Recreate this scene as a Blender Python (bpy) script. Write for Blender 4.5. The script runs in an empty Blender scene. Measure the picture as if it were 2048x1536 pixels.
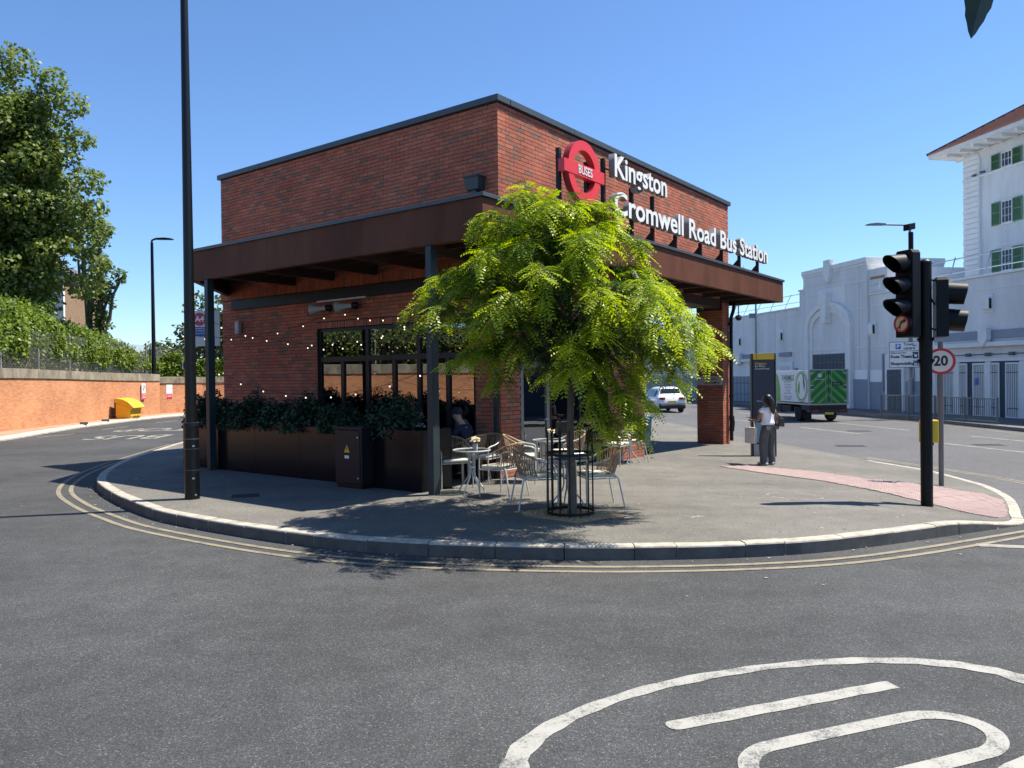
import bpy, bmesh, math, random
import numpy as np
from mathutils import Vector, Matrix
random.seed(7); rng = np.random.default_rng(7)
scene = bpy.context.scene
col = scene.collection
R = math.radians

# ------------------------------------------------------------------ camera, sky, sun, exposure
CAM_Z = 2.0
PITCH, ROLL = 0.01046, 0.0125
cam_data = bpy.data.cameras.new('camera')
cam_data.sensor_width = 36.0
cam_data.lens = 36.0 * 1530.0 / 2048.0
cam_data.clip_start = 0.05
cam_data.clip_end = 3000.0
cam = bpy.data.objects.new('camera', cam_data)
col.objects.link(cam)
_f = Vector((0, math.cos(PITCH), -math.sin(PITCH)))
_r0 = Vector((1, 0, 0)); _u0 = Vector((0, math.sin(PITCH), math.cos(PITCH)))
_r = _r0 * math.cos(ROLL) - _u0 * math.sin(ROLL)
_u = _r0 * math.sin(ROLL) + _u0 * math.cos(ROLL)
_m = Matrix((( _r.x, _u.x, -_f.x, 0), (_r.y, _u.y, -_f.y, 0), (_r.z, _u.z, -_f.z, CAM_Z), (0, 0, 0, 1)))
cam.matrix_world = _m
scene.camera = cam

SUN_EL = R(60.0)
SUN_AZ = math.atan2(0.976, 0.215)          # clockwise from +Y
sun_dir = Vector((math.sin(SUN_AZ) * math.cos(SUN_EL), math.cos(SUN_AZ) * math.cos(SUN_EL), math.sin(SUN_EL)))
world = bpy.data.worlds.new('World'); scene.world = world
world.use_nodes = True
wn = world.node_tree.nodes; wl = world.node_tree.links
for n in list(wn): wn.remove(n)
sky = wn.new('ShaderNodeTexSky'); sky.sky_type = 'NISHITA'; sky.sun_disc = False
sky.sun_elevation = SUN_EL; sky.sun_rotation = SUN_AZ
sky.altitude = 0; sky.air_density = 1.0; sky.dust_density = 0.0; sky.ozone_density = 10.0
bg = wn.new('ShaderNodeBackground'); bg.inputs['Strength'].default_value = 0.105
wo = wn.new('ShaderNodeOutputWorld')
wl.new(sky.outputs[0], bg.inputs[0]); wl.new(bg.outputs[0], wo.inputs[0])
sun_data = bpy.data.lights.new('sun', 'SUN'); sun_data.energy = 5.0; sun_data.angle = R(0.53)
sun_data.color = (1.0, 0.93, 0.82)
sun = bpy.data.objects.new('sun', sun_data); col.objects.link(sun)
sun.rotation_euler = sun_dir.to_track_quat('Z', 'Y').to_euler()
sun.location = (30, 10, 60)
scene.view_settings.view_transform = 'Standard'
scene.view_settings.look = 'None'
scene.view_settings.exposure = 0.9
scene.view_settings.gamma = 1.0
scene.view_settings.use_curve_mapping = False
scene.cycles.max_bounces = 8
scene.cycles.transparent_max_bounces = 24
scene.cycles.caustics_reflective = False
scene.cycles.caustics_refractive = False

# ------------------------------------------------------------------ helpers: objects
def link(o, parent=None):
    col.objects.link(o)
    if parent is not None: o.parent = parent
    return o
def props(o, label=None, cat=None, group=None, kind=None):
    if label: o['label'] = label
    if cat: o['category'] = cat
    if group: o['group'] = group
    if kind: o['kind'] = kind
    return o
def thing(name, label, cat, loc=(0, 0, 0), rz=0.0, group=None):
    o = bpy.data.objects.new(name, None); o.empty_display_size = 0.2
    o.location = loc; o.rotation_euler = (0, 0, rz)
    link(o); return props(o, label, cat, group)
def copy_tree(o, parent=None):
    c = o.copy(); col.objects.link(c); c.parent = parent
    for ch in list(o.children): copy_tree(ch, c)
    return c

class MB:
    """collects shapes and builds ONE mesh object"""
    def __init__(s): s.v = []; s.f = []; s.m = []; s.mi = 0
    def add(s, vs, fs):
        n = len(s.v); s.v.extend([tuple(p) for p in vs])
        for f in fs: s.f.append(tuple(i + n for i in f)); s.m.append(s.mi)
        return s
    def box(s, x0, x1, y0, y1, z0, z1):
        return s.add([(x0,y0,z0),(x1,y0,z0),(x1,y1,z0),(x0,y1,z0),(x0,y0,z1),(x1,y0,z1),(x1,y1,z1),(x0,y1,z1)],
                     [(0,3,2,1),(4,5,6,7),(0,1,5,4),(1,2,6,5),(2,3,7,6),(3,0,4,7)])
    def obox(s, c, ax, ay, az):
        c, ax, ay, az = Vector(c), Vector(ax), Vector(ay), Vector(az)
        vs = [c + i*ax + j*ay + k*az for k in (-1,1) for (i,j) in ((-1,-1),(1,-1),(1,1),(-1,1))]
        return s.add(vs, [(0,3,2,1),(4,5,6,7),(0,1,5,4),(1,2,6,5),(2,3,7,6),(3,0,4,7)])
    def bar(s, p0, p1, w, h, up=(0,0,1)):
        p0, p1 = Vector(p0), Vector(p1); d = p1 - p0; L = d.length; d.normalize()
        up = Vector(up); x = d.cross(up)
        if x.length < 1e-4: x = d.cross(Vector((1,0,0)))
        x.normalize(); y = x.cross(d)
        return s.obox((p0+p1)/2, x*w/2, d*L/2, y*h/2)
    def tube(s, pts, r, n=8, closed=False, caps=True):
        pts = [Vector(p) for p in pts]; N = len(pts)
        rs = r if isinstance(r, (list, tuple)) else [r]*N
        rings = []; prev = None
        for i, p in enumerate(pts):
            if closed: d = pts[(i+1) % N] - pts[i-1]
            else: d = pts[min(i+1, N-1)] - pts[max(i-1, 0)]
            if d.length < 1e-9: d = Vector((0,0,1))
            d.normalize()
            if prev is None:
                a = Vector((0,0,1)) if abs(d.z) < .9 else Vector((1,0,0))
                x = d.cross(a).normalized()
            else:
                x = prev - d*prev.dot(d)
                x = x.normalized() if x.length > 1e-6 else d.orthogonal().normalized()
            prev = x; y = d.cross(x)
            rings.append([p + (x*math.cos(t) + y*math.sin(t))*rs[i] for t in [2*math.pi*k/n for k in range(n)]])
        vs = [v for rg in rings for v in rg]; fs = []
        M = N if closed else N-1
        for i in range(M):
            a = i*n; b = ((i+1) % N)*n
            for k in range(n):
                k2 = (k+1) % n; fs.append((a+k, a+k2, b+k2, b+k))
        if caps and not closed:
            fs.append(tuple(range(n-1, -1, -1))); fs.append(tuple((N-1)*n+k for k in range(n)))
        return s.add(vs, fs)
    def lathe(s, prof, n=16, c=(0,0,0), ax=None):
        """prof: (r, h) along axis (default z)"""
        c = Vector(c)
        if ax is None: X, Y, Z = Vector((1,0,0)), Vector((0,1,0)), Vector((0,0,1))
        else:
            Z = Vector(ax).normalized(); X = Z.orthogonal().normalized(); Y = Z.cross(X)
        vs = []; fs = []
        for (r, h) in prof:
            for k in range(n):
                t = 2*math.pi*k/n; vs.append(c + X*(r*math.cos(t)) + Y*(r*math.sin(t)) + Z*h)
        for i in range(len(prof)-1):
            for k in range(n):
                k2 = (k+1) % n; fs.append((i*n+k, i*n+k2, (i+1)*n+k2, (i+1)*n+k))
        if prof[0][0] > 1e-4: fs.append(tuple(range(n-1, -1, -1)))
        if prof[-1][0] > 1e-4: fs.append(tuple((len(prof)-1)*n+k for k in range(n)))
        return s.add(vs, fs)
    def prism(s, poly, fn, d0, d1):
        """poly 2D points (ccw), fn(u, v, d) -> 3D"""
        n = len(poly)
        vs = [fn(u, v, d0) for u, v in poly] + [fn(u, v, d1) for u, v in poly]
        fs = [tuple(range(n-1, -1, -1)), tuple(range(n, 2*n))]
        for k in range(n):
            k2 = (k+1) % n; fs.append((k, k2, n+k2, n+k))
        return s.add(vs, fs)
    def strip(s, A, B):
        n = len(A); vs = list(A) + list(B)
        return s.add(vs, [(i, i+1, n+i+1, n+i) for i in range(n-1)])
    def mesh(s, name, mats, smooth=False, sharp=35, fixn=False):
        me = bpy.data.meshes.new(name); me.from_pydata(s.v, [], s.f)
        if not isinstance(mats, (list, tuple)): mats = [mats]
        for m in mats: me.materials.append(m)
        if len(mats) > 1: me.polygons.foreach_set('material_index', s.m)
        if fixn:
            bm = bmesh.new(); bm.from_mesh(me); bmesh.ops.recalc_face_normals(bm, faces=bm.faces); bm.to_mesh(me); bm.free()
        if smooth:
            me.polygons.foreach_set('use_smooth', [True]*len(me.polygons))
            me.set_sharp_from_angle(angle=R(sharp))
        me.update(); return me
    def build(s, name, mats, parent=None, smooth=False, sharp=35, bevel=0, loc=None, kind=None, fixn=True):
        me = s.mesh(name, mats, smooth, sharp, fixn)
        o = link(bpy.data.objects.new(name, me), parent)
        if loc is not None: o.location = loc
        if bevel:
            b = o.modifiers.new('bevel', 'BEVEL'); b.width = bevel; b.segments = 2; b.limit_method = 'ANGLE'; b.angle_limit = R(40)
        if kind: o['kind'] = kind
        return o
def inst(name, me, parent=None, loc=(0,0,0), rot=(0,0,0), sc=(1,1,1)):
    o = bpy.data.objects.new(name, me); o.location = loc; o.rotation_euler = rot; o.scale = sc
    return link(o, parent)

def text_mesh(body, size, depth=0.0, align='CENTER', bold=0.0, spacing=1.0):
    cu = bpy.data.curves.new('lettering', 'FONT'); cu.body = body; cu.size = size; cu.extrude = depth/2
    cu.align_x = align; cu.align_y = 'CENTER'; cu.offset = bold; cu.resolution_u = 3; cu.space_character = spacing
    o = bpy.data.objects.new('tmp', cu); col.objects.link(o)
    bpy.context.view_layer.update()
    dg = bpy.context.evaluated_depsgraph_get()
    me = bpy.data.meshes.new_from_object(o.evaluated_get(dg))
    bpy.data.objects.remove(o); bpy.data.curves.remove(cu)
    me.name = 'lettering'
    return me
def face_matrix(o, d, up=(0,0,1)):
    """text/decals: local +Z looks along d, local +Y is up"""
    z = Vector(d).normalized(); u = Vector(up); x = u.cross(z).normalized(); y = z.cross(x)
    return Matrix(((x.x,y.x,z.x,o[0]),(x.y,y.y,z.y,o[1]),(x.z,y.z,z.z,o[2]),(0,0,0,1)))
def lettering(body, size, o, d, m, parent=None, name='lettering', depth=0.0, align='CENTER', bold=0.0, spacing=1.0, up=(0,0,1), sx=1.0):
    me = text_mesh(body, size, depth, align, bold, spacing)
    me.materials.clear(); me.materials.append(m)
    ob = link(bpy.data.objects.new(name, me), parent)
    ob.matrix_local = face_matrix(o, d, up) @ Matrix.Diagonal((sx, 1, 1, 1))
    return ob

# ------------------------------------------------------------------ helpers: materials
MATS = {}
def nn(nt, t, **kw):
    n = nt.nodes.new(t)
    for k, v in kw.items(): setattr(n, k, v)
    return n
def mat(name, c, rough=0.6, metal=0.0, spec=0.5, var=0.0, vscale=3.0, bump=0.0, bscale=40.0, emit=0.0, detail=4.0,
        world=False, c2=None, stretch=None, coat=0.0):
    """principled with a noise that mixes base colour and a second tone, and a noise bump"""
    if name in MATS: return MATS[name]
    m = bpy.data.materials.new(name); m.use_nodes = True; MATS[name] = m
    nt = m.node_tree; p = nt.nodes['Principled BSDF']
    c = tuple(c)[:3]
    p.inputs['Base Color'].default_value = (*c, 1); p.inputs['Roughness'].default_value = rough
    p.inputs['Metallic'].default_value = metal; p.inputs['Specular IOR Level'].default_value = spec
    if coat: p.inputs['Coat Weight'].default_value = coat; p.inputs['Coat Roughness'].default_value = 0.08
    if emit:
        p.inputs['Emission Color'].default_value = (*c, 1); p.inputs['Emission Strength'].default_value = emit
    if var or bump:
        if world:
            g = nn(nt, 'ShaderNodeNewGeometry'); vec = g.outputs['Position']
        else:
            g = nn(nt, 'ShaderNodeTexCoord'); vec = g.outputs['Object']
        if stretch:
            mp = nn(nt, 'ShaderNodeMapping'); mp.inputs['Scale'].default_value = stretch
            nt.links.new(vec, mp.inputs['Vector']); vec = mp.outputs[0]
    if var:
        no = nn(nt, 'ShaderNodeTexNoise'); no.inputs['Scale'].default_value = vscale; no.inputs['Detail'].default_value = detail
        no.inputs['Roughness'].default_value = 0.65
        nt.links.new(vec, no.inputs['Vector'])
        ra = nn(nt, 'ShaderNodeValToRGB'); ra.color_ramp.elements[0].position = 0.3; ra.color_ramp.elements[1].position = 0.7
        cc = c2 if c2 else tuple(x*(1-var) for x in c)
        ra.color_ramp.elements[0].color = (*cc, 1)
        ra.color_ramp.elements[1].color = (*(tuple(min(1, x*(1+var*0.5)) for x in c) if not c2 else c), 1)
        nt.links.new(no.outputs[0], ra.inputs[0]); nt.links.new(ra.outputs[0], p.inputs['Base Color'])
    if bump:
        nb = nn(nt, 'ShaderNodeTexNoise'); nb.inputs['Scale'].default_value = bscale; nb.inputs['Detail'].default_value = 3
        nt.links.new(vec, nb.inputs['Vector'])
        bu = nn(nt, 'ShaderNodeBump'); bu.inputs['Strength'].default_value = bump; bu.inputs['Distance'].default_value = 0.01
        nt.links.new(nb.outputs[0], bu.inputs['Height']); nt.links.new(bu.outputs[0], p.inputs['Normal'])
    return m

def sm(a, b, x):
    t = max(0.0, min(1.0, (x-a)/(b-a))); return t*t*(3-2*t)
def drop(x, y): return 0.035*min(max(0.0, x), 9.5)*sm(8.5, 13, y)
def zr(x, y): return -drop(x, y)                 # road level
def zp(x, y): return 0.15 - drop(x, y)           # pavement level
# ------------------------------------------------------------------ materials of the ground
def asphalt_material(name, base, agg, agg_scale, rough=0.82, patch=0.16, bump=0.5, warm=(1,1,1)):
    m = bpy.data.materials.new(name); m.use_nodes = True; nt = m.node_tree; p = nt.nodes['Principled BSDF']
    L = nt.links.new
    g = nn(nt, 'ShaderNodeNewGeometry'); pos = g.outputs['Position']
    vo = nn(nt, 'ShaderNodeTexVoronoi'); vo.inputs['Scale'].default_value = agg_scale; L(pos, vo.inputs['Vector'])
    hs = nn(nt, 'ShaderNodeSeparateColor'); L(vo.outputs['Color'], hs.inputs[0])
    # most stones near the base tone, a few pale ones
    r1 = nn(nt, 'ShaderNodeValToRGB'); e = r1.color_ramp.elements
    e[0].position = 0.0; e[0].color = (*[x*0.62 for x in base], 1); e[1].position = 0.72; e[1].color = (*[x*1.12 for x in base], 1)
    q = r1.color_ramp.elements.new(0.93); q.color = (*[x*1.3 for x in base], 1)
    q = r1.color_ramp.elements.new(0.985); q.color = (*agg, 1)
    L(hs.outputs[0], r1.inputs[0])
    # bitumen between stones
    dr = nn(nt, 'ShaderNodeMapRange'); dr.inputs[1].default_value = 0.25; dr.inputs[2].default_value = 0.75
    dr.inputs[3].default_value = 1.06; dr.inputs[4].default_value = 0.62
    L(vo.outputs['Distance'], dr.inputs[0])
    mu = nn(nt, 'ShaderNodeMix', data_type='RGBA', blend_type='MULTIPLY'); mu.inputs[0].default_value = 1.0
    L(r1.outputs[0], mu.inputs[6]); L(dr.outputs[0], mu.inputs[7])
    # wear: large, soft patches and streaks
    n1 = nn(nt, 'ShaderNodeTexNoise'); n1.inputs['Scale'].default_value = 0.35; n1.inputs['Detail'].default_value = 6; n1.inputs['Roughness'].default_value = 0.6
    L(pos, n1.inputs['Vector'])
    n2 = nn(nt, 'ShaderNodeTexNoise'); n2.inputs['Scale'].default_value = 3.0; n2.inputs['Detail'].default_value = 5; L(pos, n2.inputs['Vector'])
    mp = nn(nt, 'ShaderNodeMapping'); mp.inputs['Scale'].default_value = (.16, 1.3, 1); mp.inputs['Rotation'].default_value = (0, 0, .08); L(pos, mp.inputs[0])
    n3 = nn(nt, 'ShaderNodeTexNoise'); n3.inputs['Scale'].default_value = 1.1; n3.inputs['Detail'].default_value = 5; L(mp.outputs[0], n3.inputs['Vector'])
    av = nn(nt, 'ShaderNodeMix', data_type='FLOAT'); av.inputs[0].default_value = .45; L(n2.outputs[0], av.inputs[2]); L(n3.outputs[0], av.inputs[3])
    ad = nn(nt, 'ShaderNodeMath', operation='ADD'); L(n1.outputs[0], ad.inputs[0]); L(av.outputs[0], ad.inputs[1])
    pr = nn(nt, 'ShaderNodeMapRange'); pr.inputs[1].default_value = 0.7; pr.inputs[2].default_value = 1.3
    pr.inputs[3].default_value = 1-patch; pr.inputs[4].default_value = 1+patch
    L(ad.outputs[0], pr.inputs[0])
    mu2 = nn(nt, 'ShaderNodeMix', data_type='RGBA', blend_type='MULTIPLY'); mu2.inputs[0].default_value = 1.0
    L(mu.outputs[2], mu2.inputs[6]); L(pr.outputs[0], mu2.inputs[7])
    L(mu2.outputs[2], p.inputs['Base Color'])
    p.inputs['Roughness'].default_value = rough
    p.inputs['Specular IOR Level'].default_value = 0.35
    bu = nn(nt, 'ShaderNodeBump'); bu.inputs['Strength'].default_value = bump; bu.inputs['Distance'].default_value = 0.004
    inv = nn(nt, 'ShaderNodeMath', operation='SUBTRACT'); inv.inputs[0].default_value = 1.0; L(vo.outputs['Distance'], inv.inputs[1])
    L(inv.outputs[0], bu.inputs['Height']); L(bu.outputs[0], p.inputs['Normal'])
    return m
M_ROAD = asphalt_material('asphalt', (0.066, 0.068, 0.069), (0.165, 0.165, 0.155), 120, patch=0.36, bump=.55)
M_STREET = asphalt_material('street_asphalt', (0.118, 0.119, 0.122), (0.26, 0.26, 0.25), 90, patch=0.16)
M_PAVE = asphalt_material('pavement_asphalt', (0.172, 0.163, 0.142), (0.32, 0.30, 0.25), 130, patch=0.30, bump=0.35)
M_KERBFACE = mat('kerb_face_shade_grime', (0.125, 0.12, 0.11), 0.9, var=0.35, vscale=4, bump=0.3, bscale=100, world=True, detail=8, spec=.25)  # kerb face darkened: shade put into the colour along with road grime
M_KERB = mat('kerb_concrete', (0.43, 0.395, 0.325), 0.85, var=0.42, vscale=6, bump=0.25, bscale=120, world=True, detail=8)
M_KERB_DIRTY = mat('kerb_granite', (0.22, 0.205, 0.18), 0.85, var=0.35, vscale=5, bump=0.3, bscale=100, world=True, detail=8)
def paint_material(name, c, road, wear=0.5, scale=9.0):
    m = bpy.data.materials.new(name); m.use_nodes = True; nt = m.node_tree; p = nt.nodes['Principled BSDF']; L = nt.links.new
    g = nn(nt, 'ShaderNodeNewGeometry')
    n1 = nn(nt, 'ShaderNodeTexNoise'); n1.inputs['Scale'].default_value = 70; n1.inputs['Detail'].default_value = 4; n1.inputs['Roughness'].default_value = 0.7
    n2 = nn(nt, 'ShaderNodeTexNoise'); n2.inputs['Scale'].default_value = scale; n2.inputs['Detail'].default_value = 5; n2.inputs['Roughness'].default_value = 0.6
    L(g.outputs['Position'], n1.inputs['Vector']); L(g.outputs['Position'], n2.inputs['Vector'])
    ad = nn(nt, 'ShaderNodeMath', operation='ADD'); L(n1.outputs[0], ad.inputs[0]); L(n2.outputs[0], ad.inputs[1])
    ra = nn(nt, 'ShaderNodeValToRGB'); ra.color_ramp.elements[0].position = wear*0.5 - 0.06 + 0.2; ra.color_ramp.elements[1].position = wear*0.5 + 0.06 + 0.2
    hf = nn(nt, 'ShaderNodeMath', operation='MULTIPLY'); hf.inputs[1].default_value = 0.5; L(ad.outputs[0], hf.inputs[0]); L(hf.outputs[0], ra.inputs[0])
    tone = nn(nt, 'ShaderNodeMix', data_type='RGBA'); tone.inputs[6].default_value = (*[x*0.72 for x in c], 1); tone.inputs[7].default_value = (*c, 1); L(n2.outputs[0], tone.inputs[0])
    mx = nn(nt, 'ShaderNodeMix', data_type='RGBA'); mx.inputs[6].default_value = (*road, 1)
    L(tone.outputs[2], mx.inputs[7]); L(ra.outputs[0], mx.inputs[0]); L(mx.outputs[2], p.inputs['Base Color'])
    p.inputs['Roughness'].default_value = 0.75
    bu = nn(nt, 'ShaderNodeBump'); bu.inputs['Strength'].default_value = 0.3; bu.inputs['Distance'].default_value = 0.003
    L(n1.outputs[0], bu.inputs['Height']); L(bu.outputs[0], p.inputs['Normal'])
    return m
M_WHITEPAINT = paint_material('white_road_paint', (0.37, 0.365, 0.325), (0.085, 0.085, 0.085), 0.485, 5)
M_YELLOWPAINT = paint_material('yellow_road_paint', (0.27, 0.235, 0.155), (0.10, 0.095, 0.09), 0.47, 5)
M_FAINTPAINT = paint_material('worn_road_paint', (0.34, 0.32, 0.26), (0.10, 0.10, 0.10), 0.52, 5)

# ------------------------------------------------------------------ road: one sheet to the horizon
def axis(fine0, fine1, step, far):
    a = list(np.arange(fine0, fine1 + 1e-6, step)); out = []
    d = step
    x = fine0
    while x > -far: d *= 1.6; x -= d; out.append(x)
    out = out[::-1] + a
    d = step; x = fine1
    while x < far: d *= 1.6; x += d; out.append(x)
    return out
xs = axis(-12, 14, 0.5, 1200); ys = axis(-4, 20, 0.5, 1500)
b = MB(); nx = len(xs)
b.v = [(x, y, zr(x, y)) for y in ys for x in xs]
for j in range(len(ys)-1):
    for i in range(nx-1):
        k = j*nx+i; b.f.append((k, k+1, k+nx+1, k+nx)); b.m.append(0)
road = b.build('road', M_ROAD, smooth=True, sharp=80, fixn=False); road['kind'] = 'structure'

# ------------------------------------------------------------------ kerb line of the corner island (outer top edge)
def smooth_curve(pts, step):
    """Catmull-Rom through pts, resampled at equal steps"""
    P = [np.array(p, float) for p in pts]; P = [2*P[0]-P[1]] + P + [2*P[-1]-P[-2]]; out = []
    for i in range(1, len(P)-2):
        for t in np.linspace(0, 1, 24, endpoint=False):
            a, b_, c, d = P[i-1], P[i], P[i+1], P[i+2]
            out.append(0.5*((2*b_) + (c-a)*t + (2*a-5*b_+4*c-d)*t*t + (3*b_-a-3*c+d)*t**3))
    out.append(P[-2]); out = np.array(out)
    s = np.concatenate([[0], np.cumsum(np.linalg.norm(np.diff(out, axis=0), axis=1))])
    n = max(2, int(round(s[-1]/step))); q = np.linspace(0, s[-1], n+1)
    return np.stack([np.interp(q, s, out[:, k]) for k in range(out.shape[1])], axis=1)
KERB_FRONT = [(-11.6, 40), (-10.9, 30), (-9.98, 23.2), (-9.55, 20.4), (-9.23, 18.43), (-8.62, 16.2), (-7.80, 14.31), (-6.65, 12.68), (-5.6, 11.45), (-4.65, 10.55), (-2.84, 9.32),
              (-1.46, 8.66), (0.065, 8.33), (1.51, 8.22), (3.08, 8.37), (4.5, 8.89), (6.08, 9.74), (6.9, 10.35), (7.6, 11.42), (8.75, 13.3), (9.36, 14.78),
              (9.56, 15.7), (9.42, 16.9), (9.0, 18.6), (8.5, 20.5), (8.1, 23.7), (7.6, 26.4), (6.6, 36.4), (6.3, 42)]
KC = smooth_curve(KERB_FRONT, 0.12)
def normals2(c):
    t = np.gradient(c, axis=0); t /= np.linalg.norm(t, axis=1)[:, None]
    return np.stack([-t[:, 1], t[:, 0]], axis=1)          # left of travel = inside of the island
KN = normals2(KC)
KS = np.concatenate([[0], np.cumsum(np.linalg.norm(np.diff(KC, axis=0), axis=1))])
def upstand(x, y):
    if y > 11.0 and x > 6: return max(0.02, 0.02 + 0.08*sm(15.5, 17.5, y))
    if x > 5.0 and y < 12: return 0.15 - 0.13*sm(5.2, 7.0, x)
    return 0.15
def kerb_at(i, off):
    return KC[i] + KN[i]*off
# pavement level follows the kerb top at its edge
def pave_z(x, y):
    base = zp(x, y)
    if x > 4.8 and y < 19:                      # lowered towards the crossing at the right-hand nose
        d = min(np.hypot(KC[:, 0]-x, KC[:, 1]-y))
        k = np.argmin(np.hypot(KC[:, 0]-x, KC[:, 1]-y))
        up = upstand(*KC[k]); w = 1 - sm(0.2, 2.2, d)
        return base - (0.15-up)*w
    return base
KW = 0.16
inner = KC + KN*KW
ctr = np.array([-0.5, 22.0])
pv = MB(); rings = 22
ring_pts = []
idx = list(range(0, len(inner), 3))
for j in range(rings+1):
    t = (j/rings)**1.5
    ring_pts.append([tuple(inner[i]*(1-t) + ctr*t) for i in idx])
n = len(idx)
for rp in ring_pts: pv.v.extend([(x, y, pave_z(x, y)) for x, y in rp])
for j in range(rings):
    for i in range(n-1):
        a = j*n+i; pv.f.append((a, a+1, a+n+1, a+n)); pv.m.append(0)
    a = j*n; pv.f.append((a+n-1, a, a+n, a+2*n-1)); pv.m.append(0)
pavement = pv.build('pavement', M_PAVE, smooth=True, sharp=80); pavement['kind'] = 'structure'
# kerb stones, one by one
kerb = thing('kerb', None, None); kerb['kind'] = 'structure'
stone_len = 0.76
s0 = 0.0; total = KS[-1]; gap = 0.012
while s0 < total-0.2:
    s1 = min(total, s0+stone_len*(1.0 if random.random() < .85 else 0.6))
    qs = np.linspace(s0+gap/2, s1-gap/2, 5)
    px = np.interp(qs, KS, KC[:, 0]); py = np.interp(qs, KS, KC[:, 1])
    nxv = np.interp(qs, KS, KN[:, 0]); nyv = np.interp(qs, KS, KN[:, 1])
    kb = MB(); dz = random.uniform(-.004, .004); do = random.uniform(-.004, .004)
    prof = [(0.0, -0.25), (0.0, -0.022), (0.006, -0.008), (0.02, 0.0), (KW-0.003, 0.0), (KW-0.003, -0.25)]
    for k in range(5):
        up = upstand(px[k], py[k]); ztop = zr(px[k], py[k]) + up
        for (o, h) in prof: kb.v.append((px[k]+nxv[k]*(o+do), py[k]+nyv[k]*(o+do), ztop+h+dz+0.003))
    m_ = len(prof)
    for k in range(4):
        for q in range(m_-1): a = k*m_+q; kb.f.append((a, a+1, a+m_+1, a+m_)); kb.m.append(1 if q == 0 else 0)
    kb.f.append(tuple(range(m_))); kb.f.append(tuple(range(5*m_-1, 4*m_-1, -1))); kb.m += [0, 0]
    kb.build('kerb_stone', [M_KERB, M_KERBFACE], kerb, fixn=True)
    s0 = s1

# the street on the right is older, paler asphalt
st = MB(); ysS = list(np.arange(11.2, 20, .4))+list(np.arange(20, 42.1, 1.5))+[50, 60, 75, 100]
ri = [i for i in range(len(KC)) if KC[i][0] > 5.5 and KC[i][1] > 10.9]
yk = np.array([KC[i][1] for i in ri]); xk = np.array([KC[i][0] for i in ri]); o_ = np.argsort(yk)
A = []; B = []
for y in ysS:
    xa = float(np.interp(y, yk[o_], xk[o_]))-.05 if y < 42 else 6.2-.1*(y-42); A.append((xa, y)); B.append((float(np.interp(y, [14, 27, 36, 46, 58, 74, 100], [19.6, 19.25, 18.95, 18.4, 16.9, 13.6, 8]))+.15, y))
M_ = 14
for (xa, y), (xb, _) in zip(A, B): st.v += [(xa+(xb-xa)*k/M_, y, zr(xa+(xb-xa)*k/M_, y)+.002) for k in range(M_+1)]
for j in range(len(ysS)-1):
    for k in range(M_): a = j*(M_+1)+k; st.f.append((a, a+1, a+M_+2, a+M_+1)); st.m.append(0)
o = st.build('street', M_STREET, smooth=True, sharp=80); o['kind'] = 'structure'
# ------------------------------------------------------------------ painted markings (sheets 4 mm above the road)
def ribbon(name, pts, w, m, z=0.004, ends=True):
    c = np.array(pts, float); nrm = normals2(c)
    A = [(p[0]+q[0]*w/2, p[1]+q[1]*w/2, zr(*p)+z+.002) for p, q in zip(c, nrm)]
    B = [(p[0]-q[0]*w/2, p[1]-q[1]*w/2, zr(*p)+z+.002) for p, q in zip(c, nrm)]
    o = MB().strip(A, B).build(name, m, fixn=True); o['kind'] = 'structure'; return o
sel = [i for i in range(len(KC)) if 12.6 < KS[i] and (KC[i][1] < 24) and not (KC[i][0] > 6.8)]
for off in (-0.30, -0.50):
    pts = [KC[i] + KN[i]*(off - 0.12*sm(-5, -7.5, KC[i][0])) for i in sel]
    ribbon('yellow_line', pts, 0.075, M_YELLOWPAINT)
sel2 = [i for i in range(len(KC)) if KC[i][0] > 8.4 and 13.2 < KC[i][1] < 17.2]
# speed roundel with the figure 10, painted large on the road
E1 = np.array([0.9417, 0.3365]); E2 = np.array([-0.3365, 0.9417])
def uv(u, v): return E1*u + E2*v
mk = MB(); N = 96
ang = [2*math.pi*k/N for k in range(N+1)]
def wob(k, s): return 0.012*math.sin(k*1.7+s) + 0.008*math.sin(k*0.61+2*s)
A = []; B = []
for k, t in enumerate(ang):
    t2 = t
    p = uv(3.0+(1.82+wob(k % N, 1))*math.cos(t2), 3.50+(0.865+wob(k % N, 2)*.6)*math.sin(t2)); q = uv(3.0+(1.66+wob(k % N, 3))*math.cos(t2), 3.50+(0.765+wob(k % N, 4)*.6)*math.sin(t2))
    A.append((p[0], p[1], zr(*p)+.004)); B.append((q[0], q[1], zr(*q)+.004))
mk.strip(A, B)
def stroke(pts, w, closed=False):
    c = np.array(pts, float); t = np.gradient(c, axis=0)
    if closed: t[0] = t[-1] = c[1]-c[-2]
    t /= np.linalg.norm(t, axis=1)[:, None]; nrm = np.stack([-t[:, 1], t[:, 0]], 1)
    a = [uv(*(p+q*w/2)) for p, q in zip(c, nrm)]; b_ = [uv(*(p-q*w/2)) for p, q in zip(c, nrm)]
    mk.strip([(p[0], p[1], .004) for p in a], [(p[0], p[1], .004) for p in b_])
bar = [(2.30, 3.775), (2.32, 3.772), (2.4, 3.77)] + [(2.4+.12*k, 3.77+.004*math.sin(k*2.1)) for k in range(1, 13)] + [(3.90, 3.765)]
stroke(bar, 0.115)
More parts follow.
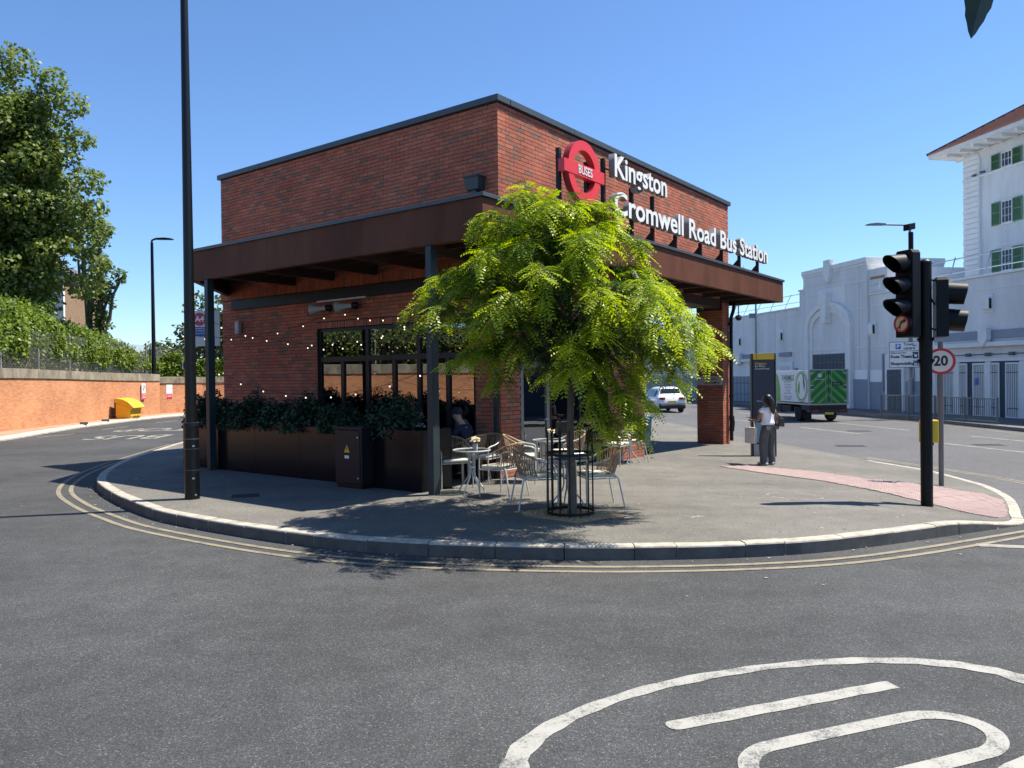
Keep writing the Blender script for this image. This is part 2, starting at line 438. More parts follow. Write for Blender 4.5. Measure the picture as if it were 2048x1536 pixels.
# rounded left end of the bar
cap = [uv(2.305-0.05*math.cos(t), 3.775+0.057*math.sin(t)) for t in np.linspace(-math.pi/2, math.pi/2, 8)]
mk.add([(p[0], p[1], .0045) for p in cap], [tuple(range(8))])
hk = [uv(*p) for p in ((3.905, 3.822), (3.905, 3.71), (3.80, 3.63), (3.74, 3.66), (3.80, 3.72))]
z0 = []
ru, rv, cu_, cv_ = 0.30, 0.235, 3.145, 3.15
for t in np.linspace(0, 2*math.pi, 65):
    cx = math.cos(t); z0.append((cu_ + 0.46*(1 if cx > 0 else -1)*min(1, abs(cx)*6) + ru*cx, cv_ + rv*math.sin(t)))
stroke(z0, 0.105, closed=True)
o = mk.build('speed_marking', M_WHITEPAINT, fixn=True); o['kind'] = 'structure'
# give-way stub at the right, lane dashes, box of the bus bay
def quadline(name, p, q, w, m): return ribbon(name, [p, (np.array(p)*.5+np.array(q)*.5), q], w, m)
quadline('stop_line', (5.30, 8.72), (6.6, 8.32), 0.16, M_FAINTPAINT)
for p, q in [((-17.5, 19.9), (-16.3, 20.3)), ((-16.2, 17.6), (-14.8, 17.75)), ((-17.2, 23.6), (-16.5, 24.6)), ((-17.1, 27.5), (-16.7, 29.2)), ((-16.9, 31.5), (-16.7, 33.3)), ((-16.8, 36), (-16.6, 38)), ((-16.9, 14.5), (-15.8, 14.4))]:
    quadline('lane_dash', p, q, 0.11, M_WHITEPAINT)
for p, q in [((14.5, 21), (13.7, 25)), ((13.0, 28.5), (12.2, 32.5)), ((11.5, 36), (10.8, 40)), ((10.2, 44), (9.6, 48)), ((17.2, 22), (16.2, 27)), ((15.6, 30), (14.8, 35)), ((14.1, 39), (13.3, 45)), ((16.6, 40), (15.5, 48))]:
    quadline('lane_dash', p, q, 0.12, M_WHITEPAINT)
for off in (0.25, 0.42):
    ribbon('yellow_line', smooth_curve([(9.9+off, 14.0), (10.15+off, 15.2), (10.1+off, 16.6), (9.7+off, 18.6), (9.2+off, 20.8)], .3), 0.08, M_YELLOWPAINT)
    ribbon('yellow_line', smooth_curve([(18.9-off, 24.0), (18.75-off, 28), (18.55-off, 40), (16.6-off, 60)], 1.0), 0.08, M_YELLOWPAINT)
# BUS STOP lettering on the far left carriageway, reads from the other side
for body, c, sz in (('BUS', (-13.6, 27.2), 1.0), ('STOP', (-14.1, 31.2), 1.0)):
    me = text_mesh(body, sz, 0, bold=0.012); me.materials.clear(); me.materials.append(M_FAINTPAINT)
    ob = link(bpy.data.objects.new('road_lettering', me)); ob.location = (c[0], c[1], .005)
    ob.rotation_euler = (0, 0, R(185)); ob.scale = (1.55, 2.6, 1); ob['kind'] = 'structure'

# ------------------------------------------------------------------ tactile paving: blister slabs set into the pavement
M_TACT = mat('tactile_red', (0.46, 0.345, 0.315), 0.8, var=0.2, vscale=4, bump=0.15, bscale=150, world=True, c2=(0.38, 0.275, 0.25))
tac = thing('tactile_paving', None, None); tac['kind'] = 'structure'
tb = MB(); S = 0.4
tb.box(-S/2+.003, S/2-.003, -S/2+.003, S/2-.003, -0.02, 0.0)
for i in range(6):
    for j in range(6):
        x = -S/2+S*(i+.5)/6; y = -S/2+S*(j+.5)/6
        vs = [(x+.019*math.cos(t), y+.019*math.sin(t), 0.0005) for t in [k*math.pi/3 for k in range(6)]] + [(x+.012*math.cos(t), y+.012*math.sin(t), .009) for t in [k*math.pi/3 for k in range(6)]]
        tb.add(vs, [(k, (k+1) % 6, 6+(k+1) % 6, 6+k) for k in range(6)] + [tuple(range(6, 12))])
tact_me = tb.mesh('tactile_slab', M_TACT, fixn=True)
def in_poly(x, y, poly):
    c = False; n = len(poly)
    for i in range(n):
        x1, y1 = poly[i]; x2, y2 = poly[i-1]
        if (y1 > y) != (y2 > y) and x < (x2-x1)*(y-y1)/(y2-y1)+x1: c = not c
    return c
TPOLY = [(4.45, 16.42), (5.02, 15.45), (5.82, 14.4), (6.64, 12.25), (6.86, 10.78), (7.3, 11.3), (8.5, 13.25), (8.62, 14.0), (8.15, 14.35), (6.9, 14.75), (6.25, 15.85), (5.15, 16.65)]
tax = np.array([0.6, -0.8]); tay = np.array([0.8, 0.6])
def cell(b_, x, y):
    h_ = S/12-.0008; b_.add([(x-h_, y-h_, -.02), (x+h_, y-h_, -.02), (x+h_, y+h_, -.02), (x-h_, y+h_, -.02), (x-h_, y-h_, 0), (x+h_, y-h_, 0), (x+h_, y+h_, 0), (x-h_, y+h_, 0)], [(4, 5, 6, 7), (0, 1, 5, 4), (1, 2, 6, 5), (2, 3, 7, 6), (3, 0, 4, 7)])
    vs = [(x+.019*math.cos(t), y+.019*math.sin(t), 0.0005) for t in [k*math.pi/3 for k in range(6)]] + [(x+.012*math.cos(t), y+.012*math.sin(t), .009) for t in [k*math.pi/3 for k in range(6)]]
    b_.add(vs, [(k, (k+1) % 6, 6+(k+1) % 6, 6+k) for k in range(6)] + [tuple(range(6, 12))])
for i in range(-14, 28):
    for j in range(-14, 28):
        p = np.array([5.0, 15.6]) + tax*S*i + tay*S*j
        cells = [(-S/2+S*(a+.5)/6, -S/2+S*(c+.5)/6) for a in range(6) for c in range(6)]
        ins = [q for q in cells if in_poly(*(p+tax*q[0]+tay*q[1]), TPOLY)]
        if not ins: continue
        e = .15; gx = (pave_z(p[0]+e, p[1])-pave_z(p[0]-e, p[1]))/(2*e); gy = (pave_z(p[0], p[1]+e)-pave_z(p[0], p[1]-e))/(2*e)
        zz = Vector((-gx, -gy, 1)).normalized(); xx = Vector((tax[0], tax[1], 0)); xx = (xx - zz*xx.dot(zz)).normalized(); yy = zz.cross(xx)
        if len(ins) == 36: me_ = tact_me
        else:
            cb_ = MB()
            for q in ins: cell(cb_, *q)
            me_ = cb_.mesh('tactile_slab', M_TACT)
        o = inst('tactile_slab', me_, tac)
        o.matrix_world = Matrix(((xx.x, yy.x, zz.x, p[0]), (xx.y, yy.y, zz.y, p[1]), (xx.z, yy.z, zz.z, pave_z(*p)+.014), (0, 0, 0, 1)))
# covers let into the pavement
M_IRON = mat('cast_iron', (0.055, 0.053, 0.05), 0.55, 0.6, var=0.3, vscale=20, bump=0.4, bscale=90, world=True)
M_FRAME = mat('cover_edge', (0.16, 0.15, 0.135), 0.8, world=True, var=.2)
def cover(name, label, x, y, w, d, rz, z, m, roundc=False, cat='manhole cover', group=None):
    t = thing(name, label, cat, (x, y, z), rz, group)
    if roundc:
        MB().lathe([(w/2+.035, -.02), (w/2+.035, .004), (w/2+.004, .004), (w/2+.004, -.02)], 40).build('rim', M_FRAME, t)
        MB().lathe([(w/2, -.02), (w/2, .003), (0.0001, .0031)], 40).build('lid', m, t)
    else:
        f = MB(); e = .03
        f.box(-w/2-e, w/2+e, -d/2-e, -d/2-.003, -.02, .004); f.box(-w/2-e, w/2+e, d/2+.003, d/2+e, -.02, .004)
        f.box(-w/2-e, -w/2-.003, -d/2-.003, d/2+.003, -.02, .004); f.box(w/2+.003, w/2+e, -d/2-.003, d/2+.003, -.02, .004)
        f.build('rim', M_FRAME, t)
        MB().box(-w/2, w/2, -d/2, d/2, -.02, .003).build('lid', m, t)
    return t
cover('manhole_cover', 'dark square cover in the shaded pavement right of the tall black lamp post', -4.25, 12.12, .42, .42, .3, zp(-4.2, 12.1), M_IRON)
cover('manhole_cover', 'large round cover in the sun at the foot of the nearer canopy post', -0.98, 12.05, .72, .72, 0, .15, M_PAVE, True)
cover('manhole_cover', 'round cover with a pale rim under the chair left of the tree guard', 0.1, 10.9, .6, .6, 0, .15, M_PAVE, True)
cover('manhole_cover', 'square cover in the shaded pavement between the kerb and the tall lamp post', -6.55, 14.1, .7, .6, .25, .15, M_PAVE)
cover('manhole_cover', 'dark double cover in the near lane of the right hand street', 10.6, 24.0, .9, .6, -.2, zr(10.6, 24), M_IRON)
cover('manhole_cover', 'dark double cover in the middle lane of the street behind the lorry', 13.6, 30.0, .9, .6, -.2, zr(13.6, 30), M_IRON)
cover('manhole_cover', 'dark cover in the street between the speed limit post and the far railings', 14.8, 23.8, .9, .6, -.2, zr(14.8, 23.8), M_IRON)
cover('drain_grate', 'black drain grate in the gutter at the right hand end of the raised kerb', 6.95, 9.55, .55, .42, .7, zr(6.9, 9.5), M_IRON, cat='drain')
# survey paint marks and stains on the pavement
def dab(pts, w, m, name='paint_mark'):
    c = np.array(pts, float); nrm = normals2(c); A = [(p[0]+q[0]*w/2, p[1]+q[1]*w/2, pave_z(*p)+.004) for p, q in zip(c, nrm)]; B = [(p[0]-q[0]*w/2, p[1]-q[1]*w/2, pave_z(*p)+.004) for p, q in zip(c, nrm)]
    o = MB().strip(A, B).build(name, m); o['kind'] = 'structure'
for a0, a1 in ((.3, 1.2), (1.9, 2.9), (3.4, 4.4), (5.0, 5.9)): dab([(4.55+.42*math.cos(t), 12.35+.42*math.sin(t)) for t in np.linspace(a0, a1, 8)], .025, M_WHITEPAINT)
for pts in ([(-7.15, 14.55), (-7.1, 14.3), (-6.85, 14.25)], [(-5.75, 14.5), (-5.55, 14.45), (-5.6, 14.75)], [(2.25, 10.05), (2.35, 9.98), (2.5, 10.0)], [(2.3, 9.9), (2.42, 10.02), (2.44, 10.08)], [(4.3, 11.9), (4.5, 11.93), (4.62, 11.85)]): dab(pts, .03, M_WHITEPAINT)
for k in range(7): dab([(6.45+.05*k, 15.75+.05*math.sin(k*2)), (6.47+.05*k, 15.85+.05*math.sin(k*2.6)), (6.5+.05*k, 15.8)], .02, M_YELLOWPAINT)
gs = MB()
for k in range(420):
    x, y = random.uniform(-5.5, 8), random.uniform(8.6, 18)
    d = np.hypot(KC[:, 0]-x, KC[:, 1]-y); i = int(np.argmin(d))
    if np.dot(np.array([x, y])-KC[i], KN[i]) < .3 or (x < 1.5 and y > 13): continue
    r_ = random.uniform(.010, .026); z = pave_z(x, y)+.0035; n_ = 7
    gs.add([(x+r_*random.uniform(.7, 1.1)*math.cos(2*math.pi*q/n_), y+r_*random.uniform(.7, 1.1)*math.sin(2*math.pi*q/n_), z) for q in range(n_)], [tuple(range(n_))]); gs.m[-1] = k % 3
gs.build('gum_spots', [mat('gum_dark', (.075, .072, .066), .8), mat('gum_mid', (.12, .115, .10), .8), mat('gum_pale', (.33, .32, .29), .8)], kind='stuff')
# tiny litter and spilled gravel along the gutter
lb = MB()
for k in range(170):
    i = random.randrange(100, len(KC)-150); p = KC[i] - KN[i]*abs(random.gauss(0.03, .09)) if random.random() < .8 else KC[i] - KN[i]*random.uniform(.1, 3)
    if p[0] > 6.5 or p[1] > 18: continue
    s = random.uniform(.004, .011); z = zr(*p)
    lb.obox((p[0], p[1], z+s*.5), (s*random.uniform(.8, 2), 0, 0), (0, s, 0), (0, 0, s*.6))
lb.build('gutter_grit', mat('grit', (0.42, 0.38, 0.3), .9), kind='stuff')
# ------------------------------------------------------------------ materials of the station building
def brick_material(name, tones, rough=0.85):
    m = bpy.data.materials.new(name); m.use_nodes = True; nt = m.node_tree; p = nt.nodes['Principled BSDF']; L = nt.links.new
    oi = nn(nt, 'ShaderNodeObjectInfo'); at = nn(nt, 'ShaderNodeAttribute'); at.attribute_name = 'tint'
    ad = nn(nt, 'ShaderNodeMath', operation='ADD'); L(oi.outputs['Random'], ad.inputs[0]); L(at.outputs['Fac'], ad.inputs[1])
    fr = nn(nt, 'ShaderNodeMath', operation='FRACT'); L(ad.outputs[0], fr.inputs[0])
    ra = nn(nt, 'ShaderNodeValToRGB'); ra.color_ramp.interpolation = 'LINEAR'
    el = ra.color_ramp.elements
    el[0].position = 0; el[0].color = (*tones[0], 1); el[1].position = 1; el[1].color = (*tones[-1], 1)
    for i in range(1, len(tones)-1): e = el.new(i/(len(tones)-1)); e.color = (*tones[i], 1)
    L(fr.outputs[0], ra.inputs[0])
    g = nn(nt, 'ShaderNodeNewGeometry')
    n1 = nn(nt, 'ShaderNodeTexNoise'); n1.inputs['Scale'].default_value = 26; n1.inputs['Detail'].default_value = 6; L(g.outputs['Position'], n1.inputs['Vector'])
    n0 = nn(nt, 'ShaderNodeTexNoise'); n0.inputs['Scale'].default_value = 1.1; n0.inputs['Detail'].default_value = 4; L(g.outputs['Position'], n0.inputs['Vector'])
    s0 = nn(nt, 'ShaderNodeMath', operation='ADD'); L(n1.outputs[0], s0.inputs[0]); L(n0.outputs[0], s0.inputs[1])
    mr = nn(nt, 'ShaderNodeMapRange'); mr.inputs[1].default_value = .6; mr.inputs[2].default_value = 1.4; mr.inputs[3].default_value = .62; mr.inputs[4].default_value = 1.35; L(s0.outputs[0], mr.inputs[0])
    mu = nn(nt, 'ShaderNodeMix', data_type='RGBA', blend_type='MULTIPLY'); mu.inputs[0].default_value = 1; L(ra.outputs[0], mu.inputs[6]); L(mr.outputs[0], mu.inputs[7])
    L(mu.outputs[2], p.inputs['Base Color']); p.inputs['Roughness'].default_value = rough; p.inputs['Specular IOR Level'].default_value = .25
    bu = nn(nt, 'ShaderNodeBump'); bu.inputs['Strength'].default_value = .35; bu.inputs['Distance'].default_value = .004; L(n1.outputs[0], bu.inputs['Height']); L(bu.outputs[0], p.inputs['Normal'])
    return m
M_BRICK = brick_material('red_brick', [(0.37,0.115,0.070), (0.43,0.140,0.085), (0.33,0.105,0.067), (0.46,0.165,0.10), (0.39,0.140,0.090), (0.41,0.120,0.072), (0.27,0.120,0.080), (0.42,0.150,0.095), (0.37,0.120,0.075), (0.17,0.125,0.095), (0.40,0.135,0.085), (0.35,0.11,0.068)])
M_MORTAR = mat('dark_mortar', (0.055, 0.030, 0.026), 0.95, world=True, var=.3, vscale=15)
M_COPING = mat('grey_coping_metal', (0.052, 0.068, 0.080), 0.42, 0.0, var=.12, vscale=2, world=True)
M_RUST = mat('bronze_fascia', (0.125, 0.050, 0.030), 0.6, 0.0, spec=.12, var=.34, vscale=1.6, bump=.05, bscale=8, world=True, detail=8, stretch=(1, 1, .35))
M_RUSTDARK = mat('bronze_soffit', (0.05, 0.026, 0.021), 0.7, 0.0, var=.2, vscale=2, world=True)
M_STEEL = mat('dark_green_steel', (0.026, 0.040, 0.046), 0.4, 0.0, spec=.35, var=.1, vscale=3, world=True)
M_FRAMEDARK = mat('dark_window_frame', (0.010, 0.015, 0.019), 0.35, 0.0, spec=.3)
M_SILVER = mat('brushed_aluminium', (0.55, 0.56, 0.56), 0.35, 0.85)
M_BLACK = mat('black_paint', (0.006, 0.007, 0.009), 0.42, 0.0, spec=.3, var=.15, vscale=5)
M_DARKIN = mat('dark_interior', (0.018, 0.016, 0.016), 0.8)
def glass_material(name, tint, refl):
    m = bpy.data.materials.new(name); m.use_nodes = True; nt = m.node_tree; L = nt.links.new
    for n in list(nt.nodes): nt.nodes.remove(n)
    out = nn(nt, 'ShaderNodeOutputMaterial'); tr = nn(nt, 'ShaderNodeBsdfTransparent'); tr.inputs[0].default_value = (*tint, 1)
    gl = nn(nt, 'ShaderNodeBsdfGlossy'); gl.inputs['Roughness'].default_value = 0.004; gl.inputs[0].default_value = (.92, .96, 1, 1)
    fr = nn(nt, 'ShaderNodeFresnel'); fr.inputs[0].default_value = 1.5
    ad = nn(nt, 'ShaderNodeMath', operation='MULTIPLY_ADD'); ad.inputs[1].default_value = 1.0; ad.inputs[2].default_value = refl; ad.use_clamp = True
    L(fr.outputs[0], ad.inputs[0])
    # slight waviness of the panes
    g = nn(nt, 'ShaderNodeNewGeometry'); n1 = nn(nt, 'ShaderNodeTexNoise'); n1.inputs['Scale'].default_value = 1.3; L(g.outputs['Position'], n1.inputs['Vector'])
    bu = nn(nt, 'ShaderNodeBump'); bu.inputs['Strength'].default_value = .05; bu.inputs['Distance'].default_value = .02; L(n1.outputs[0], bu.inputs['Height']); L(bu.outputs[0], gl.inputs['Normal'])
    mx = nn(nt, 'ShaderNodeMixShader'); L(ad.outputs[0], mx.inputs[0]); L(tr.outputs[0], mx.inputs[1]); L(gl.outputs[0], mx.inputs[2]); L(mx.outputs[0], out.inputs[0])
    return m
M_GLASS = glass_material('window_glass', (0.32, 0.34, 0.34), 0.20)
M_GLASSDOOR = glass_material('door_glass', (0.5, 0.52, 0.52), 0.06)

# ------------------------------------------------------------------ the station: local x runs along the right-hand face, local y along the left-hand face
C0 = Vector((-0.40, 11.24, 0)); BROT = math.atan2(0.8, 0.6)
UA = Vector((.6, .8, 0)); UB = Vector((-.8, .6, 0))
def bl(a, b_, z=0.0): return C0 + UA*a + UB*b_ + Vector((0, 0, z))
station = thing('bus_station_building', 'red brick flat roofed station building with a wide bronze canopy on dark posts', 'building', C0, BROT)
A0, A1, B0, B1, ZT = 2.13, 13.18, 1.35, 10.02, 6.93
BR_H, BR_L, BR_D = 0.0655, 0.2285, 0.012           # course 75 mm, raked joints
HC, LC = 0.075, 0.2345
def ground_at(a, b_):
    p = bl(a, b_); return pave_z(p.x, p.y)
class Face:
    """a wall face: o + u*U + z*Z, outward normal N (local building frame)"""
    def __init__(s, o, U, N): s.o, s.U, s.N = Vector(o), Vector(U), Vector(N)
    def p(s, u, z, d=0): return s.o + s.U*u + s.N*d + Vector((0, 0, z))
FL = Face((A0, B0, 0), (0, 1, 0), (-1, 0, 0))       # left face, u = b - B0
FR = Face((A0, B0, 0), (1, 0, 0), (0, -1, 0))       # right face, u = a - A0
slots = []       # (face, u0, u1, z0, z1)  one brick each
def courses(face, u0, u1, z0, z1, zbase=6.905, off=0):
    """stretcher bond between u0..u1, z0..z1"""
    k0 = int(math.floor((zbase - z1)/HC + 1e-6)); k1 = int(math.ceil((zbase - z0)/HC))
    for k in range(k0, k1):
        zt = zbase - k*HC; zb = zt - BR_H
        if zt > z1+.003 or zb < z0-.003: continue
        u = -LC/2 if (k+off) % 2 else 0.0
        n0 = int(math.floor((u0-u)/LC))-1
        u += n0*LC
        while u < u1:
            a, c = max(u, u0), min(u+BR_L, u1)
            if c-a > .03: slots.append((face, a, c, zb, zt))
            u += LC
# left face
courses(FL, 0.0, B1-B0, 3.95, 6.92)
courses(FL, 6.44-B0, B1-B0, 0.12, 3.95); courses(FL, 0.0, 1.94-B0, 0.12, 3.95); courses(FL, 1.94-B0, 6.44-B0, 3.22, 3.95)
# right face
courses(FR, 0.0, A1-A0, 4.12, 6.92, off=1)
courses(FR, 0.0, .61, 0.10, 4.12, off=1); courses(FR, .61, 3.87, 3.12, 4.12, off=1); courses(FR, 3.87, 5.58, -0.05, 4.12, off=1)
# pier at the far right end: two faces
FP1 = Face((12.66, B0, 0), (0, 1, 0), (-1, 0, 0)); FP2 = Face((12.66, B0, 0), (1, 0, 0), (0, -1, 0))
courses(FP1, 0, .80, -.2, 3.9); courses(FP2, 0, .52, -.2, 4.12, off=1)
# reveal of the brick room beside the passage
FQ = Face((7.71, B0, 0), (0, 1, 0), (1, 0, 0)); courses(FQ, 0, 5.0, -.2, 3.9)
def brick_visible_size(s):
    f, u0, u1, z0, z1 = s; c = f.p((u0+u1)/2, (z0+z1)/2); w = bl(c.x, c.y, c.z); d = w - Vector((0, 0, CAM_Z))
    nrm = UA*f.N.x + UB*f.N.y
    cosv = max(0, -d.normalized().dot(nrm)); return (u1-u0)*cosv/d.length**2
tree_hidden = lambda w: False
slots.sort(key=brick_visible_size, reverse=True)
# prefer bricks of the upper walls: those the canopy and the tree leave in view
front = [s for s in slots if s[3] > 4.95 and s[0] in (FL, FR)][:300]
fs = set(map(id, front)); rest = [s for s in slots if id(s) not in fs]
wallL = MB(); t = .24
wallL.box(A0+BR_D, A0+t, B0+.02, B1, 3.2, ZT); wallL.box(A0+BR_D, A0+t, 6.44, B1, 0, 3.2); wallL.box(A0+BR_D, A0+t, B0+.02, 1.94, 0, 3.2)
wl_o = wallL.build('side_wall', M_MORTAR, station)
wallR = MB()
wallR.box(A0+t+.002, A1, B0+BR_D, B0+t, 4.12, ZT-.002); wallR.box(A0+t+.002, A0+.61, B0+BR_D, B0+t, 0, 4.118); wallR.box(A0+.612, A0+3.87, B0+BR_D, B0+t, 3.12, 4.118); wallR.box(A0+3.872, 7.71-BR_D, B0+BR_D, B0+t, -.2, 4.118)
wr_o = wallR.build('front_wall', M_MORTAR, station)
pier = MB(); pier.box(12.66+BR_D, A1-.002, B0+t+.002, B0+.80, -.3, 4.118); pier.box(12.66+BR_D, A1-.002, B0+BR_D, B0+t, -.3, 4.118)
pier_o = pier.build('brick_pier', M_MORTAR, station)
core = MB(); core.box(7.4, 7.71-BR_D, B0+t+.002, 6.5, -.3, 3.95); core.box(A1-t, A1, B0+t+.002, B1-t, 4.12, ZT-.004); core.box(A0+t+.002, A1, B1-t, B1, 4.12, ZT-.002); core.box(A0+t+.002, 7.4, B1-t-.004, B1-.004, -.3, 4.118)
core.build('rear_wall', M_MORTAR, station)
bme = {}
def brick_mesh(f, L_):
    k = (f.N.x, f.N.y, round(L_, 3))
    if k not in bme:
        b = MB(); h = BR_H; U, N = f.U, f.N
        b.prism([(-L_/2, -h/2), (L_/2, -h/2), (L_/2, h/2), (-L_/2, h/2)], lambda u, v, d: U*u + N*d + Vector((0, 0, v)), -BR_D-.001, 0)
        bme[k] = b.mesh('brick', M_BRICK, fixn=True)
    return bme[k]
for f, u0, u1, z0, z1 in front:
    p = f.p((u0+u1)/2, (z0+z1)/2, random.uniform(-.003, .002))
    inst('brick', brick_mesh(f, u1-u0), wl_o if f is FL else wr_o, p)
def brick_stuff(name, group, parent):
    b = MB(); tint = []
    for f, u0, u1, z0, z1 in group:
        j = random.uniform(-.003, .002); q = [f.p(u, z, d+j) for d in (-BR_D-.001, 0) for (u, z) in ((u0, z0), (u1, z0), (u1, z1), (u0, z1))]
        b.add(q, [(4, 5, 6, 7), (0, 1, 5, 4), (1, 2, 6, 5), (2, 3, 7, 6), (3, 0, 4, 7)]); tint += [random.random()]*5
    o = b.build(name, M_BRICK, parent); at = o.data.attributes.new('tint', 'FLOAT', 'FACE'); at.data.foreach_set('value', tint); o['kind'] = 'stuff'
brick_stuff('brickwork', [s for s in rest if s[0] is FL], wl_o)
brick_stuff('brickwork', [s for s in rest if s[0] in (FR, FQ)], wr_o)
brick_stuff('brickwork', [s for s in rest if s[0] in (FP1, FP2)], pier_o)
# soldier courses: above the long window and along the head of the side wall
def soldiers(z0, z1, u0, u1, d):
    b = MB(); u = u0; tint = []
    while u < u1:
        j = random.uniform(-.004, .004)
        q = [FL.p(x, z, dd+j) for dd in (0, d) for (x, z) in ((u, z0), (u+.064, z0), (u+.064, z1), (u, z1))]
        b.add(q, [(4, 5, 6, 7), (0, 1, 5, 4), (1, 2, 6, 5), (2, 3, 7, 6), (3, 0, 4, 7)]); tint += [random.random()]*5; u += .0745
    o = b.build('soldier_course', M_BRICK, wl_o, kind='stuff'); at = o.data.attributes.new('tint', 'FLOAT', 'FACE'); at.data.foreach_set('value', tint)
soldiers(3.93, 4.14, 0, B1-B0, .03); soldiers(3.085, 3.215, 1.94-B0, 6.44-B0, .006)
# roof and copings (folded metal panels with open joints)
MB().box(A0+t, A1-t, B0+t, B1-t, 6.7, 6.78).build('roof_deck', mat('roof_felt', (.12, .12, .12), .9), station)
def coping(axis, p0, p1, n, zt, zb, out, depth):
    for k in range(n):
        q0 = p0+(p1-p0)*k/n+.003; q1 = p0+(p1-p0)*(k+1)/n-.003; b = MB()
        if axis == 'b': b.box(A0-out, A0+depth, q0, q1, zb, zt)
        else: b.box(q0, q1, B0-out, B0+depth, zb, zt)
        b.build('coping_panel', M_COPING, station, bevel=.006)
coping('b', B0-.06, B1+.07, 5, 7.04, 6.925, .06, .32); coping('a', A0+.33, A1+.07, 5, 7.04, 6.925, .06, .30)
# ---- canopy
CZ0, CZ1 = 4.06, 4.64; CB, CA = 7.80, 13.92
e_left = Vector((C0.x, C0.y, 0)); d_left = Vector((-.13, .9915, 0)); dla, dlb = d_left.dot(UA), d_left.dot(UB)
cl = (0, CB); cl2 = (dla*4.6, CB+dlb*4.6)           # the left end runs parallel to the kerb, not square
def fascia(p, q, n, name='fascia_panel'):
    p, q = Vector((*p, 0)), Vector((*q, 0)); d = (q-p); L_ = d.length; d.normalize(); N = Vector((d.y, -d.x, 0))
    for k in range(n):
        s0_, s1_ = L_*k/n+.002, L_*(k+1)/n-.002; b = MB()
        for (z0, z1, t0, t1) in ((CZ0, CZ1, 0, .03), (CZ0-.012, CZ0-.0005, -.004, .12)):
            b.obox(p+d*(s0_+s1_)/2 - N*(t0+t1)/2 + Vector((0, 0, (z0+z1)/2)), d*(s1_-s0_)/2, N*(t1-t0)/2, Vector((0, 0, (z1-z0)/2)))
        b.build(name, M_RUST, station)
    b = MB()
    b.obox(p+d*L_/2 - N*.06 + Vector((0, 0, 4.672)), d*(L_/2+.035), N*.10, Vector((0, 0, .03))); b.build('canopy_flashing', M_COPING, station, bevel=.004)
    b = MB(); b.obox(p+d*L_/2 - N*.03 + Vector((0, 0, 4.6405+.0007)), d*(L_/2), N*.05, Vector((0, 0, .0005))); 
fascia((0, CB), (0, 0), 3); fascia((0, 0), (CA, 0), 6); fascia((CA, 0), (CA, 7.0), 3); fascia(cl2, (0, CB), 2)
dk = MB(); dk.add([(.03, .03, 4.62), (CA-.03, .03, 4.62), (CA-.03, 7, 4.62), (A1, 7, 4.62), (A1, B0+.01, 4.62), (A0+.01, B0+.01, 4.62), (A0+.01, B1, 4.62), (cl2[0]+.03, cl2[1], 4.62), (.03, CB, 4.62)], [tuple(range(9))])
dk.build('canopy_roof', mat('roof_felt', (.12, .12, .12), .9), station)
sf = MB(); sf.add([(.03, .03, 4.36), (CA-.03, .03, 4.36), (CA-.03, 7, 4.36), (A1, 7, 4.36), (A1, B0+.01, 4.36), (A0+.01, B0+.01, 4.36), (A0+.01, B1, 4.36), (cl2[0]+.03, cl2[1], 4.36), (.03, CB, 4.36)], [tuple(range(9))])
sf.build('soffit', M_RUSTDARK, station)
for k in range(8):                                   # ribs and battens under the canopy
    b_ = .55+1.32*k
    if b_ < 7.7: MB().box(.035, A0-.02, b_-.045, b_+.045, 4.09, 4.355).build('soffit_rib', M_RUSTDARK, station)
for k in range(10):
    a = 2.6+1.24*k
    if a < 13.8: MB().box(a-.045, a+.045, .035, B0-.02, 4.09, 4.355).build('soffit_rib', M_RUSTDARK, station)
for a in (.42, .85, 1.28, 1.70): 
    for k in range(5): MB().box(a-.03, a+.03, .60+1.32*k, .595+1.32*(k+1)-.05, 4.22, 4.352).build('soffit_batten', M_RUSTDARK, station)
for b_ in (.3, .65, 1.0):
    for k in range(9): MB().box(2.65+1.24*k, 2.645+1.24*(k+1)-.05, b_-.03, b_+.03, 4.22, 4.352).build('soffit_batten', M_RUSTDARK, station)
for b_, z in ((1.12, .15), (7.30, .15)):
    MB().box(.02, .17, b_-.06, b_+.06, z-.1, 4.05).build('canopy_post', M_STEEL, station, bevel=.006)
# ceiling over the passage, deep brick-faced beam over its mouth, far end column
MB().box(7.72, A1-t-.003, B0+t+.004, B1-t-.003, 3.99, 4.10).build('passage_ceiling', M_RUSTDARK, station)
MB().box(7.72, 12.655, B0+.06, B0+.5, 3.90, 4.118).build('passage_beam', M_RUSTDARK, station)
# steel beam below the soldier course
MB().box(A0-.09, A0-.003, .5, 9.52, 3.68, 3.905).build('steel_beam', mat('navy_beam', (.008, .011, .016), .5, spec=.3), station, bevel=.005)
MB().box(A0-.14, A0-.095, 4.72, 6.25, 3.64, 3.675).build('light_batten', mat('pale_plastic', (.5, .5, .48), .5), station)
# ---- long window in the side wall
wz0, wz1, wt = .22, 3.08, 2.41
fa0, fa1 = A0+.06, A0+.13
fr = MB()
for (b0_, b1_, z0, z1) in ((1.945, 6.435, wz1-.07, wz1), (1.945, 6.435, wz0, wz0+.08), (1.945, 2.01, wz0+.081, wz1-.071), (6.37, 6.435, wz0+.081, wz1-.071), (2.011, 6.369, wt-.055, wt+.055)):
    fr.box(fa0, fa1, b0_, b1_, z0, z1)
win = fr.build('long_window', M_FRAMEDARK, station, bevel=.004)
ups = [4.90, 3.43]; downs = [5.68, 4.90, 4.12, 3.43, 2.67]
for u in ups: MB().box(fa0-.004, fa1-.004, u-.045, u+.045, wt+.0555, wz1-.0705).build('mullion', M_FRAMEDARK, win)
for u in downs: MB().box(fa0-.004, fa1-.004, u-.05, u+.05, wz0+.0805, wt-.0555).build('mullion', M_FRAMEDARK, win)
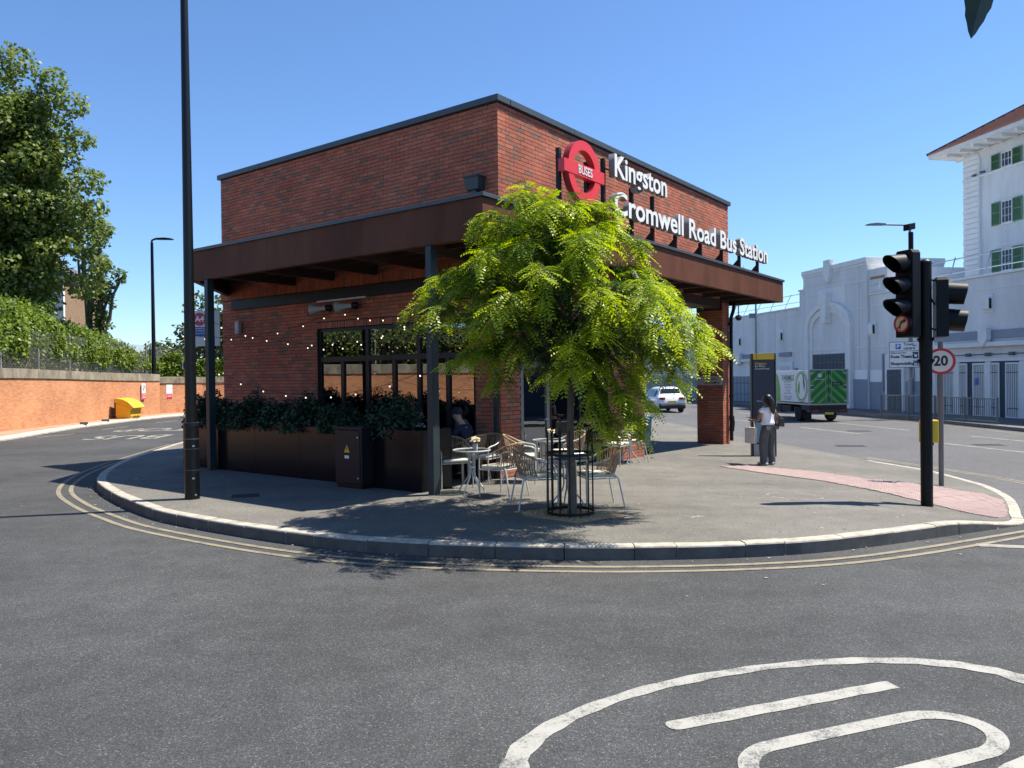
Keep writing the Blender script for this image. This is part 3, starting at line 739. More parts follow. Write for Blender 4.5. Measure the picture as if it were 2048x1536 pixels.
for L_ in ([6.37]+ups+[2.01], ): 
    for k in range(len(L_)-1): MB().box(fa0+.03, fa0+.036, L_[k+1]+.04, L_[k]-.04, wt+.056, wz1-.071).build('pane', M_GLASS, win)
L_ = [6.37]+downs+[2.01]
for k in range(len(L_)-1):
    b0_, b1_ = L_[k+1]+.045, L_[k]-.045
    MB().box(fa0+.03, fa0+.036, b0_, b1_, wz0+.081, wt-.056).build('pane', M_GLASS, win)
MB().box(fa0-.02, fa1+.04, 1.95, 6.43, .10, wz0-.003).build('window_sill', M_FRAMEDARK, station)
# ---- glazed front by the corner: aluminium door, dark shop glazing
d0, d1 = A0+.63, A0+2.79; fb0, fb1 = B0+.07, B0+.14
fr = MB()
for (a0, a1, z0, z1) in ((d0, 6.0, 3.02, 3.11), (d0, 6.0, 2.42, 2.49), (d0, d0+.06, .13, 3.019), (d0+1.02, d0+1.10, .13, 2.419), (d0+2.14, d0+2.22, .13, 3.019), (5.93, 6.0, .05, 3.019), (d0+1.11, 6.0, .05, .13)):
    fr.box(a0, a1, fb0, fb1, z0, z1)
shop = fr.build('shop_front', M_FRAMEDARK, station, bevel=.003)
for (a0, a1, z0, z1) in ((d0+.07, d0+2.13, 2.495, 3.015), (d0+2.23, 5.92, .135, 3.015), (d0+1.11, d0+2.13, .135, 2.415)):
    MB().box(a0, a1, fb0+.03, fb0+.036, z0, z1).build('pane', M_GLASSDOOR, shop)
dr = MB()
for (a0, a1, z0, z1) in ((d0+.065, d0+.15, .16, 2.41), (d0+.93, d0+1.015, .16, 2.41), (d0+.151, d0+.929, .16, .30), (d0+.151, d0+.929, 2.31, 2.41)):
    dr.box(a0, a1, fb0-.01, fb1-.01, z0, z1)
door = dr.build('glass_door', mat('door_aluminium', (.30, .31, .31), .35, .8), station, bevel=.003)
MB().box(d0+.152, d0+.928, fb0+.02, fb0+.026, .305, 2.305).build('pane', M_GLASS, door)
h = MB(); h.tube([(d0+.88, fb0-.012, 1.15), (d0+.88, fb0-.06, 1.15), (d0+.76, fb0-.06, 1.15)], .010, 8); h.build('handle', M_SILVER, door, smooth=True)
# inside: floor, ceiling, back wall, counter, bottle shelves, glowing tubes added for the amber reflections in the panes
MB().box(A0+t, 7.39, B0+t, B1-t-.01, .02, .14).build('floor', mat('dark_floor', (.05, .045, .04), .5), station)
MB().box(A0+t+.004, 7.39, B0+t+.004, B1-t-.01, 3.5, 3.6).build('ceiling', M_DARKIN, station)
MB().box(6.2, 6.3, B0+t+.3, B1-t-.02, .145, 3.49).build('partition', M_DARKIN, station)
M_WOOD = mat('dark_wood', (.10, .055, .03), .55, var=.3, vscale=4, stretch=(1, 12, 1))
MB().box(4.1, 4.7, 3.6, 6.6, .145, 1.2).build('counter', M_WOOD, station, bevel=.01)
sh = MB()
for z in (.55, 1.0, 1.45, 1.9, 2.3): sh.box(5.0, 5.28, 2.2, 3.6, z, z+.03)
sh.box(5.29, 5.32, 2.2, 3.6, .15, 2.6); shelf = sh.build('shelf_unit', M_WOOD, station)
bt = MB()
for z in (.58, 1.03, 1.48, 1.93):
    for k in range(12): bt.lathe([(.03, 0), (.03, .15), (.012, .2), (.012, .26)], 8, (5.12+random.uniform(-.05, .05), 2.28+.105*k, z))
bt.build('bottles', mat('bottle', (.16, .10, .04), .15, var=.5, vscale=6), shelf, smooth=True, kind='stuff')
M_TUBE = mat('amber_tube', (1.0, .55, .16), .4, emit=.22)
for (b0_, b1_, z, a) in ((5.9, 2.2, 2.93, 3.2), (5.9, 2.2, 2.66, 3.2)):
    MB().tube([(a, b0_, z), (a+.2, b1_, z-.03)], .032, 10).build('reflection_tube', M_TUBE, station, smooth=True)
# rainwater goods
hp = MB(); hx, hb = A0-.11, 1.80
hp.add([(hx-.09, hb-.14, 5.38), (hx+.105, hb-.14, 5.38), (hx+.105, hb+.14, 5.38), (hx-.09, hb+.14, 5.38), (hx-.12, hb-.17, 5.60), (hx+.105, hb-.17, 5.60), (hx+.105, hb+.17, 5.60), (hx-.12, hb+.17, 5.60)],
       [(0, 3, 2, 1), (4, 5, 6, 7), (0, 1, 5, 4), (1, 2, 6, 5), (2, 3, 7, 6), (3, 0, 4, 7)])
hp.box(hx-.13, hx+.105, hb-.18, hb+.18, 5.601, 5.63); hp.box(hx-.05, hx+.07, hb-.06, hb+.06, 4.6, 5.379)
hp.build('rain_hopper', mat('dark_blue_grey_metal', (.03, .045, .058), .4, .2), station, bevel=.006)
dp = MB(); x = A1-.10; y = B0-.085
dp.tube([(x+.25, y-.02, 4.05), (x+.22, y, 3.85), (x+.03, y, 3.62), (x, y, 1.2), (x, y, .02)], .052, 12)
for z in (3.4, 2.4, 1.3, .35): dp.tube([(x, y, z), (x, y, z+.08)], .066, 12)
dp.tube([(x, y, .75), (x+.02, y-.02, .55), (x, y, .3)], .075, 10); dp.build('downpipe', M_BLACK, station, smooth=True)
dp2 = MB(); dp2.box(A0-.06, A0+.02, 1.40, 1.48, .15, 3.67); dp2.build('downpipe', M_STEEL, station)

# ------------------------------------------------------------------ signs that stand on the canopy
M_RED = mat('sign_red', (0.72, 0.045, 0.055), .35, var=.06, vscale=3); M_WHITE = mat('sign_white', (.80, .80, .78), .4, var=.06, vscale=3); M_SIGNSIDE = mat('sign_side_grey', (.22, .22, .22), .5)
M_REDSIDE = mat('sign_dark_red', (.33, .02, .025), .45)
SB = .15        # plane of the lettering, measured back from the fascia
def sign_post(par, a, ztop, a_off=0):
    b = MB(); b.box(a-.035, a+.035, SB+.06, SB+.13, 4.70, ztop); b.add([(a-.03, SB+.13, 4.705), (a+.03, SB+.13, 4.705), (a+.03, SB+.42, 4.705), (a-.03, SB+.42, 4.705), (a-.03, SB+.13, 5.0), (a+.03, SB+.13, 5.0)], [(0, 1, 2, 3), (0, 4, 5, 1), (3, 2, 5, 4), (0, 3, 4), (1, 5, 2)])
    return b.build('sign_post', M_BLACK, par)
rs = thing('roundel_sign', 'red ring and bar transport sign reading BUSES standing on the canopy edge', 'sign', C0, BROT)
ra, rz_, ro, ri = 3.02, 5.63, .545, .375
b = MB(); N = 48
def ringpt(r, t, y): return (ra+r*math.cos(t), y, rz_+r*math.sin(t))
for k in range(N):
    t0, t1 = 2*math.pi*k/N, 2*math.pi*(k+1)/N
    b.mi = 0; b.add([ringpt(ri, t0, SB-.07), ringpt(ro, t0, SB-.07), ringpt(ro, t1, SB-.07), ringpt(ri, t1, SB-.07)], [(0, 1, 2, 3)])
    b.mi = 1; b.add([ringpt(ro, t0, SB-.07), ringpt(ro, t0, SB+.06), ringpt(ro, t1, SB+.06), ringpt(ro, t1, SB-.07)], [(0, 1, 2, 3)])
    b.add([ringpt(ri, t0, SB-.07), ringpt(ri, t1, SB-.07), ringpt(ri, t1, SB+.06), ringpt(ri, t0, SB+.06)], [(0, 1, 2, 3)])
    b.add([ringpt(ri, t0, SB+.06), ringpt(ri, t1, SB+.06), ringpt(ro, t1, SB+.06), ringpt(ro, t0, SB+.06)], [(0, 1, 2, 3)])
b.build('ring', [M_RED, M_REDSIDE], rs, fixn=False)
b = MB(); b.box(ra-.685, ra+.685, SB-.078, SB+.05, rz_-.11, rz_+.11); bo = b.build('bar', M_RED, rs, bevel=.004)
lettering('BUSES', .215, (ra, SB-.084, rz_), (0, -1, 0), M_WHITE, bo, depth=.008, bold=.001, sx=.84)
for a, zt in ((2.42, 5.95), (3.34, 5.9)): sign_post(rs, a, zt)
ss = thing('station_name_sign', 'raised white letters reading Kingston Cromwell Road Bus Station on black posts', 'sign', C0, BROT)
def spaced_letters(words, a0, a1, zbase, cap, parent):
    """each letter its own part; the line is scaled to run a0..a1"""
    size = cap/.70
    full = text_mesh(words, size, 0, 'LEFT', bold=.012); xs_ = [v.co.x for v in full.vertices]; W = max(xs_)-min(xs_); k = (a1-a0)/W
    ref = text_mesh('H', size, 0, 'LEFT', bold=.012); base = min(v.co.y for v in ref.vertices)
    x0 = min(xs_)
    for i, ch in enumerate(words):
        if ch == ' ': continue
        pre = text_mesh(words[:i+1], size, 0, 'LEFT', bold=.012); pr = max(v.co.x for v in pre.vertices)
        me = text_mesh(ch, size, .13, 'LEFT', bold=.012); mr = max(v.co.x for v in me.vertices); mn = min(v.co.y for v in me.vertices)
        me.materials.clear(); me.materials.append(M_WHITE); me.materials.append(M_SIGNSIDE)
        for p_ in me.polygons: p_.material_index = 0 if p_.normal.z > .7 else 1
        for v in me.vertices: v.co.x = (v.co.x - mr + pr - x0)*k
        o = link(bpy.data.objects.new('letter', me), parent)
        o.matrix_local = face_matrix((a0, SB-.03, zbase-base), (0, -1, 0))
spaced_letters('Kingston', 4.07, 6.33, 5.76, .42, ss)
spaced_letters('Cromwell Road Bus Station', 4.05, 12.76, 5.06, .43, ss)
for a, zt in ((3.95, 6.1), (5.07, 5.75), (6.0, 5.75), (7.12, 5.1), (8.5, 5.1), (9.82, 5.1), (11.05, 5.1), (12.45, 5.1)): sign_post(ss, a, zt)
b = MB(); b.box(3.95, 12.8, SB+.062, SB+.075, 5.22, 5.25); b.box(3.95, 6.4, SB+.062, SB+.075, 5.9, 5.93); b.build('rail', M_BLACK, ss)
# dry weeds on the canopy behind the last letters
wd = MB()
for k in range(60):
    p = Vector((random.uniform(11.3, 13.2), random.uniform(.4, 1.0), 4.62)); q = p+Vector((random.uniform(-.15, .15), random.uniform(-.1, .1), random.uniform(.2, .48)))
    wd.tube([p, (p+q)/2+Vector((.02, 0, .02)), q], .004, 3)
o = wd.build('dry_weeds', mat('dry_straw', (.42, .33, .18), .9)); o.location = C0; o.rotation_euler = (0, 0, BROT)
props(o, 'dry straw coloured weeds on the canopy roof behind the end of the white lettering', 'weeds')
# ------------------------------------------------------------------ left side: boundary wall, kerb, hedge, trees, house
def facing_brick(name, c1, c2, mortar, scale=1.0):
    """running-bond colour for walls too far off to pick bricks apart"""
    m = bpy.data.materials.new(name); m.use_nodes = True; nt = m.node_tree; p = nt.nodes['Principled BSDF']; L = nt.links.new
    tc = nn(nt, 'ShaderNodeTexCoord'); sx = nn(nt, 'ShaderNodeSeparateXYZ'); L(tc.outputs['Object'], sx.inputs[0])
    cb = nn(nt, 'ShaderNodeCombineXYZ'); L(sx.outputs['Y'], cb.inputs['X']); L(sx.outputs['Z'], cb.inputs['Y'])
    br = nn(nt, 'ShaderNodeTexBrick'); br.inputs['Scale'].default_value = 1.0; br.inputs['Brick Width'].default_value = .225; br.inputs['Row Height'].default_value = .075
    br.inputs['Mortar Size'].default_value = .006; br.inputs['Color1'].default_value = (*c1, 1); br.inputs['Color2'].default_value = (*c2, 1); br.inputs['Mortar'].default_value = (*mortar, 1); br.inputs['Bias'].default_value = -.2
    L(cb.outputs[0], br.inputs['Vector'])
    n1 = nn(nt, 'ShaderNodeTexNoise'); n1.inputs['Scale'].default_value = .7; n1.inputs['Detail'].default_value = 8; L(tc.outputs['Object'], n1.inputs['Vector'])
    mp = nn(nt, 'ShaderNodeMapping'); mp.inputs['Scale'].default_value = (1, 2.2, 9); L(tc.outputs['Object'], mp.inputs[0])
    n2 = nn(nt, 'ShaderNodeTexNoise'); n2.inputs['Scale'].default_value = 1.6; n2.inputs['Detail'].default_value = 6; L(mp.outputs[0], n2.inputs['Vector'])
    ad = nn(nt, 'ShaderNodeMath', operation='ADD'); L(n1.outputs[0], ad.inputs[0]); L(n2.outputs[0], ad.inputs[1])
    mr = nn(nt, 'ShaderNodeMapRange'); mr.inputs[1].default_value = .65; mr.inputs[2].default_value = 1.35; mr.inputs[3].default_value = .72; mr.inputs[4].default_value = 1.22; L(ad.outputs[0], mr.inputs[0])
    mu = nn(nt, 'ShaderNodeMix', data_type='RGBA', blend_type='MULTIPLY'); mu.inputs[0].default_value = 1; L(br.outputs['Color'], mu.inputs[6]); L(mr.outputs[0], mu.inputs[7])
    L(mu.outputs[2], p.inputs['Base Color']); p.inputs['Roughness'].default_value = .9; p.inputs['Specular IOR Level'].default_value = .2
    bu = nn(nt, 'ShaderNodeBump'); bu.inputs['Strength'].default_value = .4; bu.inputs['Distance'].default_value = .008; bu.invert = True; L(br.outputs['Fac'], bu.inputs['Height']); L(bu.outputs[0], p.inputs['Normal'])
    return m
M_OBRICK = facing_brick('orange_brick', (.60, .27, .125), (.50, .205, .095), (.40, .25, .16))
M_CAPSTONE = mat('stained_concrete', (.36, .31, .22), .9, var=.55, vscale=1.6, bump=.3, bscale=30, world=True, c2=(.10, .085, .06), detail=9, stretch=(1, 1.4, .7))
bwall = thing('boundary_wall', 'long orange brick wall with stained concrete capping along the left of the bus lane', 'wall')
LW = [(-19.3, -12.0), (-19.35, 10.0), (-19.45, 29.0), (-19.95, 38.0), (-19.9, 43.2)]
LW2 = [(-20.25, 43.2), (-18.6, 46.0), (-16.4, 48.0), (-12.5, 51.0)]
def wall_top(y): return 2.17 - .2*sm(28, 44, y)
def wall_seg(pts, th, zt, m, name, z0=-.3, over=0.0):
    for k in range(len(pts)-1):
        p, q = np.array(pts[k]), np.array(pts[k+1]); d = (q-p); L_ = np.linalg.norm(d); d /= L_; n = np.array([d[1], -d[0]])   # towards the road
        b = MB(); za, zb_ = zt(p[1]), zt(q[1]); lo_a = z0 if not callable(z0) else z0(p[1]); lo_b = z0 if not callable(z0) else z0(q[1])
        # local: y along the wall
        e = .002
        v = [(over, e, lo_a), (over, L_-e, lo_b), (-th-over, L_-e, lo_b), (-th-over, e, lo_a), (over, e, za), (over, L_-e, zb_), (-th-over, L_-e, zb_), (-th-over, e, za)]
        b.add(v, [(0, 3, 2, 1), (4, 5, 6, 7), (0, 1, 5, 4), (1, 2, 6, 5), (2, 3, 7, 6), (3, 0, 4, 7)])
        o = b.build(name, m, bwall); o.location = (p[0], p[1], 0); o.rotation_euler = (0, 0, math.atan2(d[1], d[0])-math.pi/2)
def capping(pts, th, zt, h):
    for k in range(len(pts)-1):
        p, q = np.array(pts[k]), np.array(pts[k+1]); d = (q-p); L_ = np.linalg.norm(d); d /= L_
        n_ = max(1, int(L_/1.2)); rz = math.atan2(d[1], d[0])-math.pi/2
        for j in range(n_):
            y0, y1 = L_*j/n_+.006, L_*(j+1)/n_-.006; ya, yb = (p+d*y0)[1], (p+d*y1)[1]; b = MB()
            b.add([(.05, y0, zt(ya)), (.05, y1, zt(yb)), (-th-.05, y1, zt(yb)), (-th-.05, y0, zt(ya)), (.05, y0, zt(ya)+h), (.05, y1, zt(yb)+h), (-th-.05, y1, zt(yb)+h+.03), (-th-.05, y0, zt(ya)+h+.03)],
                  [(0, 3, 2, 1), (4, 5, 6, 7), (0, 1, 5, 4), (1, 2, 6, 5), (2, 3, 7, 6), (3, 0, 4, 7)])
            o = b.build('capping_stone', M_CAPSTONE, bwall); o.location = (p[0], p[1], 0); o.rotation_euler = (0, 0, rz)
wall_seg(LW, .35, wall_top, M_OBRICK, 'brick_wall'); capping(LW, .35, lambda y: wall_top(y)+.001, .37)
wall_seg(LW2, .35, lambda y: 1.83, M_OBRICK, 'brick_wall'); capping(LW2, .35, lambda y: 1.831, .34)
# footway and kerb under the wall
M_LKERB = mat('pale_kerb', (.44, .40, .33), .85, var=.25, vscale=3, world=True, bump=.2, bscale=40)
M_LPATH = mat('sandy_footway', (.36, .235, .155), .9, var=.25, vscale=1.5, world=True, bump=.2, bscale=60)
LK = smooth_curve([(-16.6, -10), (-17.0, 10), (-17.45, 22), (-17.75, 26.4), (-18.3, 29.6), (-18.85, 33.3), (-19.05, 38.0), (-18.75, 42), (-17.6, 45.2), (-15.0, 47.6), (-12, 49.7)], .5)
LN = normals2(LK)
b = MB(); b.strip([(p[0], p[1], .125) for p in LK+LN*.0], [(p[0], p[1], .125) for p in LK+LN*6.0]); o = b.build('footway', M_LPATH); o['kind'] = 'structure'
lk = thing('kerb', None, None); lk['kind'] = 'structure'
for k in range(0, len(LK)-2, 2):
    b = MB(); q = [k, k+1, k+2]
    for i in q:
        e = .006 if i == k else (-.006 if i == k+2 else 0); t = (LK[k+2]-LK[k]); t = t/np.linalg.norm(t)
        for off, z in ((-.30, -.2), (-.30, .05), (-.14, .13), (.02, .13), (.02, -.2)):
            p = LK[i]+LN[i]*off+t*e; b.v.append((p[0], p[1], z))
    for i in range(2):
        for j in range(4): a = i*5+j; b.f.append((a, a+1, a+6, a+5)); b.m.append(0)
    b.f += [(0, 1, 2, 3, 4), (14, 13, 12, 11, 10)]; b.m += [0, 0]
    b.build('kerb_stone', M_LKERB, lk)
# wall signs
def wall_sign(x, y, w, h, z, parts, label):
    t = thing('wall_sign', label, 'sign', (x, y, z), 0, 'notices on the orange brick wall')
    b = MB(); b.box(0, .02, -w/2, w/2, -h/2, h/2); b.build('plate', M_WHITE, t, bevel=.004)
    for (z0, z1, m, y0, y1) in parts: MB().box(.0202, .0225, y0*w, y1*w, z0*h, z1*h).build('panel', m, t)
    return t
M_REDP = mat('notice_red', (.62, .03, .06), .5); M_BLUEP = mat('notice_blue', (.03, .12, .45), .5); M_BLK = mat('sign_black', (.012, .012, .012), .5)
t = wall_sign(-19.86, 41.2, .42, .86, 1.42, [(-.5, -.12, M_REDP, -.46, .46)], 'white over red no entry notice on the orange wall, nearer of the two red ones')
b = MB(); b.tube([(.024, .11*math.cos(a), .22+.11*math.sin(a)) for a in np.linspace(0, 2*math.pi, 20, endpoint=False)], .012, 5, closed=True); b.tube([(.024, -.08, .14), (.024, .08, .30)], .01, 5); b.tube([(.024, .02, .13), (.024, -.05, .02)], .012, 5); b.build('symbol', M_BLK, t)
for z in (-.18, -.26, -.34): MB().box(.0226, .024, -.14, .14, z-.012, z+.012).build('text_line', M_WHITE, t)
t = wall_sign(-19.75, 44.06, .40, .8, 1.35, [(-.5, -.15, M_REDP, -.46, .46)], 'white over red notice on the far stretch of wall, just left of the lamp post')
t.rotation_euler = (0, 0, -.53)
for z in (-.2, -.28): MB().box(.0226, .024, -.13, .13, z-.012, z+.012).build('text_line', M_WHITE, t)
t = wall_sign(-17.05, 47.42, .42, .9, 1.3, [(-.45, -.05, M_BLUEP, -.44, .44), (.0, .2, M_BLUEP, -.44, .44)], 'small white notice with blue panels on the far wall seen over the planter shrubs')
t.rotation_euler = (0, 0, -.83)
# grit bin
M_YEL = mat('grit_yellow', (.86, .47, .02), .45, var=.08, vscale=3); M_BINDARK = mat('bin_shade_and_slots', (.05, .04, .03), .8)
gb = thing('grit_bin', 'bright yellow plastic grit bin with a sloping lid against the orange wall', 'grit bin', (-19.18, 38.3, .125), R(-8))
body = [(-.40, 0), (.30, 0), (.36, .12), (.36, .42), (.46, .52), (-.46, .78), (-.46, .1)]
b = MB(); b.prism(body, lambda u, v, d: Vector((u, d, v)), -.42, .42); b.build('body', M_YEL, gb, bevel=.03)
lid = [(-.48, .80), (.50, .50), (.55, .53), (.50, .62), (.25, .84), (-.05, .97), (-.36, 1.02), (-.48, .99)]
b = MB(); b.prism(lid, lambda u, v, d: Vector((u, d, v)), -.47, .47); b.build('lid', M_YEL, gb, bevel=.04)
b = MB(); b.box(-.52, -.465, -.44, .44, .02, .98); b.build('back_shade_panel', M_BINDARK, gb, bevel=.02)  # shade on the yellow bin's rear put into this dark colour
b = MB(); b.box(.365, .385, -.16, -.08, .06, .14); b.box(.365, .385, .08, .16, .06, .14); b.build('foot_slots', M_BINDARK, gb)
for (x, y, l) in ((-18.95, 35.6, 'grey concrete block lying on the footway left of the yellow grit bin'), (-18.72, 33.4, 'dark rubber block lying on the pale kerb at the edge of the bus lane')):
    b = MB(); b.box(-.16, .16, -.10, .10, 0, .10); o = b.build('concrete_block', mat('dark_block', (.10, .095, .085), .9), bevel=.02); o.location = (x, y, .128); o.rotation_euler = (0, 0, .5); props(o, l, 'block')

# ------------------------------------------------------------------ foliage helpers
def leaf_material(name, c_new, c_old, rough=.45, trans=.35):
    m = bpy.data.materials.new(name); m.use_nodes = True; nt = m.node_tree; L = nt.links.new; p = nt.nodes['Principled BSDF']; out = nt.nodes['Material Output']
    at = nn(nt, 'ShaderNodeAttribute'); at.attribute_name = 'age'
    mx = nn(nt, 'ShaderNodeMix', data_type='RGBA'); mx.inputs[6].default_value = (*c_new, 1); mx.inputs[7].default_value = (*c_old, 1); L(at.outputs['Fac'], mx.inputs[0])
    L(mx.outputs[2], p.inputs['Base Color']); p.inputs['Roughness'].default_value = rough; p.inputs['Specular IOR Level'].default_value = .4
    tl = nn(nt, 'ShaderNodeBsdfTranslucent'); hs = nn(nt, 'ShaderNodeHueSaturation'); hs.inputs['Saturation'].default_value = 1.15; hs.inputs['Value'].default_value = 1.25; L(mx.outputs[2], hs.inputs['Color']); L(hs.outputs[0], tl.inputs[0])
    ms = nn(nt, 'ShaderNodeMixShader'); ms.inputs[0].default_value = trans; L(p.outputs[0], ms.inputs[1]); L(tl.outputs[0], ms.inputs[2]); L(ms.outputs[0], out.inputs[0])
    return m
def quads_object(name, V, age, m, parent=None, per=4):
    """V (n, per, 3) polygons"""
    n = len(V); me = bpy.data.meshes.new(name); me.vertices.add(n*per); me.vertices.foreach_set('co', V.astype(np.float32).ravel())
    me.loops.add(n*per); me.loops.foreach_set('vertex_index', np.arange(n*per, dtype=np.int32)); me.polygons.add(n)
    me.polygons.foreach_set('loop_start', np.arange(0, n*per, per, dtype=np.int32)); me.polygons.foreach_set('loop_total', np.full(n, per, np.int32))
    me.update(calc_edges=True); me.materials.append(m)
    at = me.attributes.new('age', 'FLOAT', 'FACE'); at.data.foreach_set('value', age.astype(np.float32))
    return link(bpy.data.objects.new(name, me), parent)
def rand_unit(n):
    v = rng.normal(size=(n, 3)); return v/np.linalg.norm(v, axis=1)[:, None]
def leaves_at(P, size, up_bias=.6, fold=0.25, droop=0.35, outward=None):
    """diamond leaves with a fold: two triangles about a midrib -> quad (bent)"""
    n = len(P); nrm = rand_unit(n) + np.array([0, 0, up_bias])
    if outward is not None: nrm += outward*.6
    nrm /= np.linalg.norm(nrm, axis=1)[:, None]
    d = rand_unit(n); d[:, 2] -= droop; d -= nrm*(d*nrm).sum(1)[:, None]; d /= np.linalg.norm(d, axis=1)[:, None]
    s = np.cross(nrm, d); L_ = (size*rng.uniform(.6, 1.25, n))[:, None]; W = L_*rng.uniform(.32, .46, n)[:, None]
    a = P; c = P+d*L_; mid = P+d*L_*.45; b_ = mid+s*W+nrm*W*fold; e = mid-s*W+nrm*W*fold
    return np.stack([a, b_, c, e], 1)
M_TREELEAF = leaf_material('broad_leaf', (.23, .28, .065), (.085, .135, .04), .5, .38)
M_IVY = leaf_material('ivy_leaf', (.24, .31, .045), (.07, .13, .02), .46, .34)
M_FARLEAF = leaf_material('far_leaf', (.12, .15, .05), (.055, .09, .03), .5, .3)
M_BARK = mat('grey_bark', (.17, .14, .105), .9, var=.4, vscale=8, bump=.6, bscale=25, world=True)
def clumps(centres, radii, per, size, flat=.75, up=.6):
    P = []; O = []
    for c, r in zip(centres, radii):
        n = int(per*r*r); d = rand_unit(n); rr = rng.uniform(.35, 1.0, n)**.6
        q = d*rr[:, None]*r; q[:, 2] *= flat; P.append(q+c); O.append(d)
    P = np.concatenate(P); O = np.concatenate(O)
    return leaves_at(P, size, up, outward=O), P
def tree(name, label, base, trunk_h, r0, cr, m, size, per, group=None, limbs=9, cat='tree', age_bias=0.0):
    """cr: list of (centre, radius) clumps in world coordinates"""
    t = thing(name, label, cat, base, 0, group); B = Vector(base); tb_ = MB(); top = Vector((0, 0, trunk_h))
    tb_.tube([(0, 0, -.3), (.05*r0, 0, trunk_h*.35), (0, .1*r0, trunk_h*.7), top], [r0*1.25, r0, r0*.8, r0*.6], 10); tb_.build('trunk', M_BARK, t, smooth=True)
    lb_ = MB(); cs = sorted(cr, key=lambda q: -q[1]); 
    for c, r in cs[:limbs*3:2]:
        e = Vector(c)-B; s_ = Vector((0, 0, trunk_h*random.uniform(.55, 1))); mid = (s_+e)/2+Vector((random.uniform(-.3, .3), random.uniform(-.3, .3), .4))
        lb_.tube([s_, s_*.6+mid*.4+Vector((0, 0, .15)), mid, e*.6+mid*.4, e], [r0*.42, r0*.34, r0*.25, r0*.16, r0*.05], 6)
    lb_.build('limbs', M_BARK, t, smooth=True)
    V, P = clumps([np.array(c)-np.array(base) for c, r in cr], [r for c, r in cr], per, size)
    age = np.clip(rng.normal(.55+age_bias, .28, len(V)), 0, 1); quads_object('crown', V, age, m, t)
    return t
def blob(n, c, rad, rr=(.5, 1.1), shell=.55):
    out = []
    for _ in range(n):
        d = rand_unit(1)[0]; k = random.uniform(shell, 1.0); out.append(((c[0]+d[0]*rad[0]*k, c[1]+d[1]*rad[1]*k, c[2]+d[2]*rad[2]*k), random.uniform(*rr)))
    return out
# the big tree at the left edge
cr = blob(240, (-26.7, 35.5, 9.8), (6.3, 4.6, 6.6), (.8, 1.45), .45)+blob(120, (-22.8, 35.0, 10.6), (2.9, 2.4, 5.6), (.7, 1.25), .05)+[((-22.4, 35, 14.2), 1.2), ((-23.4, 35, 15.4), 1.3), ((-22.0, 35, 12.9), 1.1), ((-23.6, 35, 13.6), 1.4), ((-21.2, 34.8, 5.5), .75), ((-22.1, 34.8, 5.2), .8), ((-22.9, 34.8, 5.0), .9), ((-23.6, 34.8, 5.4), 1.0), ((-21.0, 34.8, 6.3), .7)]
for p_ in [(-19.3, 35, 14.6), (-19.0, 35.2, 13.1), (-18.8, 35.2, 11.2), (-18.6, 35.4, 10.0), (-18.4, 35.4, 9.0), (-18.6, 35.6, 7.4), (-19.2, 35.6, 6.4), (-20.2, 35, 15.7), (-21.8, 35.0, 16.6), (-19.7, 34.8, 12.3), (-19.1, 35, 8.2)]:
    p_ = (p_[0]-.6, p_[1], p_[2]); cr.append((p_, random.uniform(.6, .95)))
tree('broadleaf_tree', 'tall leafy sycamore like tree filling the left edge behind the ivy hedge', (-25.6, 36.5, 1.0), 7.5, .42, cr, M_TREELEAF, .215, 430, age_bias=-.08)
# pollarded tree with knuckles of regrowth on bare grey limbs
pt = thing('pollarded_tree', 'pollarded tree with bare grey limbs and tufts of leaves right of the big tree', 'tree', (-23.2, 44.0, 1.0))
pb = MB()
def PX(x): return -22.4+.564*(x+20.5)
def limb(pts, r0, r1): 
    n = len(pts); pb.tube([Vector((PX(p[0]), p[1], p[2]))-Vector((-23.2, 44, 1)) for p in pts], [r0+(r1-r0)*i/(n-1) for i in range(n)], 7)
limb([(-23.6, 44, 1), (-23.7, 44, 4.4), (-23.9, 44, 6.4), (-24.2, 44, 8.1), (-24.3, 44, 9.4)], .24, .10); limb([(-23.8, 44, 5.4), (-23.4, 44, 6.8), (-23.3, 44, 8.2), (-23.4, 44, 9.2)], .14, .07)
limb([(-24.0, 44, 6.6), (-24.6, 44, 7.6), (-24.8, 44, 9.0)], .12, .06)
limb([(-23.0, 44, 1), (-22.9, 44, 4.5), (-22.6, 44, 6.4), (-22.7, 44, 8.6), (-22.55, 44, 9.6), (-22.4, 44, 10.2)], .20, .08)
limb([(-22.9, 44, 3.6), (-22.2, 44, 4.9), (-21.7, 44, 5.6), (-21.35, 44, 6.9), (-20.75, 44, 7.5), (-20.5, 44, 7.9)], .13, .05); limb([(-22.6, 44, 5.0), (-22.2, 44, 6.2), (-21.6, 44, 7.1)], .11, .06)
pb.build('trunk', M_BARK, pt, smooth=True)
tufts = [((-22.45, 44, 10.45), .55), ((-22.35, 44, 9.9), .45), ((-22.7, 44, 9.0), .65), ((-22.4, 44, 8.5), .5), ((-22.9, 44, 8.0), .6), ((-22.5, 44, 7.4), .6), ((-23.0, 44, 7.0), .55), ((-22.2, 44, 6.9), .6), ((-21.7, 44, 7.0), .5), ((-20.55, 44, 7.55), .5), ((-20.45, 44, 7.2), .35),
         ((-22.8, 44, 5.8), .7), ((-22.3, 44, 5.3), .6), ((-23.3, 44, 5.0), .6), ((-22.6, 44, 4.4), .8), ((-23.6, 44, 4.2), .8), ((-22.0, 44, 4.2), .5), ((-23.1, 44, 6.3), .5), ((-21.6, 44, 6.0), .25), ((-21.4, 44, 5.75), .2), ((-24.3, 44, 9.6), .5), ((-23.4, 44, 9.5), .45)]
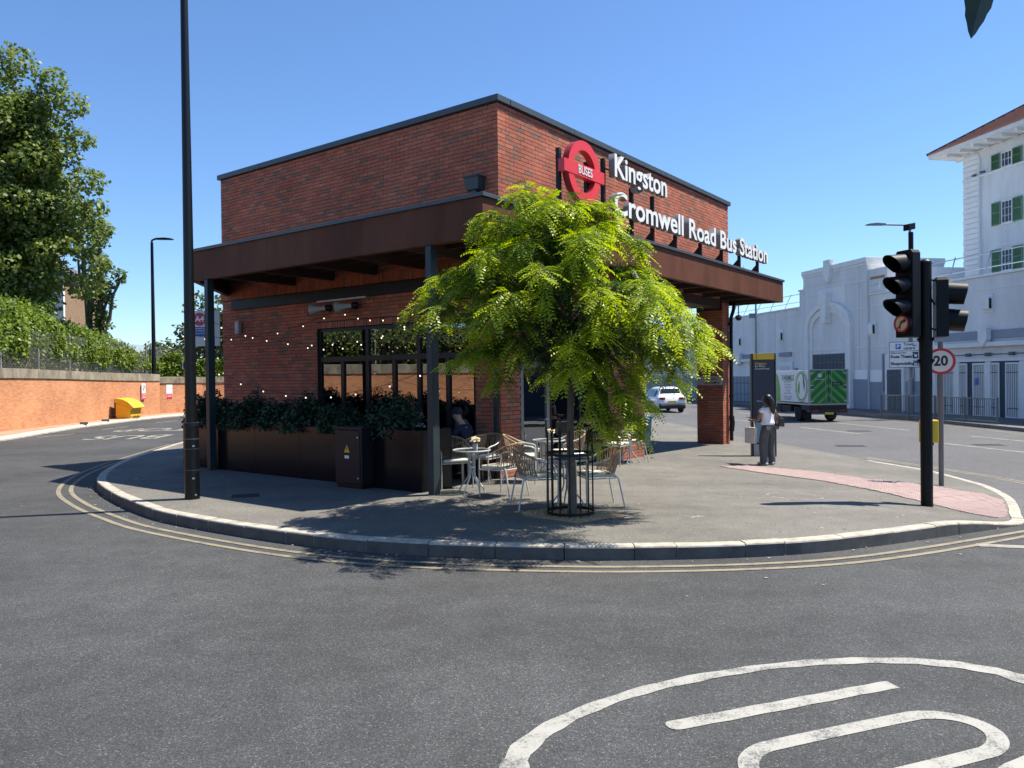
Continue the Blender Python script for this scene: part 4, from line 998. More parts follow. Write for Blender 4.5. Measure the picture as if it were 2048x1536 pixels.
V, P = clumps([np.array((PX(c[0]), c[1], c[2]+(.55 if c[0] > -21.9 else 0)))-np.array((-23.2, 44, 1.0)) for c, r in tufts], [r*.85 for c, r in tufts], 520, .21); quads_object('crown', V, np.clip(rng.normal(.7, .2, len(V)), 0, 1), M_TREELEAF, pt)
# trees further off
tree('far_tree', 'hazy green tree behind the far wall to the right of the slim lamp post', (-24.5, 62, .5), 4.0, .3, blob(40, (-24.6, 62, 5.4), (2.4, 2, 3.4), (.6, 1.1), .3), M_FARLEAF, .34, 90, 'trees in the distance at the left', age_bias=-.15)
tree('far_tree', 'hazy green tree seen under the canopy corner above the bus stop flag', (-22.6, 60, .5), 4.0, .3, blob(46, (-22.4, 60, 5.9), (3.2, 2, 3.6), (.6, 1.1), .3), M_FARLEAF, .34, 90, 'trees in the distance at the left', age_bias=-.1)
tree('far_tree', 'low round far tree at the dip of the hedge left of the slim lamp post', (-29.3, 66, .5), 3.0, .25, blob(22, (-29.5, 66, 3.6), (2.2, 2, 2.2), (.5, .9), .3), M_FARLEAF, .34, 90, 'trees in the distance at the left')

# ------------------------------------------------------------------ ivy over the fence on the wall
def ivy_top(y):
    pts = [(-14, 2.6), (8, 2.5), (20, 2.6), (26, 2.9), (29, 2.85), (30.5, 2.95), (32.5, 3.1), (34.5, 2.6), (36.5, 2.3), (39, 2.05), (41, 1.65), (43, 1.3), (44.5, 1.0), (52, 1.3)]
    return float(np.interp(y, [p[0] for p in pts], [p[1] for p in pts]))
fen = thing('mesh_fence', 'chain link fence on grey posts along the top of the orange wall, swamped by ivy', 'fence')
pm = MB(); M_FPOST = mat('fence_post', (.22, .22, .21), .6)
for k in range(22):
    y = -12 + 2.6*k; x = -19.75 - .6*sm(28, 40, y); MB().box(x-.03, x+.03, y-.03, y+.03, wall_top(y)+.35, wall_top(y)+2.1).build('fence_post', M_FPOST, fen)
wires = MB()
for k in range(200):                                    # diagonal wires where the fence shows
    y = 24 + .10*k; x = -19.75 - .6*sm(28, 40, y); z = wall_top(y)+.38
    wires.bar((x, y, z), (x, y+.9, z+1.6), .006, .006); wires.bar((x, y+.9, z), (x, y, z+1.6), .006, .006)
wires.build('wire_mesh', M_FPOST, fen, kind='stuff', fixn=False)
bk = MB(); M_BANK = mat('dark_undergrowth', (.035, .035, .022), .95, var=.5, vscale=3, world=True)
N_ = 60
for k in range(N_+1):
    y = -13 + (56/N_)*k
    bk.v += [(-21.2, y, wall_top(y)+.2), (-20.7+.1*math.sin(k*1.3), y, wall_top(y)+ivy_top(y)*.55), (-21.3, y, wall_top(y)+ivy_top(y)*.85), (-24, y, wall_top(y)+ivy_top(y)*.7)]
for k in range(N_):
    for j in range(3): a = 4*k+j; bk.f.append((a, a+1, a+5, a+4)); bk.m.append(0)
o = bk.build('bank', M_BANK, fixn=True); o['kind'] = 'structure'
ih = thing('ivy_hedge', 'thick bank of bright green ivy tumbling over the fence on the orange wall', 'hedge')
P = []; O = []
def ivy_band(y0, y1, n, xoff=0):
    y = rng.uniform(y0, y1, n); tz = rng.uniform(0, 1, n)**.72
    lump = np.array([math.sin(v*1.9)*.5+math.sin(v*4.3+1)*.3+math.sin(v*.7)*.4 for v in y])
    h = np.array([ivy_top(v) for v in y])*(1+.07*lump); z = tz*h
    hang = np.array([.5+.5*math.sin(v*2.7+.6*math.sin(v*5)) for v in y])             # curtains: where ivy hangs low
    keep = (z > .95-.95*hang + rng.uniform(-.25, .15, n)) | (rng.uniform(0, 1, n) < .22)
    x = -20.25 - .6*np.array([sm(28, 40, v) for v in y]) + .42*np.sin(np.pi*np.clip(tz, 0, 1)**.8)*(1+.35*lump) - .7*(tz > .82)*(tz-.82)/.18 + rng.normal(0, .10, n)
    zz = np.array([wall_top(v) for v in y])+.33+z
    return np.stack([x, y, zz], 1)[keep]
P = np.concatenate([ivy_band(24, 44.5, 80000), ivy_band(-12, 24, 14000)])
top = np.stack([rng.uniform(-22.8, -20.3, 9000), rng.uniform(24, 46, 9000), np.zeros(9000)], 1); top[:, 2] = [wall_top(v)+.2+ivy_top(v)*random.uniform(.75, 1.06) for v in top[:, 1]]
P = np.concatenate([P, top]); sizes = .15
V = leaves_at(P, sizes, .5, outward=np.tile(np.array([1.0, -.2, .3]), (len(P), 1)))
ageI = np.clip(.95-.75*(P[:, 2]-2.3)/2.6+rng.normal(0, .22, len(P)), 0, 1)*0+np.clip(rng.normal(.5, .3, len(P)), 0, 1)
quads_object('foliage', V, ageI, M_IVY, ih)
P2 = np.stack([rng.uniform(-20.6, -16, 16000), rng.uniform(44, 48.5, 16000), rng.uniform(1.9, 3.7, 16000)], 1); P2[:, 1] = 44.3+(P2[:, 0]+20.4)*.95+rng.uniform(.0, .9, len(P2)); P2[:, 2] = 1.95+(rng.uniform(0, 1, len(P2))**.8)*(1.35+.2*np.sin(P2[:, 0]*2.1)+.15*np.sin(P2[:, 0]*5))
quads_object('foliage', leaves_at(P2, .16, .5), np.clip(rng.normal(.5, .3, len(P2)), 0, 1), M_IVY, ih)
tw = MB()
for k in range(130):
    y = random.uniform(25, 43); x = -20.0-.6*sm(28, 40, y); z = wall_top(y)+.36; tw.tube([(x, y, z), (x+random.uniform(-.1, .2), y+random.uniform(-.3, .3), z+.5), (x+random.uniform(-.2, .2), y+random.uniform(-.6, .6), z+random.uniform(.7, 1.4))], .012, 4)
tw.build('bare_stems', mat('dry_stem', (.25, .2, .13), .9), ih, kind='stuff')

# the house half hidden by the trees
hs = thing('house', 'white and brown brick house glimpsed between the big tree and the pollarded tree', 'house', (-33.6, 52, 0), R(8))
M_HBR = mat('brown_brick', (.26, .17, .10), .9, var=.25, vscale=6); M_HW = mat('white_render', (.72, .71, .68), .8); M_SLATE = mat('slate', (.10, .10, .11), .7)
MB().box(-3.6, 3.1, 0, 7, 0, 9.3).build('wall', M_HBR, hs)
MB().box(-.6, 1.9, -.5, -.003, 1, 5.4).build('bay_wall', M_HW, hs)
for x0, x1, z0, z1 in ((-.1, .75, 4.1, 5.1), (.95, 1.6, 4.1, 5.1), (1.0, 1.9, 6.6, 8.0)):
    w = MB().box(x0-.08, x1+.08, -.54, -.503, z0-.08, z1+.08).build('window', M_HW, hs); MB().box(x0, x1, -.56, -.5405, z0, z1).build('pane', mat('dark_pane', (.06, .07, .08), .1), w)
MB().box(2.2, 3.1, -.25, -.002, 1, 9.2).build('chimney_breast', M_HW, hs)
rf = MB(); rf.prism([(-4, 9.3), (3.4, 9.3), (3.4, 9.5), (-.3, 11.2), (-4, 9.5)], lambda u, v, d: Vector((u, d, v)), -.5, 7.3); rf.build('roof', M_SLATE, hs)
# lamps and posts at the left
def slim_lamp(name, label, base, h, r0, r1, head_dir, arm, m, headlen=.75, group=None):
    t = thing(name, label, 'street lamp', base, 0, group); d = Vector(head_dir).normalized(); s_ = d.cross(Vector((0, 0, 1)))
    c = MB(); c.tube([(0, 0, -.2), (0, 0, h*.20), (0, 0, h*.2+.01), (0, 0, h)], [r0*1.25, r0*1.25, r0, r1], 12); c.build('column', m, t, smooth=True)
    a = MB(); a.tube([(0, 0, h-.02), (0, 0, h+.12), d*(.15)+Vector((0, 0, h+.2)), d*arm+Vector((0, 0, h+.2))], r1*.75, 8); a.build('arm', m, t, smooth=True)
    c0 = d*(arm+headlen/2)+Vector((0, 0, h+.2)); q = MB()
    q.prism([(-headlen/2, -.03), (headlen/2-.1, -.045), (headlen/2, -.01), (headlen/2-.12, .03), (0, .07), (-headlen/2, .05)], lambda u, v, dd: c0+d*u+Vector((0, 0, v))+s_*dd, -.15, .15); q.build('lantern', m, t, bevel=.015)
    return t
slim_lamp('street_lamp', 'slim black lamp post with one flat lantern beyond the orange wall', (-20.15, 43.1, 0), 9.75, .12, .075, (1, .05, 0), .25, M_BLACK, .95)
lp = thing('lamp_post', 'tall thick black lamp post on the near pavement, its lantern above the frame', 'street lamp', (-5.0, 11.9, .15))
c = MB(); c.tube([(0, 0, -.2), (0, 0, 1.16), (0, 0, 1.17), (0, 0, 8.4)], [.112, .112, .088, .052], 24, caps=True); c.tube([(0, 0, 1.13), (0, 0, 1.185)], [.118, .112], 24); c.build('column', mat('lamp_black', (.004, .005, .006), .35, 0, spec=.35, var=.2, vscale=2), lp, smooth=True)
c = MB(); c.tube([(0, 0, .93), (0, 0, .945)], .1135, 24); c.tube([(0, 0, .78), (0, 0, .787)], .1130, 24); c.tube([(0, 0, .45), (0, 0, .457)], .1130, 24); c.tube([(0, 0, 1.186), (0, 0, 1.19)], .1125, 24); c.build('band', mat('worn_metal', (.12, .125, .13), .35, .6), lp, smooth=True)
c = MB()
for (a_, z) in ((-.95, .83), (-1.0, .33), (-.75, .07)): c.obox((.114*math.cos(a_), .114*math.sin(a_), z), (.018, 0, 0), (0, .006, 0), (0, 0, .012))
c.build('door_lock', M_SILVER, lp)
c = MB(); c.box(-.107, -.0885, -.04, .03, 2.02, 2.14); c.build('number_plate', M_WHITE, lp); lettering('3', .1, (-.098, -.0405, 2.08), (0, -1, 0), M_BLK, lp, 'number')
a_ = MB(); a_.tube([(0, 0, 8.35), (0, 0, 8.6), (-.1, -.1, 8.75), (-.9, -.9, 8.85)], .04, 10); a_.build('arm', M_BLACK, lp, smooth=True); l_ = MB(); l_.obox((-1.2, -1.2, 8.86), (.3, .3, 0), (.12, -.12, 0), (0, 0, .04)); l_.build('lantern', M_BLACK, lp, bevel=.02)
# bus stop flag
bf = thing('bus_stop_flag', 'white bus stop flag with red A4 disc and blue panel by the canopy post', 'bus stop sign', (-7.15, 17.05, .15))
b = MB(); b.tube([(-.02, .06, 0), (-.02, .06, 3.42)], .04, 10); b.build('post', M_STEEL, bf, smooth=True)
b = MB(); b.box(.0, .66, 0, .03, 2.60, 3.39); b.build('panel', mat('flag_grey', (.55, .56, .58), .5), bf, bevel=.005)
b = MB(); b.box(.003, .43, -.004, -.0005, 2.603, 3.387); b.build('panel', mat('flag_white', (.66, .67, .69), .45), bf)
b = MB(); b.lathe([(.145, 0), (.145, .004), (.0001, .0041)], 28, (.215, -.0045, 3.20), (0, -1, 0)); ds = b.build('disc', mat('flag_red', (.50, .03, .07), .4), bf)
lettering('A4', .17, (.215, -.0095, 3.20), (0, -1, 0), M_WHITE, bf, bold=.006)
b = MB(); b.box(.003, .43, -.0075, -.0045, 2.82, 3.03); b.build('panel', mat('flag_blue', (.03, .08, .33), .45), bf)
lettering('Cromwell Road', .058, (.215, -.0085, 2.995), (0, -1, 0), M_WHITE, bf); lettering('Bus Station', .058, (.215, -.0085, 2.945), (0, -1, 0), M_WHITE, bf); lettering('towards Kingston', .040, (.245, -.0085, 2.885), (0, -1, 0), M_WHITE, bf)
b = MB()
for z in (2.78, 2.74, 2.70, 2.66): b.box(.01, .42, -.0055, -.0045, z-.002, z+.002)
b.build('rule', mat('rule_grey', (.4, .4, .42), .5), bf)
# ------------------------------------------------------------------ far side of the street: white building, tower, railings, vehicles
M_WALLW = mat('white_painted_render', (.74, .75, .75), .8, var=.20, vscale=.8, bump=.15, bscale=20, world=True, detail=9, stretch=(1, 1, .22))
M_TRIMW = mat('white_trim', (.78, .79, .78), .7, var=.08, vscale=2, world=True)
M_GREYP = mat('grey_dado_paint', (.27, .31, .37), .75, var=.1, vscale=1.5, world=True)
M_GREYD = mat('dark_grey_metal', (.10, .12, .14), .5, .3)
M_PATCH = mat('fresh_white_paint', (.88, .88, .88), .6)
M_RUSTY = mat('rust_stain', (.42, .26, .12), .9, var=.5, vscale=8, world=True)
W0 = Vector((20.4, 46.8, 0)); WROT = math.atan2(.981, -.195); WGZ = -.19
wb = thing('white_parade_building', 'long white rendered building with a stepped arched gateway across the street', 'building', W0, WROT)
b = MB(); b.box(4.66, 44, -9, 0, -.6, 6.33); b.build('wall', M_WALLW, wb, bevel=.02)
b = MB(); b.box(-44, -2.31, -9, 0, -.6, 6.42); b.build('wall', M_WALLW, wb, bevel=.02)
b = MB(); b.box(-2.30, 4.20, -5, .16, -.6, 8.62); b.box(4.201, 4.66, -5, .16, -.6, 7.50); b.build('gate_block', M_WALLW, wb, bevel=.02)
b = MB(); b.box(4.67, 44, -.3, .09, 6.331, 6.43); b.box(-44, -2.31, -.3, .09, 6.421, 6.53); b.build('parapet_coping', M_TRIMW, wb, bevel=.015)
b = MB(); b.box(-2.36, 4.26, -5.05, .26, 8.36, 8.66); b.box(-2.33, 4.23, -5.02, .21, 8.22, 8.355); b.box(4.15, 4.72, -5, .22, 7.40, 7.52); b.build('cornice', M_TRIMW, wb, bevel=.015)
b = MB()
for s0_, s1_, z0, z1, y in ((4.66, 44, 5.86, 5.90, .03), (-44, -2.31, 5.80, 5.85, .03), (-2.29, 4.64, 3.40, 3.46, .20), (4.67, 44, 3.42, 3.47, .035), (-44, -2.32, 3.40, 3.45, .03), (-2.28, 1.0, 7.28, 7.36, .21), (2.6, 4.18, 6.92, 6.98, .2), (-2.28, -.2, 5.72, 5.77, .19), (-2.28, 4.19, 7.62, 7.66, .19)): b.box(s0_, s1_, 0, y, z0, z1)
b.box(-.35, 2.5, .161, .20, 6.25, 7.27); b.build('string_course', M_TRIMW, wb)
b = MB(); b.prism([(.92, 9.0), (.92, 8.0), (1.24, 7.55), (1.56, 8.0), (1.56, 9.0)], lambda u, v, d: Vector((u, d, v)), .1, .42); b.build('pilaster', M_TRIMW, wb)
# arch: two nested mouldings and a keystone
def arch(cx, hw, zs, rise, z0, n=20):
    p = [(cx-hw, z0)]
    for k in range(n+1):
        t = math.pi-math.pi*k/n; p.append((cx+hw*math.cos(t), zs+rise*math.sin(t)**.92))
    p.append((cx+hw, z0)); return p
def arch_ring(o, i, y0, y1):
    b = MB(); n = len(o)
    for (yy) in (y0, y1): b.v += [(u, yy, v) for u, v in o] + [(u, yy, v) for u, v in i]
    for k in range(n-1):
        b.f.append((2*n+k, 2*n+k+1, 3*n+k+1, 3*n+k)); b.f.append((k, k+1, 2*n+k+1, 2*n+k)); b.f.append((n+k, 3*n+k, 3*n+k+1, n+k+1)); b.m += [0]*3
    return b
cx = 1.36
arch_ring(arch(cx, 2.38, 4.75, 1.62, -.3), arch(cx, 2.02, 4.75, 1.36, -.3), .16, .40).build('arch_moulding', M_TRIMW, wb)
arch_ring(arch(cx, 2.015, 4.75, 1.35, -.3), arch(cx, 1.72, 4.6, 1.12, -.3), .16, .27).build('arch_moulding', M_TRIMW, wb)
b = MB(); b.prism([(1.02, 6.95), (1.16, 5.05), (1.56, 5.05), (1.70, 6.95)], lambda u, v, d: Vector((u, d, v)), .15, .62); b.build('keystone', M_TRIMW, wb)
# gateway behind bars
b = MB(); b.box(-.30, 3.05, .165, .18, -.25, 3.15); b.build('gate_opening', M_GREYP, wb)
b = MB()
for k in range(24): s_ = -.26+3.27*k/23; b.box(s_-.018, s_+.018, .20, .235, -.2, 3.12)
for z in (2.55, 1.1, .1): b.box(-.3, 3.05, .236, .25, z, z+.05)
b.build('gate_bars', M_GREYD, wb, kind='stuff')
# grey dado, fresh paint patch, side doorway
b = MB(); b.box(-6.6, -2.32, .001, .02, -.5, 1.45); b.box(-2.30, -.95, .161, .175, -.5, 1.55); b.build('dado', M_GREYP, wb)
b = MB(); b.box(-3.62, -2.34, .021, .028, 1.40, 2.10); b.box(-2.30, -1.2, .176, .182, 1.55, 2.10); b.build('paint_patch', M_PATCH, wb)
b = MB(); b.box(-5.30, -3.78, .001, .16, -.4, 2.95); b.build('door_surround', M_TRIMW, wb, bevel=.02)
b = MB(); b.box(-5.12, -4.0, .161, .17, -.3, 2.1); b.build('doorway', M_GREYP, wb)
b = MB()
for k in range(11): s_ = -5.08+1.04*k/10; b.box(s_-.014, s_+.014, .18, .205, -.25, 2.08)
for z in (1.75, .4, -.15): b.box(-5.1, -4.02, .206, .22, z, z+.04)
b.build('door_bars', M_GREYD, wb, kind='stuff')
for s_ in (-5.9, -3.55): MB().box(s_-.06, s_+.06, .03, .12, .9, 3.0).build('downpipe', M_GREYP, wb)
# right hand gates: white leaves with slots
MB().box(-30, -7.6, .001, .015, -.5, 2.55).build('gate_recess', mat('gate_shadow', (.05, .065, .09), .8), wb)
leaf_me = MB(); lw = .78
for (x0, x1, z0, z1) in ((0, .07, -.22, 2.34), (lw-.07, lw, -.22, 2.34), (.071, lw-.071, 2.25, 2.34), (.071, lw-.071, -.22, -.13)): leaf_me.box(x0, x1, .03, .08, z0, z1)
for k in range(6): s_ = .07+(lw-.14)*(k+.75)/6.5; leaf_me.box(s_-.022, s_+.022, .035, .065, -.12, 2.24)
leaf_me = leaf_me.mesh('gate_leaf', M_TRIMW, fixn=True)
bars_me = MB().box(.072, lw-.072, .068, .078, 1.86, 1.90).box(.072, lw-.072, .068, .078, .22, .26).mesh('gate_rail', M_GREYD, fixn=True)
for k in range(9):
    s_ = -8.05-.80*k - .32*(k//2)
    if k in (1, 3, 5, 7): 
        MB().box(s_-.30, s_-.0, .02, .10, -.3, 2.40).build('gate_post', M_TRIMW, wb); 
    g_ = inst('gate_leaf', leaf_me, wb, (s_-lw if k % 2 == 0 else s_-lw, 0, 0)); inst('gate_rail', bars_me, g_)
MB().box(-30, -7.6, .001, .10, 2.41, 2.56).build('gate_lintel', M_TRIMW, wb)
b = MB(); b.box(-10.35, -10.15, .09, .10, 1.3, 1.62); b.build('notice', M_BLUEP, wb)
b = MB(); b.tube([(-7.7, .08, 2.74), (-20, .08, 2.74)], .02, 6)
b.build('conduit', M_GREYD, wb)
for s_ in (-8.35, -9.75, -10.95, -12.3): MB().obox((s_, .12, 2.74), (.15, 0, 0), (0, .07, 0), (0, 0, .08)).build('bulkhead_light', M_GREYD, wb, bevel=.05)
MB().box(-30, -7.4, .001, .30, 3.10, 3.32).build('ledge', M_TRIMW, wb, bevel=.02); MB().box(-30, -7.5, .031, .10, 3.46, 3.86).build('fascia_band', M_GREYP, wb)
for s_ in (-10.9, -15.5): b = MB(); b.prism([(s_-.26, 3.95), (s_-.26, 3.45), (s_, 3.05), (s_+.26, 3.45), (s_+.26, 3.95)], lambda u, v, d: Vector((u, d, v)), .11, .40); b.build('shield', M_TRIMW, wb, bevel=.02)
# left stretch: band, brackets, shuttered openings, wall vents
MB().box(8.6, 44, .036, .10, 3.10, 3.40).build('fascia_band', M_GREYP, wb); MB().box(8.4, 44, .001, .22, 2.86, 3.08).build('ledge', M_TRIMW, wb)
b = MB(); b.prism([(12.6, 3.55), (12.7, 2.9), (12.95, 2.55), (13.2, 2.9), (13.3, 3.55)], lambda u, v, d: Vector((u, d, v)), .1, .35); b.build('bracket', M_TRIMW, wb)
MB().box(8.9, 44, .001, .03, -.5, 1.75).build('shutter', M_GREYP, wb)
b = MB()
for k in range(60): b.box(9+.58*k, 9.04+.58*k, .031, .05, -.4, 1.74)
b.box(8.9, 44, .051, .06, 1.2, 1.25); b.box(8.9, 44, .051, .06, .35, .40); b.build('shutter_bars', M_GREYD, wb, kind='stuff')
MB().box(5.7, 7.6, .001, .09, -.4, 2.75).build('door_surround', M_TRIMW, wb); MB().box(5.95, 7.3, .091, .10, -.4, 2.45).build('door_panel', mat('pale_grey_door', (.6, .62, .64), .6), wb); MB().box(5.2, 5.42, .02, .10, .8, 2.3).build('notice_case', M_GREYP, wb); MB().box(5.9, 7.4, .04, .10, 3.12, 3.40).build('fascia_band', M_GREYP, wb)
def vent(s_, z, y0=.001):
    t_ = MB(); t_.box(s_-.30, s_+.34, y0, y0+.05, z-.42, z+.42); o_ = t_.build('vent', M_TRIMW, wb); MB().box(s_-.22, s_+.18, y0+.051, y0+.22, z-.30, z+.30).build('vent_hood', M_TRIMW, o_, bevel=.02); MB().box(s_-.2205, s_-.2201, y0+.06, y0+.2, z-.26, z+.22).build('vent_slot', M_BLK, o_)
vent(7.2, 4.55); vent(13.2, 4.45); vent(-10.9, 5.15); vent(-2.6, 4.45)
for s_ in (13.0, 20.0): MB().box(s_-.6, s_+.6, .001, .03, -.5, 3.4)
# bracket with rust on the right shoulder
b = MB(); b.tube([(-2.5, .05, 7.0), (-3.6, .3, 7.05), (-3.65, .35, 6.6), (-2.5, .1, 6.62)], .03, 6); b.build('sign_bracket', M_TRIMW, wb)
MB().box(-3.9, -2.305, -5, .05, 6.54, 7.9).build('shoulder', M_WALLW, wb); MB().box(-3.7, -2.45, .051, .056, 7.30, 7.46).build('rust_streak', M_RUSTY, wb)
for s_ in (8.0, 16.5, 24, -5.6, -7.5, -14.2): MB().box(s_-.012, s_+.012, .0, .004, -.3, 6.3).build('render_joint', M_GREYP, wb)
for s_ in (-1.6, 4.05): MB().box(s_-.012, s_+.012, .16, .164, -.3, 7.3).build('render_joint', M_GREYP, wb)
# roof edge rails
rr = thing('roof_rail', 'thin galvanised safety rail along the roof of the white building, left of the arch', 'railing', W0, WROT); M_GALV = mat('galvanised', (.34, .38, .42), .5, .5)
b = MB()
for z in (6.93, 7.48): b.tube([(5.0, -1.2, z), (44, -1.2, z)], .028, 6)
b.build('rail', M_GALV, rr)
for k in range(20): MB().tube([(6+2.0*k, -.7, 6.40), (5.9+2.0*k, -1.2, 7.55)], .028, 6).build('rail_post', M_GALV, rr)
rr = thing('roof_rail', 'thin galvanised safety rail on the right wing roof below the green shutters', 'railing', W0, WROT)
b = MB()
for z in (7.05, 7.75): b.tube([(-3.5, -1.2, z), (-40, -1.2, z)], .032, 6)
b.build('rail', M_GALV, rr)
for k in range(12): MB().tube([(-5.3-2.3*k, -.7, 6.50), (-5.2-2.3*k, -1.2, 7.85)], .032, 6).build('rail_post', M_GALV, rr)

# tower with green shutters
tw_ = thing('shuttered_tower', 'tall white block with green shutters and a red tiled hipped roof at the right edge', 'building', W0, WROT)
MB().box(-30, .55, -24, -9, 0, 15.75).build('wall', M_WALLW, tw_)
k = 0; z = 6.0
while z < 15.5:
    e = .08 if k % 2 == 0 else .05; MB().box(-.62, .55+e, -9.9, -8.93, z+.012, z+.318).build('quoin_stone', M_TRIMW, tw_, bevel=.02); z += .33; k += 1
MB().box(-30, .60, -8.999, -8.88, 14.02, 14.14).build('string_course', M_TRIMW, tw_); MB().tube([(-.75, -8.9, 7), (-.75, -8.9, 15.3)], .05, 8).build('downpipe', M_TRIMW, tw_)
MB().box(-31, 1.95, -25.4, -7.6, 15.80, 15.84).build('eaves_soffit', M_TRIMW, tw_)
MB().box(-31, 1.98, -7.62, -7.57, 15.80, 16.06).box(1.93, 1.98, -25.4, -7.625, 15.80, 16.06).build('gutter', M_TRIMW, tw_)
for k in range(14): MB().box(.55-1.05*k, .68-1.05*k, -8.87, -7.75, 15.62, 15.797).build('eaves_bracket', M_TRIMW, tw_)
for k in range(4): MB().box(.56, 1.8, -9.6-1.05*k, -9.47-1.05*k, 15.62, 15.797).build('eaves_bracket', M_TRIMW, tw_)
M_TILE = mat('red_roof_tile', (.48, .24, .165), .9, var=.5, vscale=7, bump=.5, bscale=12, world=True, c2=(.34, .17, .115))
rf = MB(); ex0, ex1, ey0, ey1, ez = 2.06, -31, -7.5, -25.5, 16.06; rh = 5.2
rf.add([(ex0, ey0, ez), (ex1, ey0, ez), (ex1, ey1, ez), (ex0, ey1, ez), (ex0-9, (ey0+ey1)/2, ez+rh), (ex1+9, (ey0+ey1)/2, ez+rh)], [(0, 4, 5, 1), (1, 5, 2), (2, 5, 4, 3), (3, 4, 0), (0, 1, 2, 3)])
roof = rf.build('roof', M_TILE, tw_)
rows = MB()                                             # tile courses as thin overlapping steps on the street slope
for j in range(24):
    f0, f1 = j/24, (j+1)/24; y0 = ey0+((ey0+ey1)/2-ey0)*f0; y1 = ey0+((ey0+ey1)/2-ey0)*f1; z0 = ez+rh*f0; z1 = ez+rh*f1
    xl0, xl1 = ex0-9*f0, ex0-9*f1; xr = -22
    rows.add([(xl0, y0, z0+.10), (xr, y0, z0+.10), (xr, y1, z1+.02), (xl1, y1, z1+.02), (xl0, y0, z0), (xr, y0, z0)], [(0, 3, 2, 1), (0, 1, 5, 4)])
rows.build('tile_courses', M_TILE, roof, kind='stuff'); b = MB(); b.tube([(ex0, ey0, ez+.05), (ex0-9, (ey0+ey1)/2, ez+rh+.05)], .09, 8); b.build('hip_tiles', mat('hip_dark', (.03, .035, .04), .6), roof)
M_SHUT = mat('green_shutter', (.135, .27, .145), .6, var=.12, vscale=3, world=True); M_PANE = mat('dark_window_pane', (.035, .045, .06), .08, spec=.6)
sh_me = MB(); shw, shh = .66, 1.36
for (x0, x1, z0, z1) in ((0, .06, 0, shh), (shw-.06, shw, 0, shh), (.061, shw-.061, 0, .07), (.061, shw-.061, shh-.07, shh), (.061, shw-.061, shh*.52, shh*.52+.06)): sh_me.box(x0, x1, 0, .05, z0, z1)
for k in range(22):
    z = .09+k*.055
    if z < shh-.09: sh_me.add([(.06, .005, z+.05), (shw-.06, .005, z+.05), (shw-.06, .045, z), (.06, .045, z)], [(0, 1, 2, 3)])
sh_me.box(.03, shw-.03, -.01, .003, .03, shh-.03); sh_me = sh_me.mesh('shutter', M_SHUT, fixn=False)
for (z0, hh) in ((14.16, .92), (10.80, 1.36), (7.95, 1.36)):
    for s0_ in (-2.35, -7.35, -12.35):
        f = MB(); w_ = .80
        for (x0, x1, a0, a1) in ((s0_-w_, s0_-w_+.06, z0, z0+hh), (s0_-.06, s0_, z0, z0+hh), (s0_-w_+.061, s0_-.061, z0, z0+.06), (s0_-w_+.061, s0_-.061, z0+hh-.06, z0+hh)): f.box(x0, x1, -8.98, -8.93, a0, a1)
        nr = 2 if hh < 1 else 3
        for q in range(1, 3): f.box(s0_-w_*q/3-.012, s0_-w_*q/3+.012, -8.975, -8.935, z0+.06, z0+hh-.06)
        for q in range(1, nr): f.box(s0_-w_+.061, s0_-.061, -8.9745, -8.9355, z0+hh*q/nr-.012, z0+hh*q/nr+.012)
        w = f.build('window', M_TRIMW, tw_); MB().box(s0_-w_+.05, s0_-.05, -8.998, -8.985, z0+.05, z0+hh-.05).build('pane', M_PANE, w)
        MB().box(s0_-w_-.12, s0_+.12, -8.999, -8.90, z0-.10, z0-.003).build('sill', M_TRIMW, w)
        if hh > 1: MB().box(s0_-w_-.35, s0_+.35, -8.999, -8.97, z0+hh+.22, z0+hh+.25).box(s0_-w_-.35, s0_+.35, -8.999, -8.97, z0-.42, z0-.38).build('moulding', M_TRIMW, w)
        for x in (s0_+.04, s0_-w_-.04-shw): o = inst('shutter', sh_me, w, (x, -8.95, z0-.02)); o.scale = (1, 1, (hh+.04)/shh)
MB().obox((-.45, -8.8, 14.2), (.12, 0, 0), (0, .06, 0), (0, 0, .06)).build('camera', M_GREYD, tw_); MB().obox((-1.1, -8.8, 14.25), (.14, .03, 0), (0, .06, 0), (0, 0, .06)).build('camera', M_GREYD, tw_)

# ------------------------------------------------------------------ far footway, guard rail, lamps, signs
M_FARPATH = asphalt_material('far_footway', (.17, .165, .155), (.3, .3, .28), 60, patch=.12)
FK = np.array([(19.6, 14.0), (19.25, 27.0), (18.95, 36), (18.4, 46), (16.9, 58), (13.6, 74)]); FKs = smooth_curve(FK, 1.0); FN = normals2(FKs)
b = MB(); b.strip([(p[0], p[1], WGZ) for p in FKs-FN*.0], [(p[0], p[1], WGZ) for p in FKs-FN*9.0]); o = b.build('far_footway', M_FARPATH); o['kind'] = 'structure'
fk = thing('kerb', None, None); fk['kind'] = 'structure'
for k in range(len(FKs)-1):
    p, q = FKs[k], FKs[k+1]; n_ = FN[k]; b = MB(); d = (q-p); L_ = np.linalg.norm(d); d = d/L_
    b.obox(((p+q)/2)[0], 0, 0) if False else None
    c = (p+q)/2+n_*.03; b.obox((c[0], c[1], WGZ-.09), (d[0]*(L_/2-.008), d[1]*(L_/2-.008), 0), (n_[0]*.07, n_[1]*.07, 0), (0, 0, .096)); b.build('kerb_stone', M_KERB_DIRTY, fk, bevel=.01)
gr = thing('guard_rail', 'grey steel pedestrian guard rail of upright bars on the far kerb behind the signals', 'railing'); M_RAIL = mat('rail_grey', (.16, .19, .22), .55, .3)
RP = [np.array(p) for p in ((18.28, 37.92), (18.74, 36.2), (19.0, 34.4), (19.25, 32.55), (19.5, 30.75))]
for i, p in enumerate(RP): MB().box(p[0]-.035, p[0]+.035, p[1]-.035, p[1]+.035, WGZ-.1, WGZ+1.08).build('rail_post', M_RAIL, gr)
